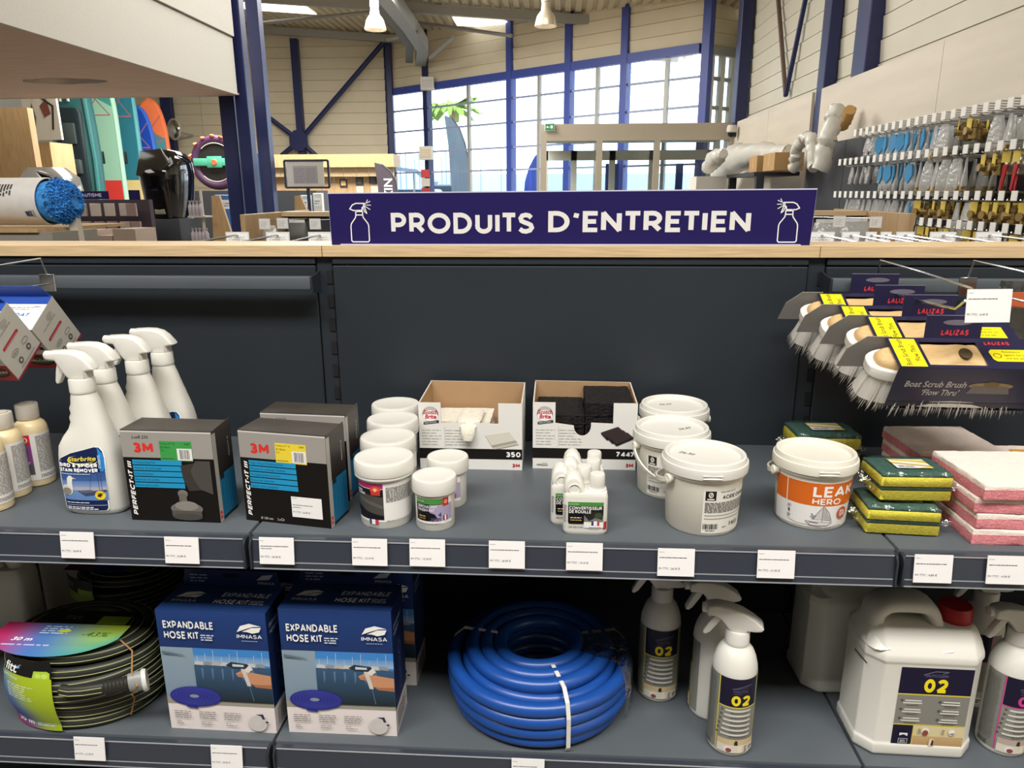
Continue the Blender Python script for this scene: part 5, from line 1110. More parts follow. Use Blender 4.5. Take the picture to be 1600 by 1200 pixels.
# ---------------------------------------------------------------- the solid blue hose
m_bhose = mat('glossy_blue_hose', '#1a4a98', 0.32, spec=0.55); m_strap = mat('white_strap', '#dedbd2', 0.5)
bc = Vector((.4575, -.296, ZL)); bh = thing('blue_hose_coil', 'thick glossy blue hose coil tied with white straps', 'hose', bc)
tr = .0130; cells = []
for L in range(5):
    for j in range(4):
        if (L, j) in ((4, 0),): continue
        q = .1585-j*.0252-(0.010 if L == 4 else 0)+(-.006 if L == 0 else 0)
        cells.append((q, tr+.003+L*tr*1.62, L, j))
rb = random.Random(3)
for q, z, L, j in cells:
    n = 72; dz = rb.uniform(-.002, .002); ph = rb.uniform(0, 6.28); pts = [((q+.0015*math.cos(2*2*PI*k/n+ph))*math.cos(2*PI*k/n), (q+.0015*math.sin(2*2*PI*k/n+ph))*math.sin(2*PI*k/n), z+dz*math.cos(2*PI*k/n+ph)) for k in range(n)]
    MB().tube(pts, tr, 12, closed=True).build('hose_turn', m_bhose, bh)
ztop = tr+4*tr*1.62+tr
def strap(ang, name='strap'):
    ro, ri = .1585+tr+.0016, .1585-3*.0252-tr-.0012; c, s = math.cos(ang), math.sin(ang)
    pth = [(ro*.97, .003), (ro, .012), (ro, ztop*.62), (ro-.008, ztop*.86), (ro-.026, ztop+.0012), (ri+.016, ztop+.0012), (ri+.003, ztop-.006), (ri, ztop*.6), (ri, .01)]
    MB().tube([(q*c, q*s, z) for q, z in pth], 0, 4, sq=(.0072, .0012)).build(name, m_strap, bh)
strap(math.radians(-72)); strap(math.radians(170)); strap(math.radians(14))
m_wrap2 = mat_film('clear_tight_wrap', gloss=.07, rough=.12, bump=1.0, bscale=45)
b = MB(); rings = []
for k in range(15):
    a = math.radians(-28+46*k/14); c, s = math.cos(a), math.sin(a); ro, ri = .1585+tr+.004, .1585-3*.0252-tr-.003; w_ = .0022*math.sin(k*2.3)
    rings.append([(q*c, q*s, z) for q, z in ((ro+w_, .006), (ro+.002, .03+w_), (ro, ztop*.7), (ro-.010, ztop*.96), (ro-.03, ztop+.004+w_), (ri+.02, ztop+.004), (ri+.002, ztop-.004), (ri, ztop*.5), (ri, .01))])
b.loft(rings, closed=False, cap0=False, cap1=False); b.build('clear_wrap', m_wrap2, bh)

# ---------------------------------------------------------------- 02 cleaner sprayers
m_sil_lab = mat('silver_grey_label', '#84857f', 0.4)
NP = [(.0335, 0), (.0360, .003), (.0368, .008), (.0368, .152), (.0358, .163), (.0325, .176), (.0280, .187), (.0225, .194), (.0190, .1975), (.0180, .203)]
def tall_sprayer(label, loc, rz, code, accent, headrot, group):
    t = thing('trigger_sprayer', label, 'spray bottle', loc, rz, group)
    MB().lathe(NP, 48).build('bottle', m_white_hdpe, t)
    ribbed_collar(.198, .2235, .0195).build('collar', m_white_cap, t)
    M = Matrix.Rotation(headrot, 4, 'Z')
    HP2 = [(-.050, .246), (-.052, .256), (-.049, .2625), (-.036, .266), (-.014, .264), (.006, .258), (.024, .248), (.037, .238), (.0395, .233), (.036, .2285), (.026, .2265), (.015, .2265), (.0135, .2225), (-.0135, .2225), (-.020, .232), (-.029, .243), (-.038, .2465)]
    hd = MB().prism(HP2, -.0135, .0135, 'Y', M=M, r=.0062, seg=3).build('trigger_head', m_white_cap, t)
    MB().lathe([(.0075, 0), (.0085, .001), (.0085, .009), (.0055, .010)], 16, M=M @ Matrix.Translation((-.0495, 0, .2545)) @ Matrix.Rotation(-PI/2, 4, 'Y')).build('nozzle', m_white_cap, hd)
    MB().prism([(-.036, .246), (-.046, .232), (-.055, .214), (-.0555, .209), (-.051, .2075), (-.044, .213), (-.034, .228), (-.026, .242)], -.0065, .0065, 'Y', M=M, r=.002).build('trigger', m_white_cap, t)
    p = Print(.004)
    p.rect(-.065, .010, .052, .152, '#83847d'); p.rect(-.034, .010, .034, .152, '#8b8a82'); p.rect(-.0345, .010, -.0325, .152, accent); p.rect(.033, .010, .0345, .152, accent)
    p.rect(-.032, .098, .033, .152, '#1a1730'); p.rect(-.032, .0965, .033, .0985, accent)
    p.line([(-.012, .1325), (.006, .1385), (.020, .1400)], .0018, '#55536c'); p.line([(-.012, .1325), (.012, .1360)], .0010, '#55536c'); p.text('NAUTIC', -.010, .1265, .0052, '#5c5a74', w=.024, bold=.01); p.fine(-.010, .1230, .006, .1255, '#55536c', .002)
    p.text(code, 0.003, .1015, .0195, accent if accent != '#d8c84a' else '#f0da28', w=.031, align='C', sw=.26)
    for k in range(6): y = .0895-.0092*k; p.rect(-.021-.001*k, y, .022, y+.0036, '#d5d3cb'); p.rect(-.0275-.0012*k, y+.0002, -.0242-.0012*k, y+.0032, '#55544f'); p.fine(-.012, y-.0028, .018, y-.0006, '#5f5e58', .002)
    p.rect(-.030, .0105, .033, .0365, '#d9d3c6'); p.rect(-.030, .0255, .033, .0365, '#cdb98f' if code == '02' else '#b9a89c'); p.poly([(-.003, .0255), (.003, .0255), (.002, .034), (-.001, .035), (-.003, .031)], '#3a2c20'); p.ell(-.013, .0175, .0058, .0058, '#e9e2de', 14); p.ell(-.011, .0155, .0046, .0042, '#8a4a42', 12); p.rect(.002, .0105, .010, .0255, '#e6dcc0'); p.fine(.014, .012, .020, .024, '#6a6862', .003); p.fine(.023, .014, .031, .022, '#3a3a3c', .004)
    p.fine(-.063, .026, -.038, .148, '#6f706a', .0032, .4, 6, .1); p.bars(-.060, .0125, -.044, .021, '#3a3a38', 5)
    p.build('label_print', cyl_map(.0368), t, lift=.0006)
    return t
tall_sprayer('white trigger sprayer with yellow 02, in front of its two twins', (.7885, -.4165, ZL), .05, '02', '#d8c84a', -.25, '02 cleaner sprayers')
tall_sprayer('white trigger sprayer turned away behind the front 02 sprayer', (.772, -.333, ZL), -2.3, '02', '#d8c84a', 2.35, '02 cleaner sprayers')
tall_sprayer('white trigger sprayer with yellow 02 standing alone next to the blue hose', (.683, -.288, ZL), -.02, '02', '#d8c84a', -.05, '02 cleaner sprayers')
tall_sprayer('white trigger sprayer with a magenta code at the right photo edge', (1.2545, -.392, ZL), .12, '05', '#c8408c', -.10, None)
tall_sprayer('white trigger sprayer in the shade behind the magenta one', (1.268, -.27, ZL), -.9, '05', '#c8408c', .85, None)

# ---------------------------------------------------------------- white jugs with red cap
m_red = mat('red_cap', '#a3161c', 0.38)
def oct_ring(w, d, ch, z, yc=0.0, xc=0.0):
    a, b2 = w/2, d/2
    return [(x+xc, y+yc, z) for x, y in ((-a+ch, -b2), (a-ch, -b2), (a, -b2+ch), (a, b2-ch), (a-ch, b2), (-a+ch, b2), (-a, b2-ch), (-a, -b2+ch))]
def jug(label, loc, rz, printed):
    t = thing('cleaner_jug', label, 'jug', loc, rz, 'white cleaner jugs'); w, d, ch = .192, .128, .024
    bm = bmesh.new(); rings = [oct_ring(w*.97, d*.95, ch, 0), oct_ring(w, d, ch, .005), oct_ring(w, d, ch, .022), oct_ring(w*.978, d*.965, ch, .026), oct_ring(w*.978, d*.965, ch, .176), oct_ring(w*1.0, d*.99, ch, .181), oct_ring(w*.99, d*.98, ch, .191), oct_ring(w*.95, d*.84, ch*.9, .208), oct_ring(w*.90, d*.66, ch*.7, .222), oct_ring(w*.86, d*.56, ch*.6, .229)]
    vv = [[bm.verts.new(p_) for p_ in r_] for r_ in rings]
    for i in range(len(vv)-1):
        for k in range(8): bm.faces.new((vv[i][k], vv[i][(k+1) % 8], vv[i+1][(k+1) % 8], vv[i+1][k]))
    bm.faces.new(vv[0][::-1]); bm.faces.new(vv[-1])
    bmesh.ops.bevel(bm, geom=bm.edges[:], offset=.0035, segments=2, profile=.5, affect='EDGES', clamp_overlap=True)
    MB().bm_add(bm, 0, True).build('body', m_white_hdpe, t)
    # grip arch at the left, sloping shoulder on the right
    arch = [(-.072, 0, .200), (-.075, 0, .222), (-.072, 0, .244), (-.057, 0, .2570), (-.026, 0, .2585), (.000, 0, .2570), (.014, 0, .248), (.022, 0, .226), (.026, 0, .200)]
    sm = []
    for i in range(len(arch)-1):
        for k in range(3): sm.append(Vector(arch[i]).lerp(Vector(arch[i+1]), k/3))
    sm.append(Vector(arch[-1])); sm2 = [sm[0]]+[(sm[i-1]+sm[i]*2+sm[i+1])/4 for i in range(1, len(sm)-1)]+[sm[-1]]
    rg = []
    for i, c0 in enumerate(sm2):
        tg = (sm2[min(i+1, len(sm2)-1)]-sm2[max(i-1, 0)]).normalized(); nrm = Vector((tg.z, 0, -tg.x)); flare = 1+1.0*max(0, 1-min(i, len(sm2)-1-i)/3.5)**1.5
        rg.append([c0+nrm*(.0125*flare*math.copysign(abs(math.cos(a))**.7, math.cos(a)))+Vector((0, .0300*flare*math.copysign(abs(math.sin(a))**.7, math.sin(a)), 0)) for a in [2*PI*k/18 for k in range(18)]])
    MB().loft(rg).build('grip', m_white_hdpe, t)
    MB().loft([sring(.012, .090, .054, .192, 32, 4), sring(.018, .088, .046, .206, 32, 3.5), sring(.030, .083, .033, .218, 32, 2.6), sring(.034, .081, .024, .227, 32, 2.2)]).build('shoulder', m_white_hdpe, t)
    MB().lathe([(.020, .222), (.0265, .2225), (.0272, .225), (.0262, .2505), (.024, .2545), (0, .255)], 40, M=Matrix.Translation((.0585, 0, 0))).build('cap', m_red, t, label='red screw cap')
    if printed:
        p = Print(); X0, X1, Y0, Y1 = -.044, .070, .030, .166
        p.rect(X0, Y0, X1, Y1, '#d8cba0'); p.rect(X0, .120, X1, Y1, '#191531'); p.rect(X0, .1185, X1, .1205, '#dcca3c'); p.rect(X0, .0665, X1, .1185, '#85837c'); p.rect(X0, .0650, X1, .0668, '#dcca3c'); p.rect(X0, Y0, X0+.032, .065, '#191531'); p.rect(X0+.032, Y0, X0+.0335, .065, '#dcca3c'); p.rect(X0+.0335, Y0, X1, .0465, '#b8986a', '#c8a878')
        p.text('02', .0135, .124, .0235, '#f2dc22', w=.037, align='C', sw=0.27); p.line([(-.008, .1545), (.010, .1605), (.030, .1605), (.022, .1570)], .0014, '#6a6880'); p.text('NAUTICCLEAN', -.006, .1510, .0048, '#6a6880', w=.036, bold=.01)
        for cx in (-.018, .042):
            for k in range(3): y = .1075-.0155*k; p.rect(cx-.013, y, cx+.013, y+.0026, '#d5d3cb'); p.rect(cx-.016, y-.0042, cx+.014, y-.0016, '#d5d3cb'); p.rect(cx-.020, y, cx-.0165, y+.003, '#4c4b46'); p.fine(cx-.010, y-.0075, cx+.010, y-.0052, '#5f5e58', .002)
        p.ell(.008, .0560, .0062, .0066, '#ece6e0', 16); p.ell(.008, .0535, .0048, .0050, '#8e4c40', 14); p.ell(.050, .0560, .0052, .0055, '#efeae4', 16); p.poly([(.045, .054), (.055, .056), (.052, .051)], '#8c8880'); p.poly([(.016, Y0), (.024, Y0), (.024, .041), (.020, .0445), (.016, .041)], '#e2d8c2'); p.poly([(.019, .0315), (.0235, .0315), (.0235, .040), (.0205, .0425)], '#4a3626')
        p.rect(-.0330, .044, -.0200, .052, '#e8e8ee'); p.poly([(-.0330, .047), (-.026, .0495), (-.0200, .0465), (-.0200, .044), (-.0330, .044)], '#191531'); p.line([(-.0335, .034), (-.0195, .034), (-.0195, .042), (-.0335, .042)], .0008, '#c8c8d8', True); p.fine(-.031, .0355, -.022, .0408, '#c8c8d8', .0026)
        p.fine(-.004, .050, .000, .062, '#7a7568', .0032); p.fine(.034, .050, .038, .062, '#7a7568', .0032)
        p.build('label_print', lambda x, z, d_: Vector((x, -d*.965/2-d_, .024+(z-.030)*1.09)), t, lift=.0006)
        p = Print(); p.line([(-.05, .168), (-.02, .163), (.0, .160)], .0030, '#5a4038'); p.line([(-.03, .161), (.0, .156)], .0008, '#8a8078'); p.build('side_print', lambda y, z, d_: Vector((-w*.978/2-d_, y, z)), t, lift=.0006)
    return t
jug('white jug with red cap and yellow 02 label, in front', (1.0965, -.372, ZL), -.02, True)
jug('white jug in the shade behind the red-capped jug', (1.055, -.215, ZL), .03, False)
# ================================================================== price tags, hooks and hanging goods
m_tag = mat('price_tag_card', '#efedec', 0.4, spec=0.5)
def price_tag(label, pt, price, w=.0555, h=.0435, lines=1, lean=-.13, group='price tags', rz=0.0, loc=None):
    t = thing('price_tag', label, 'price tag', loc if loc else pt, group=group, rot=(lean, 0, rz))
    MB().box(-w/2, w/2, -.0006, .0006, -h/2, h/2).build('card', m_tag, t)
    p = Print(); s = sum(map(ord, price)) % 50
    p.fine(-w/2+.002, h/2-.006, -w/2+.011, h/2-.0045, '#8a888a', .0014, .5, s); p.fine(-w/2+.0025, h/2-.0155, -w/2+.048, h/2-.0128, '#4e4c50', .0020, .6, s+1, .12)
    if lines > 1: p.fine(-w/2+.0025, h/2-.0190, -w/2+.020, h/2-.0168, '#4e4c50', .0018, .6, s+2, .1)
    p.text('PV TTC : '+price+' €', -w/2+.002, -h/2+.0105, .0033, '#5c5a5e', w=.032, shear=.1)
    p.build('print', lambda x, z, d: Vector((x, -.0006-d, z)), t, lift=.0002)
    return t
for px, py, pr, ln, what in ((122, 851, '26,90', 1, 'below the seabird trigger bottles'), (285, 859, '55,80', 1, 'below the green-tagged pad carton'), (433, 860, '43,90', 2, 'below the yellow-tagged pad carton'), (578, 862, '15,10', 1, 'below the big white tubs'), (668, 863, '13,20', 1, 'below the small white tubs'), (792, 866, '26,90', 1, 'below the open carton marked 350'), (913, 869, '14,10', 1, 'below the rust converter flasks'), (1056, 878, '26,30', 1, 'below the oxalic acid buckets'), (1212, 881, '21,90', 1, 'below the orange-banded bucket'), (1457, 888, '4,80', 1, 'below the yellow sponge packs'), (1571, 890, '4,90', 1, 'below the pink scrub pads')):
    q = onY(px, py, -.4825); price_tag('white price tag on the upper shelf edge '+what, (q.x, -.4840, q.z), pr, lines=ln)
for px, py, pr, what in ((141, 1169, '51,90', 'below the striped garden hose'), (355, 1182, '39,90', 'below the left hose kit carton'), (825, 1203, '64,50', 'below the blue hose coil'), (1172, 1222, '12,50', 'below the 02 sprayers')):
    q = onY(px, py, -.4755); price_tag('white price tag on the lower shelf edge '+what, (q.x, -.4770, q.z), pr)

# ---- peg hooks of the right bay
m_hole = mat('hook_hole_black', '#0b0a0c', 0.7)
HX = 1.092
prong(HX, ZA+.343, .315, 'chromed hook carrying the four scrub brushes')
price_tag('white price tag on the hook of the scrub brushes', (0, 0, 0), '6,40', w=.068, h=.049, lean=-.10, rz=.10, loc=(HX+.026, -.390, ZA+.3575))
prong(1.262, ZA+.343, .30, 'chromed hook to the right of the scrub brush hook')
price_tag('white price tag at the right photo edge, on the second hook', (0, 0, 0), '9,80', w=.068, h=.049, lean=-.10, rz=.10, loc=(1.262+.024, -.376, ZA+.3575))
# a pack in a clear bag on the second hook
bg_ = thing('bagged_brush', 'clear bag of fittings hanging at the right photo edge', 'bag', (1.305, -.135, ZA+.13))
m_bagf = mat_film('grey_clear_bag', '#c8cac8', gloss=.09, rough=.15, bump=.9, bscale=30)
rg = []
for k, (z, w_, d_) in enumerate(((0, .012, .008), (.012, .030, .016), (.05, .040, .020), (.10, .042, .018), (.15, .038, .010), (.19, .030, .003), (.235, .024, .002))): rg.append([(x+.004*math.sin(3*z*20+j), y, z) for j, (x, y, _) in enumerate(sring(-w_, w_, d_, 0, 24, 2.5))])
MB().loft(rg).build('bag', m_bagf, bg_)
MB().lathe([(.008, .0), (.0105, .01), (.0105, .09), (.007, .10)], 14, M=Matrix.Translation((-.012, 0, .015))).build('fitting', mat('grey_fitting', '#6e6a66', .5), bg_); MB().box(-.024, .024, -.003, .003, .185, .215, r=.001, seg=1).build('header_card', mat('rust_red_card', '#b8562e', .5), bg_)

# ---- deck scrub brushes: block, bristles and printed sleeve; local x along the brush, z out of the block's top
m_block = mat('beech_brush_block', '#d2b07c', 0.5, noise=0.1, nscale=14, stretch=(2, 9, 9)); m_brw = mat('white_bristle_base', '#e4e0d6', 0.5); m_brist = mat('white_bristles', '#d0cbc4', 0.7, noise=0.1, nscale=90, stretch=(1, 1, .1)); m_bend = mat('grey_bristle_shade', '#8d8783', 0.8)
m_sleeve = mat('navy_sleeve_card', '#1d1b3c', 0.4, spec=0.5); m_sleeve_i = mat('sleeve_card_back', '#8d8985', 0.7)
L2, Wd = .132, .036
def make_brush():
    t = thing('scrub_brush', 'x', 'scrub brush', group='deck scrub brushes on one hook')
    blk = [sring(-L2*s*.93, L2*s*.93, Wd*w_*.84, z, 56, 3.0) for z, s, w_ in ((-.004, .985, .96), (0, 1, 1), (.008, 1, 1), (.014, .97, .90), (.017, .93, .78))]
    bl = MB().loft(blk).build('block', m_block, t)
    # carved waist on the top of the block with the screw hole
    top = []
    for k in range(17):
        x = -.060+.120*k/16; wv = .030-.008*math.cos(x*70)*.6; hz = .0165+.013*math.exp(-(x/.028)**2); top.append([(x, y*wv, .012+(hz-.012)*max(0, 1-abs(y)**3)) for y in [-1+2*j/10 for j in range(11)]])
    MB().loft(top, closed=False, cap0=False, cap1=False).build('saddle', m_block, bl)
    MB().lathe([(.0100, -.002), (.0100, .0), (.0094, .0002), (0, -.0006)], 24, M=Matrix.Translation((.004, -.0105, .0290)) @ Matrix.Rotation(.22, 4, 'X')).build('pole_hole', mat('pole_hole_dark', '#4a3a22', .8), bl)
    MB().loft([sring(-L2*1.0, L2*1.0, Wd*1.02, z, 56, 3.0) for z in (-.016, -.013)]).loft([sring(-L2*s, L2*s, Wd*s*1.03, z, 56, 3.0) for z, s in ((-.014, 1.01), (.001, 1.015), (.003, 1.0))]).build('bristle_base', m_brw, t)
    # bristles: tapered tufts flaring outwards
    r = random.Random(11); b = MB(); nx, ny = 34, 10
    for i in range(nx):
        for j in range(ny):
            u, v = -1+2*(i+.5)/nx, -1+2*(j+.5)/ny; x, y = u*L2*.97, v*Wd*.93
            if abs(u)**3.2+abs(v)**3.2 > 1: continue
            for q in range(5):
                ln = .064+r.uniform(-.008, .006); fx = x+u*abs(u)*.016+r.uniform(-.005, .005); fy = y+v*.010+r.uniform(-.005, .005); p0 = Vector((x+r.uniform(-.003, .003), y+r.uniform(-.003, .003), -.014)); p1 = Vector((fx, fy, -.014-ln)); pm = p0.lerp(p1, .5)+Vector((-u*.002, -v*.002, 0)); s_ = .0016
                e1 = Vector((s_, 0, 0)); e2 = Vector((0, s_, 0)); b.add([p0-e1, p0+e1, pm+e1*.9, pm-e1*.9, p1], [(0, 1, 2, 3), (3, 2, 4)], 0); b.add([p0-e2, p0+e2, pm+e2*.9, pm-e2*.9, p1], [(0, 1, 2, 3), (3, 2, 4)], 0)
    b.loft([sring(-L2*s, L2*s, Wd*w_, z, 56, 3.0) for z, s, w_ in ((-.060, 1.05, 1.08), (-.035, 1.01, 1.02), (-.014, .96, .94))]); bo = b.build('bristles', m_brist, t); bo['kind'] = 'stuff'
    # sleeve: card wrapped round the middle, from above the block over the front edge and below the bristles, with a window on top
    x0, x1 = -.100, .125; yb, yf = Wd+.0012, -Wd-.0012; zt, zb = .0205, -.066
    def strip(name, a, c, xa, xb, e0=0.0): # card strip between two (y,z) points
        (y0, z0), (y1, z1) = a, c; n = Vector((0, z1-z0, -(y1-y0))).normalized()*.0006
        vs = [Vector((xa, y0, z0)), Vector((xb, y0, z0)), Vector((xb, y1, z1)), Vector((xa-e0, y1, z1))]
        return MB().hexa([v-n for v in vs]+[v+n for v in vs]).build(name, m_sleeve, t)
    strip('sleeve_top', (yf, zt), (yb, zt), x0, -.052); strip('sleeve_top', (yf, zt), (yb, zt), .034, x1)
    strip('sleeve_front', (yf, zb+.006), (yf, zt), x0, x1); strip('sleeve_bottom', (yf, zb), (yb*.9, zb-.003), x0+.01, x1); strip('sleeve_back', (yb, zb*.6), (yb, zt), x0, x1)
    MB().prism([(-L2-.030, -.040), (-L2-.022, -.002), (-L2+.004, zt+.003), (-.09, zt+.003), (-.09, -.040)], yb-.002, yb-.0005, 'Y').build('grey_flap', m_sleeve_i, t)
    strip('sleeve_top_edge', (yb-.010, zt), (yb, zt), -.052, .034); strip('sleeve_top_edge', (yf, zt), (yf+.007, zt), -.052, .034)
    tb_ = MB().prism([(-.040, -.002), (.046, -.002), (.046, .038), (-.040, .038)], 0, .0012, 'Y').build('hanging_tab', m_sleeve, t)
    tb_.location = (0, yb, zt); tb_.rotation_euler = (-math.radians(27), 0, 0)
    p = Print(); p.text('LALIZAS', .006, zt+.005, .0095, '#c8383e', w=.042, align='C', sw=0.26, shear=.12); p.ell(.008, zt+.026, .022, .0045, '#6a6674', 18); p.rect(-.040, zt+.0368, .046, zt+.038, '#77758a'); p.build('tab_print', lambda x, z, d: Vector((x, -d, z-zt)), tb_, lift=.0003)
    p = Print(); H = yb-yf
    p.rect(-.096, .002, -.057, H-.004, '#e8dc20'); p.text('Boat Scrub Brush', -.079, .005, .0085, '#26221a', w=.064, bold=.01, rot=PI/2); p.text('‘Flow Thru’', -.0625, .014, .0085, '#26221a', w=.042, bold=.01, rot=PI/2)
    p.text('LALIZAS', .046, H-.017, .0085, '#c8383e', w=.038, sw=0.26, shear=.12, rot=.0); p.poly([(.046, .022), (.050, .017), (.108, .017), (.108, .046), (.050, .046), (.045, .040)], '#e8dc20'); p.ring(.055, .031, .006, .006, .0012, '#55501c', 14); p.text('Resistance', .065, .0385, .0048, '#4a4618', w=.026); p.text('against the sun', .065, .0305, .0048, '#4a4618', w=.034); p.text('and the salt', .065, .0225, .0048, '#4a4618', w=.028)
    p.build('sleeve_top_print', lambda x, y, d: Vector((x, yf+y, zt+.0006+d)), t, lift=.0003)
    p = Print(); p.text('Boat Scrub Brush', -.082, .042, .0125, '#c5c1bc', w=.092, bold=.018, shear=.15); p.text('‘Flow Thru’', -.052, .025, .0125, '#c5c1bc', w=.056, bold=.018, shear=.15); p.rect(-.1, .0, .125, .010, '#2e2a38')
    p.ell(.046, .046, .033, .007, '#a08a5a', 20); p.poly([(.020, .046), (.072, .046), (.078, .030), (.014, .030)], '#77706a'); p.ell(.046, .049, .012, .006, '#7d6838', 12); p.text('LALIZAS', .085, .058, .006, '#7a2a30', w=.026)
    p.build('sleeve_front_print', lambda x, z, d: Vector((x, yf-.0006-d, zb+.006+z)), t, lift=.0003)
    return t
tilt = math.radians(27)
br = make_brush()
def place_brush(o, px, py, Y, lab):   # px,py: left end of the block in the photograph, Y: distance of its hook position
    q = onY(px, py, Y); o.rotation_euler = (tilt, 0, -.035); o.location = (q.x+L2, Y, q.z); o['label'] = lab
place_brush(br, 1357, 566, -.332, 'wooden deck scrub brush in yellow and navy sleeve, nearest on the hook')
for px, py, Y, lab in ((1327, 530, -.255, 'wooden deck scrub brush second from the front on the hook'), (1286, 511, -.178, 'wooden deck scrub brush third from the front on the hook'), (1254, 490, -.102, 'wooden deck scrub brush at the back of the hook, against the rail')):
    o = dup(br, lab); place_brush(o, px, py, Y, lab)

# ---- two cartons of repair gel hanging askew at the left
m_grey_card = mat('grey_white_card', '#bdbab2', 0.5); m_blue_card = mat('blue_card', '#25479a', 0.42)
prong(-.560, ZA+.343, .34, 'chromed hook carrying the gelcoat cartons at the left')
def gel_box(label, yy, zz):
    t = thing('gelcoat_carton', label, 'carton', (-.560, yy, ZA+zz), group='gelcoat cartons hanging askew', rot=(math.radians(37), 0, 0)); L, th, hh = .115, .085, .106
    # local: x along the carton, y thickness (0..-th towards the viewer), z up the carton's height (0..-hh)
    MB().box(-L, L, -th, 0, -hh, 0, r=.001, seg=1).build('carton', m_grey_card, t)
    p = Print(); p.rect(-L, 0, L, th, '#eceae2'); p.rect(-L, th-.022, L, th, '#25479a'); p.fine(.050, th-.037, .096, th-.028, '#8a8a86', .004); p.text('GELCOAT', .028, th-.053, .0085, '#2f62b8', w=.066, sw=0.22, shear=.25); p.fine(.040, th-.062, .085, th-.058, '#b5b5b0', .003); p.fine(.094, th-.032, .108, th-.026, '#6a6a66', .004)
    p.build('top_print', lambda x, y, d: Vector((x, -th+y, d)), t, lift=.0003)
    p = Print(); p.poly([(.030+.024*0+.0035*math.cos(a), .0) for a in (0, 1)]+[(.0, .0)], '#b9b6ae'); p.polys = []
    for k, (cx, cy, cl) in enumerate(((.040, .060, '#a8303a'),)):
        p.rect(.018, .057, .062, .063, cl); p.ell(.018, .060, .003, .003, cl, 10); p.ell(.062, .060, .003, .003, cl, 10); p.rect(.020, .0585, .060, .0592, '#d8b0b0')
    p.fine(.018, .078, .066, .084, '#9a978f', .004); p.ell(.05, .090, .010, .006, '#a5a29a'); p.ring(.062, .036, .009, .005, .001, '#77746c', 16); p.ring(.030, .038, .010, .005, .001, '#77746c', 16); p.fine(.024, .036, .036, .040, '#77746c', .003); p.ell(.060, .022, .006, .006, '#5d5a54', 10); p.ell(.060, .022, .0025, .0025, '#b9b6ae', 8); p.ell(.030, .020, .006, .006, '#5d5a54', 10); p.ell(.030, .020, .003, .003, '#b9b6ae', 8); p.fine(.020, .008, .070, .012, '#8f8c84', .003); p.rect(0, 0, th, .004, '#8f2a30')
    p.build('end_print', lambda u, v, d: Vector((L+d, -th+u, -hh+v)), t, lift=.0003)
    p = Print(); p.rect(-L, 0, L, hh, '#cfccc4'); p.rect(-L, 0, L, .040, '#b82a22'); p.ell(.085, .022, .026, .014, '#2a1c14', 20); p.ell(.085, .022, .022, .010, '#5a4a1c', 18); p.text('GELCOAT', .062, .019, .006, '#e8e0d0', w=.046, sw=0.22); p.rect(.02, .052, L-.006, .060, '#1c1a18'); p.fine(.025, .0535, L-.01, .0585, '#d8d4cc', .005)
    p.build('front_print', lambda x, v, d: Vector((x, -th-d, -hh+v)), t, lift=.0003)
    MB().prism([(-.055, -.002), (L*.98, -.002), (L*.90, .026), (-.05, .026)], -.0016, -.0004, 'Y').build('hanging_tab', m_blue_card, t)
    return t
gel_box('white and blue gelcoat carton hanging askew, farther from the viewer', -.214, .340)
gel_box('white and blue gelcoat carton hanging askew, cut off by the left photo edge', -.327, .345)
# ================================================================== behind the near gondola
m_tagback = mat('clear_tag_holder', '#dfe0de', 0.25, spec=0.5)
def rear_hook(name, lab, grp, base, tip, tag_w=.075, tag_h=.030, lean=0.0):
    t = thing(name, lab, 'hook', tuple(base), group=grp); d = Vector(tip)-Vector(base)
    MB().tube([(0, 0, 0), tuple(d*.7), tuple(d)], .0028, 6).build('wire', m_chrome, t)
    MB().box(d.x-tag_w/2, d.x+tag_w/2, d.y-.001, d.y+.001, d.z-tag_h+.008, d.z+.008).build('label_holder', m_tagback, t)
    p = Print(); p.rect(-tag_w/2+.003, .004, tag_w/2-.003, tag_h-.004, '#f4f2ee'); p.fine(-tag_w/2+.008, .010, tag_w/2-.01, tag_h-.010, '#b5b2b0', .006, .35, 3); p.build('print', lambda x, z, dd: Vector((d.x+x, d.y-.001-dd, d.z+z-tag_h+.008)), t, lift=.0004)
    return t
# hooks on the far side of the near gondola: wires run away from the viewer, tags at their tips
nearpos = ('left of the sign, first from the navy column', 'left of the sign, second from the navy column', 'left of the sign, close to its edge', 'right of the sign, close to its edge', 'right of the sign, second', 'right of the sign, third', 'right of the sign, fourth', 'right of the sign, fifth', 'right of the sign, sixth', 'near the right photo edge')
for px, wh in zip((371, 434, 500, 1284, 1329, 1361, 1384, 1414, 1473, 1545), nearpos):
    tip = onY(px, 367, .50); rear_hook('rear_display_hook', 'white-tagged hook behind the oak top, '+wh, 'hooks on the rear of the near gondola', (tip.x-.0, .128, tip.z-.006), (tip.x, tip.y, tip.z), tag_w=.028 if px in (1361, 1384) else .046 if px in (1329, 1414) else .066, tag_h=.036)
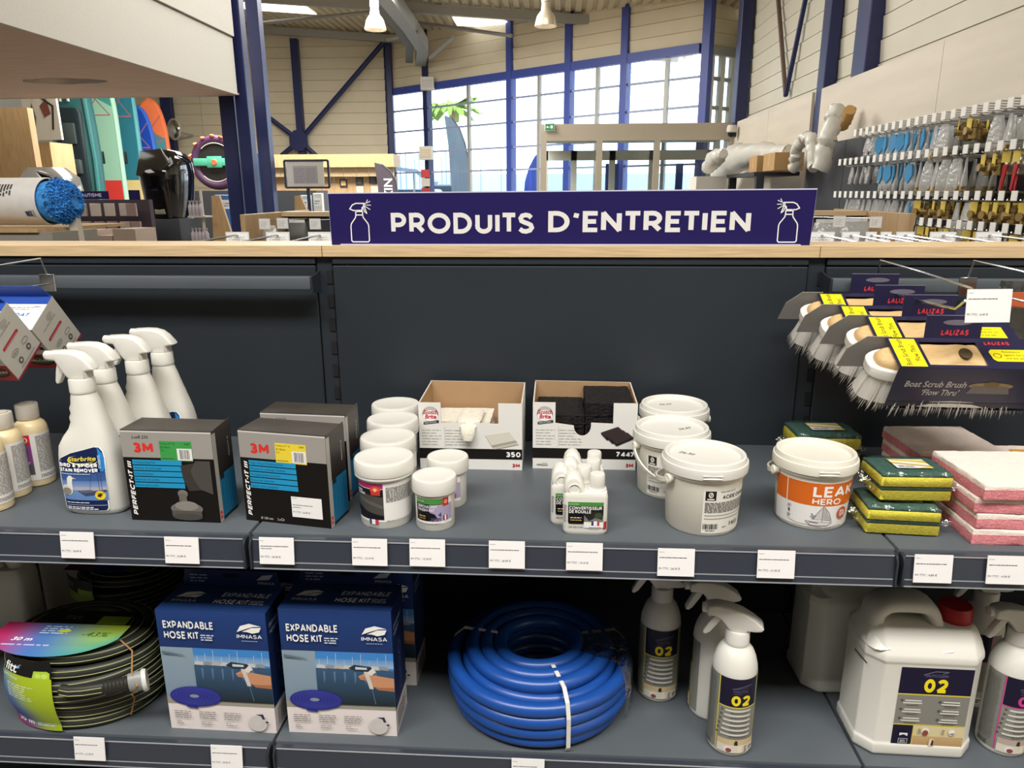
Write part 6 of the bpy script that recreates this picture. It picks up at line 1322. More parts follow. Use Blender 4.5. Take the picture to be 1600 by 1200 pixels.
# ---- second gondola, facing the viewer
G2 = thing('second_gondola', 'oak-sided gondola standing behind the purple sign', 'shelving', (0, 0, 0))
x0, x1, y0, y1, zt_ = -1.03, 2.10, 2.0, 2.5, 1.522
for X in (x0, x1): MB().box(X-.012, X+.012, y0, y1+.45, 0, zt_, r=.002, seg=1).build('end_panel', m_oak2, G2)
MB().box(x0, x1, y1-.02, y1+.10, zt_-.024, zt_).build('top_board', m_oak_e, G2); MB().box(x0, x1, y1+.02, y1+.05, 0, zt_-.024).build('back_panel', m_dk, G2); MB().box(x0, x1, y0, y1+.02, .18, .22).build('base_shelf', m_steel_d, G2)
MB().box(x0+.02, x1-.02, y1-.05, y1-.02, 1.36, 1.385).build('rail', m_steel, G2)
m_fog = mat_film('foggy_film_bag', '#e2e4e2', gloss=.10, rough=.2, bump=1.0, bscale=22, milky=.35)
for px, py, wh in ((413, 344, 'at the left end panel'), (441, 343, 'second from the left end panel'), (492, 344, 'beside the left edge of the sign'), (1312, 340, 'beside the right edge of the sign'), (1369, 341, 'in front of the right end panel')):
    tip = onY(px, py, y0+.06); rear_hook('front_display_hook', 'wire hook with tag on the second gondola, '+wh, 'hooks on the front of the second gondola', (tip.x-.01, y1-.04, tip.z-.01), tuple(tip), tag_w=.056, tag_h=.052)
for px, py, w_, h_, m_, lab in ((464, 362, .10, .12, mat('grey_pack', '#5d5c58', .5), 'grey flat pack hanging on the second gondola left of the sign'), (1292, 362, .13, .14, m_fog, 'foggy film bag on the second gondola next to the sign'), (1335, 360, .15, .13, m_fog, 'foggy film bag on the second gondola in front of the end panel'), (420, 370, .09, .10, m_fog, 'foggy film bag on the second gondola by the left end panel')):
    q = onY(px, py-14, y0+.22); t = thing('hanging_pack', lab, 'pack', (q.x, q.y, q.z-h_)); MB().loft([sring(-w_/2*s, w_/2*s, .018*k+.002, z*h_, 20, 3) for z, s, k in ((0, .92, .5), (.1, 1, 1.2), (.5, 1.02, 1.4), (.85, .97, .6), (1.0, .92, .1))]).build('bag', m_, t); MB().box(-w_*.4, w_*.4, -.002, .002, h_*.98, h_*1.12).build('header_card', m_tagback, t)

# ================================================================== fittings wall at the right
XW = 3.02
fw = thing('fittings_wall_unit', 'dark back panel unit for hanging fittings along the right wall', 'shelving', (0, 0, 0))
for k in range(5): a = 1.4+1.0*k; MB().box(XW, XW+.05, a+.004, a+.996, .0, 2.06).build('back_panel', m_dk, fw)
MB().box(XW-.42, XW+.05, 1.4, 6.4, 0, .15).build('plinth', m_steel_d, fw)
m_brass = mat('brass_fitting', '#a68d5a', .38, .7); m_redh = mat('red_lever', '#b01c24', .4); m_ytag = mat('yellow_card', '#d8be48', .5); m_wtag = mat('white_tag_clip', '#eceae4', .4); m_bluec = mat('sky_blue_card', '#2a86b8', .45); m_dkfit = mat('dark_rubber_fitting', '#3a3a3a', .5); m_nick = mat('nickel_fitting', '#a9a294', .35, .7); m_bagc = mat_film('clear_poly_bag', '#f2f2ee', gloss=.10, rough=.14, bump=.9, bscale=40, milky=.30); m_gbag = mat_film('smoky_poly_bag', '#b9b9b2', gloss=.10, rough=.2, bump=.9, bscale=40, milky=.3)
hook_me = MB().tube([(0, 0, 0), (-.24, 0, 0), (-.27, 0, .012)], .004, 6).mesh('peg_wire', [m_chrome]); hook_me2 = MB().tube([(0, 0, .045), (-.26, 0, .05), (-.30, 0, .052)], .0035, 6).mesh('label_wire', [m_chrome]); tag_me = MB().box(-.304, -.300, -.024, .024, .008, .056).mesh('label_card', [m_wtag])
def wall_hook(y, z, lab):
    t = thing('wall_hook', lab, 'hook', (XW, y, z), group='label hooks on the fittings wall')
    for n_, me in (('peg_wire', hook_me), ('label_wire', hook_me2), ('label_card', tag_me)):
        o = bpy.data.objects.new(n_, me); COL.objects.link(o); o.parent = t
# pack prototypes, origin at the hanging point, facing -X
def pk_bag(name, cat, grp, lab, w_, h_, bagm, fill, headm=None):
    t = thing(name, lab, cat, (0, 0, -50), group=grp); 
    MB().loft([[(p_[1], p_[0], p_[2]) for p_ in sring(-w_/2*s, w_/2*s, .004+.016*k, -h_*z, 16, 3)][::-1] for z, s, k in ((1, .85, .3), (.93, 1, 1), (.6, 1, .8), (.25, .9, .2), (.03, .55, 0))]).build('bag', bagm, t)
    f = MB(); r = random.Random(len(name)+int(w_*1000))
    for k in range(3): f.lathe([(.008, 0), (.018, .004), (.018, .024), (.012, .026), (.012, .046), (.008, .048)], 8, M=Matrix.Translation((r.uniform(-.004, .004), (-1+k)*w_*.27, -h_*.93+.002)) @ Matrix.Rotation(r.uniform(-.6, .6), 4, 'X'))
    f.build('fittings', fill, t, kind='stuff')
    if headm: MB().prism([(-w_*.30, -h_*.10), (w_*.12, -h_*.06), (w_*.40, -h_*.22), (w_*.34, -h_*.52), (.0, -h_*.66), (-w_*.40, -h_*.44)], -.024, -.016, 'X').build('header_card', headm, t)
    return t
P_bag = pk_bag('fitting_bag', 'bag', 'clear bags of brass fittings', 'clear bag with brass fittings at its bottom on the right-hand wall', .102, .22, m_bagc, m_brass)
P_blue = pk_bag('blue_header_bag', 'bag', 'blue-carded bags on the fittings wall', 'clear bag with sky blue card and dark fittings on the right-hand wall', .102, .21, m_bagc, m_dkfit, m_bluec)
P_grey = pk_bag('smoky_bag', 'bag', 'smoky bags on the fittings wall', 'smoky bag of dark fittings on the right-hand wall', .085, .14, m_gbag, m_dkfit)
P_br = thing('brass_fitting', 'bare brass fitting with yellow tag on the right-hand wall', 'fitting', (0, 0, -50), group='bare brass fittings')
MB().lathe([(.016, -.11), (.024, -.108), (.024, -.085), (.018, -.082), (.018, -.05), (.026, -.048), (.026, -.030), (.014, -.026), (.014, -.012)], 8).lathe([(.014, 0), (.018, .002), (.018, .026), (.022, .028), (.022, .038)], 8, M=Matrix.Translation((-.010, 0, -.067)) @ Matrix.Rotation(-PI/2, 4, 'Y')).build('body', m_brass, P_br)
MB().prism([(-.024, -.065), (.024, -.065), (.026, .0), (-.026, .0)], -.030, -.027, 'X').build('tag', m_ytag, P_br)
P_red = thing('lever_valve', 'valve with red lever handle on the right-hand wall', 'valve', (0, 0, -50), group='red-handled valves')
MB().lathe([(.020, -.11), (.026, -.105), (.026, -.085), (.034, -.075), (.034, -.045), (.026, -.035), (.026, -.015), (.020, -.012)], 8).build('body', m_nick, P_red); MB().prism([(-.012, -.06), (.012, -.06), (.016, -.18), (.006, -.19), (-.006, -.10)], -.048, -.040, 'X').build('lever', m_redh, P_red); MB().prism([(-.022, -.05), (.022, -.05), (.022, .004), (-.022, .004)], -.052, -.049, 'X').build('tag', m_ytag, P_red)
for t in (P_bag, P_blue, P_grey, P_br, P_red): t.location = (0, 0, -50)
used = set()
def put(proto, loc, rz):
    if proto.name not in used: used.add(proto.name); proto.location = loc; proto.rotation_euler = (0, 0, rz); return
    dup(proto, loc=loc, rz=rz)
rz_ = random.Random(21)
rows = [onX(1560, 158, XW-.30).z-.05, onX(1560, 222, XW-.30).z-.05, onX(1555, 300, XW-.30).z-.05, onX(1560, 350, XW-.30).z-.05]
rown = ('top', 'second', 'third', 'fourth')
for ri, z in enumerate(rows):
    y = 1.72+.03*ri; k = 0
    while y < (4.45, 4.75, 4.75, 4.3)[ri]:
        pxh = 871+2.24*1133/(y+1.494)
        wall_hook(y, z, 'white-tagged wire hook in the '+rown[ri]+' row of the fittings wall')
        u = rz_.random()
        if ri == 0: pr = P_br if pxh > 1515 else P_bag if pxh > 1448 else P_br if pxh > 1412 else P_bag if pxh > 1388 else P_blue if pxh > 1322 else P_grey
        elif ri == 1: pr = P_red if pxh > 1492 else P_br if pxh > 1458 else P_bag if pxh > 1380 else P_blue if pxh > 1325 else P_grey
        elif ri == 2: pr = P_br if pxh > 1458 else P_bag if pxh > 1436 else (P_br if u < .6 else P_blue) if pxh > 1375 else P_grey
        else: pr = P_bag if u < .5 else P_br
        for dx in ((-.07, -.15, -.23) if pr is not P_grey else (-.10, -.20)):
            if rz_.random() < (.93 if dx < -.19 else .6): put(pr, (XW+dx, y+rz_.uniform(-.006, .006), z-.002), rz_.uniform(-.45, .45))
        y += .108; k += 1
for t in (P_bag, P_blue, P_grey, P_br, P_red):
    if t.name not in used: t.location = (XW-.15, 2.5, .9)
# ---- dark shelf unit beyond, with wrapped goods on top
sh = thing('dark_side_shelf', 'dark shelf rack along the plywood wall beyond the fittings', 'shelving', (0, 0, 0))
MB().box(2.55, 3.02, 6.60, 7.9, 1.78, 1.82).build('top_shelf', m_dk, sh)
for y in (6.64, 7.86): MB().box(2.58, 2.66, y-.04, y+.04, 0, 1.78).build('post', m_dk, sh)
MB().box(2.60, 3.0, 6.60, 7.9, 1.15, 1.18).build('lower_shelf', m_dk, sh)
m_bub = mat('bubble_wrap', '#d4d0c4', .3, bump=1.0, bscale=70, spec=.6, alpha=.86)
def lumpy(name, lab, cat, pts, rr, seed, m_=None):
    r = random.Random(seed); P_ = []
    for i in range(len(pts)-1):
        for k in range(9): P_.append(Vector(pts[i]).lerp(Vector(pts[i+1]), k/9)+Vector((r.uniform(-.012, .012), r.uniform(-.012, .012), r.uniform(-.012, .012))))
    P_.append(Vector(pts[-1])); n = len(P_)
    rad = [max(.02, interp([(j/(len(rr)-1), v) for j, v in enumerate(rr)], i/(n-1)))*(1+r.uniform(-.07, .07)) for i in range(n)]
    b = MB().tube(P_, rad, 20); b.v = [(x+r.uniform(-.1, .1)*rr[1]*.7, y+r.uniform(-.1, .1)*rr[1]*.7, z+r.uniform(-.1, .1)*rr[1]*.7) for x, y, z in b.v]
    return tag(b.build(name, m_ or m_bub), lab, cat)
X_ = 2.78
def px3(px, py, X=X_): return onX(px, py, X)
lumpy('wrapped_bundle', 'long bubble-wrapped bundle lying over the rack end', 'bundle', [px3(1118, 296), px3(1130, 268), px3(1152, 247), px3(1190, 240), px3(1234, 238)], [.10, .15, .17, .11, .07], 5)
lumpy('wrapped_bundle', 'smaller wrapped bundle hanging at the rack end', 'bundle', [px3(1106, 262, 2.36), px3(1118, 248, 2.36), px3(1130, 240, 2.36)], [.08, .10, .05], 6)
qt = px3(1110, 268, 2.36); tag(box_obj('white_side_table', 2.16, 2.52, qt.y-.2, qt.y+.25, 0, qt.z-.06, m_white_f), 'white side table carrying the small wrapped bundle', 'table')
lumpy('wrapped_hoop', 'bubble-wrapped hoop standing on the dark rack', 'bundle', [px3(1240, 262, 2.72), px3(1247, 228, 2.72), px3(1258, 213, 2.72), px3(1268, 218, 2.72), px3(1272, 262, 2.72)], [.05, .05, .05, .05, .05], 8)
lumpy('wrapped_tube', 'tall bubble-wrapped tube leaning on the plywood', 'bundle', [px3(1281, 264, 2.72), px3(1293, 215, 2.76), px3(1307, 168, 2.82)], [.07, .075, .06], 9)
lumpy('straw_bundle', 'tan bundle propped behind the wrapped tube', 'bundle', [px3(1312, 205, 2.95), px3(1328, 172, 2.98)], [.05, .05], 10, mat('tan_fibre', '#b08a4e', .8))
m_carton = mat('plain_brown_carton', '#b08b58', .7)
for px, py, w_, lab in ((1196, 264, .16, 'plain brown carton under the wrapped bundle, left one'), (1222, 263, .2, 'plain brown carton under the wrapped bundle, right one')):
    q = px3(px, 268, 2.74); t = thing('brown_carton', lab, 'carton', (q.x, q.y, 1.82)); MB().box(-.14, .14, -w_, w_, 0, .17, r=.002, seg=1).build('box', m_carton, t); MB().box(-.1405, .1405, -.02, .02, .04, .1705).build('tape', mat('tan_tape', '#c9a46c', .3), t)
for k, (px, py) in enumerate(((1172, 290), (1205, 288), (1240, 292))):
    q = px3(px, py, 2.80); tag(MB().box(-.10, .10, -.14, .14, 0, .30, r=.03).build('grey_bin', mat('grey_bin_plastic', '#7d8286', .5), loc=(q.x, q.y, 1.18)), ('grey plastic bin on the lower rack board, farthest', 'grey plastic bin on the lower rack board, middle', 'grey plastic bin on the lower rack board, nearest')[k], 'bin')

# ================================================================== left side of the hall
# ---- blue fluffy mop in a white tube, on a display stand beside the gondola end
std = thing('display_stand', 'beige display stand with slanted side at the left', 'stand', (0, 0, 0)); Ys = 1.25
a0, a1 = onY(110, 302, Ys), onY(130, 384, Ys)
MB().hexa([(a0.x-.03, Ys, a0.z), (a0.x, Ys, a0.z), (a0.x, Ys+.03, a0.z), (a0.x-.03, Ys+.03, a0.z), (a1.x-.03, Ys, 1.1), (a1.x+.01, Ys, 1.1), (a1.x+.01, Ys+.03, 1.1), (a1.x-.03, Ys+.03, 1.1)][4:]+[(a0.x-.03, Ys, a0.z), (a0.x, Ys, a0.z), (a0.x, Ys+.03, a0.z), (a0.x-.03, Ys+.03, a0.z)]).build('side_panel', mat('beige_laminate', '#c8bfae', .5), std)
zb_ = onY(40, 356, Ys-.05).z
MB().box(-2.2, a1.x-.012, Ys-.15, Ys+.12, 0, zb_-.012).build('cabinet', mat('grey_laminate', '#8f8a80', .5), std); MB().box(-2.2, onY(62, 366, Ys-.15).x, Ys-.16, Ys+.40, zb_-.012, zb_).build('shelf_board', m_oak2, std)
q = onY(85, 321, Ys); R_ = .088
mp = thing('fluffy_mop', 'bright blue fluffy mop head in a white cardboard tube', 'mop', (q.x, q.y, zb_+R_+.008), rot=(0, 0, -.05))
MB().lathe([(R_, -.30), (R_, -.015), (R_-.003, -.010)], 40, cap1=False, M=Matrix.Rotation(PI/2, 4, 'Y')).build('tube', mat('white_tube_card', '#d8d5d0', .5, noise=.04, nscale=30), mp)
p = Print(.01); p.rect(.035, -.06, .055, -.035, '#3c4468'); p.fine(.03, -.05, .06, -.02, '#8a8a90', .008); TM = lambda u, v, d: Vector((v, -(R_+d)*math.cos(u/R_), -(R_+d)*math.sin(u/R_)*1.0)); p.build('tube_logo', TM, mp, lift=.0008); p = Print(.01); p.fine(-.07, -.26, -.02, -.10, '#4c4a4a', .012, .6, 3, .2); p.build('tube_print', TM, mp, lift=.0008)
fl = MB(); rf = random.Random(4); N = 1500
core = MB().lathe([(0, -.03), (.074, -.03), (.078, .03), (.070, .060), (.050, .080), (.02, .088), (0, .089)], 28, M=Matrix.Rotation(PI/2, 4, 'Y'))
m_fluff = mat('blue_fluff', '#3f93dc', .9, noise=.35, nscale=60, bump=.6, bscale=300)
core.build('core', m_fluff, mp)
for k in range(N):
    a = rf.uniform(0, 2*PI); t_ = rf.random()**.7; r_ = .078*math.sqrt(max(0, 1-(t_*.97)**2.4)); x_ = .018+.070*t_; c0 = Vector((x_, r_*math.cos(a), r_*math.sin(a))); n_ = Vector((.4+t_, math.cos(a), math.sin(a))).normalized(); tg = n_.cross(Vector((rf.uniform(-1, 1), rf.uniform(-1, 1), rf.uniform(-1, 1)))).normalized()
    l_ = rf.uniform(.006, .014); b2 = n_.cross(tg)*.0028; e = c0+n_*l_+tg*rf.uniform(-.008, .008); fl.add([c0-b2, c0+b2, (c0+e)/2+n_*.003+b2, (c0+e)/2+n_*.003-b2, e], [(0, 1, 2, 3), (3, 2, 4)], 0)
fo = fl.build('fluff', m_fluff, mp); fo['kind'] = 'stuff'
# ---- tall oak panel and poster board far left
tag(box_obj('oak_partition', onY(-40, 200, 7.2).x, onY(47, 200, 7.2).x, 7.2, 7.3, 0, 2.60, m_oak2), 'tall oak partition at the far left under the mezzanine', 'partition')
pb = thing('poster_board', 'pale board with printed fish and cables beside the oak partition', 'board', tuple(onY(60, 190, 8.78))); MB().box(-.20, .30, 0, .04, -.24, .70).build('board', m_white_f, pb); p = Print(); p.poly([(-.12, .0), (-.06, .25), (-.02, .05), (-.05, -.08)], '#5d5868'); p.poly([(.05, .2), (.16, .30), (.20, .10), (.10, .05)], '#7a4a40'); p.line([(.10, .3), (.24, .2), (.20, -.1)], .03, '#3a3230'); p.ell(-.04, .34, .05, .05, '#c9a45c'); p.build('board_print', lambda x, z, d: Vector((x, -d, z)), pb, lift=.004)
tag(box_obj('low_oak_cabinet', onY(46, 280, 8.8).x, onY(86, 280, 8.8).x, 8.8, 9.3, 0, onY(60, 222, 8.8).z, m_oak2), 'pale oak cabinet left of the green kayak', 'cabinet')
# ---- kayak and paddle boards standing upright
def outline(w_, h_, nose=1.6, tail=1.2, n=14):
    pts = []
    for k in range(n+1): f = k/n; pts.append((w_/2*math.sqrt(max(0, 1-f**2.3)), h_*(.72+.28*f)))
    R_ = [(w_/2*.72, 0), (w_/2*.95, h_*.15), (w_/2, h_*.42)]+pts
    return R_+[(-x, z) for x, z in R_[::-1]][1:]
def paddle_board(lab, pxl, pxr, pytop, Y, cols_, rz=0.0):
    l, r = onY(pxl, 230, Y), onY(pxr, 230, Y); w_ = r.x-l.x; h_ = onY((pxl+pxr)/2, pytop, Y).z
    t = thing('paddle_board', lab, 'paddle board', ((l.x+r.x)/2, Y, 0), rz, 'paddle boards standing upright'); o = outline(w_, h_)
    MB().prism(o, 0, .13, 'Y', r=.03).build('board', mat('board_'+cols_[0][1:], cols_[0], .4), t)
    p = Print(); inn = [(x*.93, z*.985+.01) for x, z in o]; p.poly(inn, cols_[1]); zb = h_*cols_[3]
    low = [(x, min(z, zb)) for x, z in inn]; p.poly([(-w_*.46, .02), (w_*.46, .02), (w_*.455, zb*.97), (0, zb*1.02), (-w_*.455, zb*.97)], cols_[2])
    if len(cols_) > 4: p.rect(-w_*.45, .02, w_*.45, h_*cols_[5], cols_[4])
    for s in (-1, 1): p.line([(-w_*.36*s, h_*.76), (w_*.36*s, h_*.90)], .018, '#9a6a6a'); 
    p.line([(-w_*.36, h_*.76), (w_*.36, h_*.76)], .02, '#b8606a'); p.rect(-.03, h_*.545, .03, h_*.60, '#2c3238'); p.build('deck_print', lambda x, z, d: Vector((x, -d, z)), t, lift=.004)
    MB().tube([(-.0, -.01, h_*.55), (0, -.05, h_*.57), (0, -.01, h_*.60)], .012, 6).build('grab_handle', m_dk, t)
    return t
paddle_board('orange-tipped teal paddle board, right of the blue one', 216, 262, 152, 13.2, ('#d86a3c', '#e87848', '#4f8a8c', .80)); paddle_board('deep blue paddle board with lighter blue lower half', 200, 240, 164, 12.9, ('#2a5ab8', '#2148a8', '#2a86d8', .74))
paddle_board('dark teal paddle board with cream base between green and blue boards', 172, 217, 96, 12.5, ('#58a0a4', '#4a98a4', '#2f7484', .90, '#dcc486', .47)); paddle_board('mint green paddle board with red base next to the kayak', 132, 186, 92, 12.1, ('#a8d0b4', '#4a9a90', '#9fcdb0', .82, '#d84038', .47))
ky = thing('green_kayak', 'dark green kayak standing on end beside the paddle boards', 'kayak', tuple(onY(134, 300, 11.5).xy)+(0,)); l, r = onY(84, 230, 11.5), onY(146, 230, 11.5); kw = (r.x-l.x)/2; kh = 4.5
m_kay = mat('green_kayak_hull', '#2a5f5e', .4); rings = []
for k in range(25):
    f = k/24; s_ = max(.05, math.sin(PI*(.06+.90*f))**.55); rings.append([(x, y, f*kh) for x, y, _ in sring(-kw*s_, kw*s_, .20*s_, 0, 24, 2.4)])
MB().loft(rings).build('hull', m_kay, ky)
for z0_, z1_, sc in ((.5, 1.45, .60), (1.62, 3.05, .64)):
    MB().loft([[(x, y, z) for x, y, _ in sring(-kw*sc*q_, kw*sc*q_, .06, 0, 20, 4, yc=-.155)] for z, q_ in ((z0_, .8), (z0_+.08, 1), (z1_-.08, 1), (z1_, .8))]).build('cockpit', mat('kayak_cockpit_dark', '#16262a', .6), ky)
MB().box(-.16, .16, -.30, -.20, 1.95, 2.20, r=.03).build('seat', mat('kayak_seat', '#3c4644', .7), ky); MB().box(-.13, .13, -.27, -.212, 2.45, 2.80, r=.02).build('seat_back', mat('kayak_seat'), ky)
for s in (-1, 1): MB().box(s*.07-.012, s*.07+.012, -.24, -.20, 3.15, 3.60).build('strap', m_white_f, ky)
for s in (-1, 1): MB().tube([(s*kw*.80, -.14, .5), (s*kw*.93, -.13, 2.2), (s*kw*.82, -.14, 3.4)], .04, 8).build('gunwale', mat('kayak_edge', '#3a7a78', .4), ky)
# ---- outboard engine on its stand
Ye = 5.6; ec = onY(265, 300, Ye); oe = thing('outboard_engine', 'glossy black outboard engine standing on a dark stand', 'outboard engine', (ec.x, Ye, 0))
m_gloss = mat('gloss_black_cowl', '#0b0b0d', .08, spec=.6, coat=.6); zt0, zt1 = onY(265, 235, Ye).z, onY(265, 340, Ye).z; k_ = (zt0-zt1)
rings = [sring(-.15, .14, .20, zt1, 32, 3), sring(-.185, .18, .26, zt1+k_*.30, 32, 3), sring(-.20, .20, .29, zt1+k_*.62, 32, 3), sring(-.175, .20, .26, zt1+k_*.82, 32, 3), sring(-.11, .15, .19, zt1+k_*.97, 32, 3), sring(-.07, .10, .14, zt1+k_, 32, 3)]
MB().loft(rings).build('cowl', m_gloss, oe); MB().prism([(-.17, zt1+k_*.62), (-.10, zt1+k_*.97), (.10, zt1+k_*1.005), (.16, zt1+k_*.80), (.02, zt1+k_*.56)], -.275, -.20, 'Y', r=.02).build('cowl_top', mat('grey_gloss_cowl', '#3f3b34', .15, spec=.6), oe)
MB().box(-.05, .05, -.225, -.19, zt1+k_*.06, zt1+k_*.16, r=.004).build('badge', mat('badge_silver', '#b8b49c', .3, .5), oe); MB().box(-.12, .12, -.14, .10, zt1-.3, zt1+.02, r=.01).build('mid_section', m_gloss, oe)
MB().box(-.17, .17, -.20, .12, 1.0, zt1-.005, r=.01).build('stand_plate', m_dk, oe); MB().box(-.06, .06, -.05, .08, .05, 1.0).build('leg', m_gloss, oe); MB().lathe([(.02, 0), (.09, .02), (.02, .04)], 16, M=Matrix.Translation((0, .05, .35))).build('propeller', m_dk, oe)
for s in (-1, 1): MB().box(s*.16-.02, s*.16+.02, -.25, .2, 0, 1.0).build('stand_foot', m_dk, oe)
# a second cowl, pale and mirror-like, at the left
e2 = onY(100, 300, 6.3); t = thing('outboard_engine', 'white and chrome outboard engine cowl behind the blue mop', 'outboard engine', (e2.x-.12, 6.3, 0)); z2 = onY(80, 262, 6.3).z
MB().loft([sring(-.20, .22, .22, z2-.5, 28, 3), sring(-.26, .27, .26, z2-.28, 28, 3), sring(-.25, .24, .25, z2-.10, 28, 3), sring(-.18, .12, .18, z2, 28, 3)]).build('cowl', mat('pale_gloss_cowl', '#8c8880', .12, .3, spec=.6), t); MB().prism([(.02, z2-.04), (.22, z2-.10), (.27, z2-.30), (.16, z2-.2)], -.27, -.20, 'Y', r=.015).build('cowl_side', m_gloss, t); MB().box(-.1, .1, -.1, .1, 0, z2-.45).build('leg', m_dk, t)
# ---- round towable tube
Yt = 10.2; tc = onY(339, 254, Yt); Rt = (onY(374, 254, Yt)-onY(290, 254, Yt)).x/2*.93; tt = thing('towable_tube', 'round purple towable tube with mint band and orange handles', 'towable tube', (tc.x, Yt, tc.z), rot=(PI/2, 0, 0))
m_tube = mat('purple_tube_vinyl', '#4a2a4a', .5); MB().tube([(Rt*.86*math.cos(a), Rt*.86*math.sin(a), 0) for a in [2*PI*k/40 for k in range(40)]], Rt*.17, 12, closed=True).build('ring', m_tube, tt)
MB().lathe([(0, .03), (Rt*.80, .03), (Rt*.82, 0)], 36).build('floor_pad', mat('black_vinyl', '#1c1818', .6), tt); MB().box(-Rt*.84, Rt*.84, -Rt*.13, Rt*.15, Rt*.16, Rt*.23, r=.01).build('mint_band', mat('mint_vinyl', '#4fae8c', .5), tt); MB().box(-Rt*.30, Rt*.30, -Rt*.20, Rt*.24, Rt*.18, Rt*.24, r=.02).build('band_shield', mat('mint_vinyl'), tt); MB().lathe([(0, .0), (Rt*.12, 0), (Rt*.1, .02)], 12, M=Matrix.Translation((0, 0, Rt*.24))).build('logo_dot', mat('orange_vinyl', '#d86a3c', .5), tt)
for y_ in (-1, 1):
    q_ = [(Rt*.72*math.cos(a), Rt*.72*math.sin(a), Rt*.13) for a in [(.25+.5*k/10)*PI if y_ > 0 else -(.25+.5*k/10)*PI for k in range(11)]]; MB().tube(q_, .008, 6).build('piping', m_white_f, tt)
for a in (.15, .45, .75, 1.25, 1.6, 2.0, 2.4, 2.9): MB().tube([(Rt*(.98)*math.cos(a-.07), Rt*.98*math.sin(a-.07), Rt*.14), (Rt*1.0*math.cos(a), Rt*1.0*math.sin(a), Rt*.24), (Rt*.98*math.cos(a+.07), Rt*.98*math.sin(a+.07), Rt*.14)], .018, 6).build('handle', mat('orange_vinyl'), tt)
tag(box_obj('dark_tube_shelf', onY(285, 292, Yt).x, onY(500, 292, Yt).x, Yt-.2, Yt+.4, 0, tc.z-Rt*1.06-.002, m_dk), 'dark shelf carrying the round towable tube', 'shelf')
# ---- packed accessory gondola under the NAUTISME sign
Yn = 5.0; n0, n1 = onY(125, 340, Yn), onY(236, 340, Yn); nz = onY(180, 312, Yn).z
ng = thing('accessory_gondola', 'dark gondola packed with blister packs below the NAUTISME sign', 'shelving', (0, 0, 0)); MB().box(n0.x-.3, n1.x, Yn, Yn+.06, 0, nz).build('back_panel', mat('dark_maroon_panel', '#3a2c34', .6), ng); MB().box(n0.x-.3, n1.x, Yn-.45, Yn, .6, .64).build('shelf', m_dk, ng)
ns = thing('nautisme_sign', 'small dark sign reading NAUTISME above the accessories', 'sign', tuple(onY(140, 305, Yn))); sw = (onY(168, 305, Yn)-onY(110, 305, Yn)).x; MB().box(-sw*.6, sw*.5, 0, .01, -.035, .035).build('panel', m_purple, ns); p = Print(); p.text('NAUTISME', -sw*.32, -.014, .03, '#d8d4dc', w=sw*.64, sw=.18); p.build('lettering', lambda x, z, d: Vector((x, -d, z)), ns, lift=.002)
tag(box_obj('small_purple_sign', onY(201, 304, Yn).x, onY(218, 304, Yn).x, Yn, Yn+.01, onY(210, 312, Yn).z, onY(210, 297, Yn).z, m_purple), 'small plain purple sign right of the NAUTISME sign', 'sign')
rk = random.Random(8); blist = [MB().box(-.045, .045, -.012, .012, -.11, 0, r=.003, seg=1).mesh('blister_pack', [mat('blister_%d' % i, c, .35)]) for i, c in enumerate(('#8d7a74', '#a89a90', '#6d5a58', '#bdb2a8', '#7a4f3c'))]
for row in range(3):
    x = n0.x-.05; k = 0
    while x < n1.x-.05:
        o = bpy.data.objects.new('blister_pack', blist[rk.randrange(5)]); COL.objects.link(o); o.location = (x, Yn-.10-.1*rk.random(), nz-.03-.155*row); tag(o, 'blister pack hanging in the %s row below the NAUTISME sign' % ('top', 'middle', 'bottom')[row], 'blister pack', 'blister packs under the NAUTISME sign'); x += .085+.06*rk.random(); k += 1
for k, (a, c, h_) in enumerate(((143, 172, 358), (172, 200, 366), (200, 236, 356), (125, 143, 352))):
    tag(box_obj('tan_carton', onY(a, 370, 4.3).x, onY(c, 370, 4.3).x-.01, 4.1, 4.4, 0.0, onY(a, h_, 4.3).z, mat('tan_carton_card', '#a89584', .7)), ('tan carton below the accessories, second from left', 'tan carton below the accessories, lowest one', 'tan carton below the accessories beside the engine stand', 'olive-tan carton next to the display stand')[k], 'carton', 'tan cartons below the accessories')
# ---- white bottle rack and oak end boards
Yr = 4.4; wr_ = thing('white_bottle_rack', 'white wire rack with small bottles right of the engine', 'rack', (onY(313, 340, Yr).x, Yr, 0))
zr0, zr1 = onY(313, 337, Yr).z, onY(313, 379, Yr).z
for z in (zr0, zr1): MB().box(-.075, .075, -.06, .06, z-.012, z).build('tray', m_white_f, wr_)
MB().tube([(0, .05, 0), (0, .05, zr0+.2)], .012, 8).build('pole', m_white_f, wr_)
bt = MB().lathe([(.014, 0), (.016, .004), (.016, .075), (.007, .092), (.007, .105), (.009, .106), (.009, .118)], 12).mesh('small_bottle', [mat('mauve_grey_bottle', '#b8aeb4', .35)])
for ri, z in enumerate((zr0, zr1)):
    for k in range(4 if ri == 0 else 5):
        o = bpy.data.objects.new('small_bottle', bt); COL.objects.link(o); o.location = (wr_.location.x-.058+.029*k, Yr-.035, z+.0005); tag(o, 'small pale bottle on the %s tray of the white rack' % ('upper' if ri == 0 else 'lower'), 'bottle', 'small bottles on the white rack')
def slant_board(lab, pts, Y, th=.03):
    P_ = [onY(px, py, Y) for px, py in pts]; return tag(MB().prism([(q.x, q.z if py < 400 else 0.0) for q, (px, py) in zip(P_, pts)], Y, Y+th, 'Y').build('oak_end_board', m_oak2), lab, 'board')
slant_board('slanted oak end board left of the navy columns', [(328, 452), (330, 306), (342, 305), (366, 379), (366, 452)], 4.6)
slant_board('small brown slanted end board behind the second gondola', [(458, 422), (460, 306), (469, 305), (481, 332), (481, 422)], 6.5)
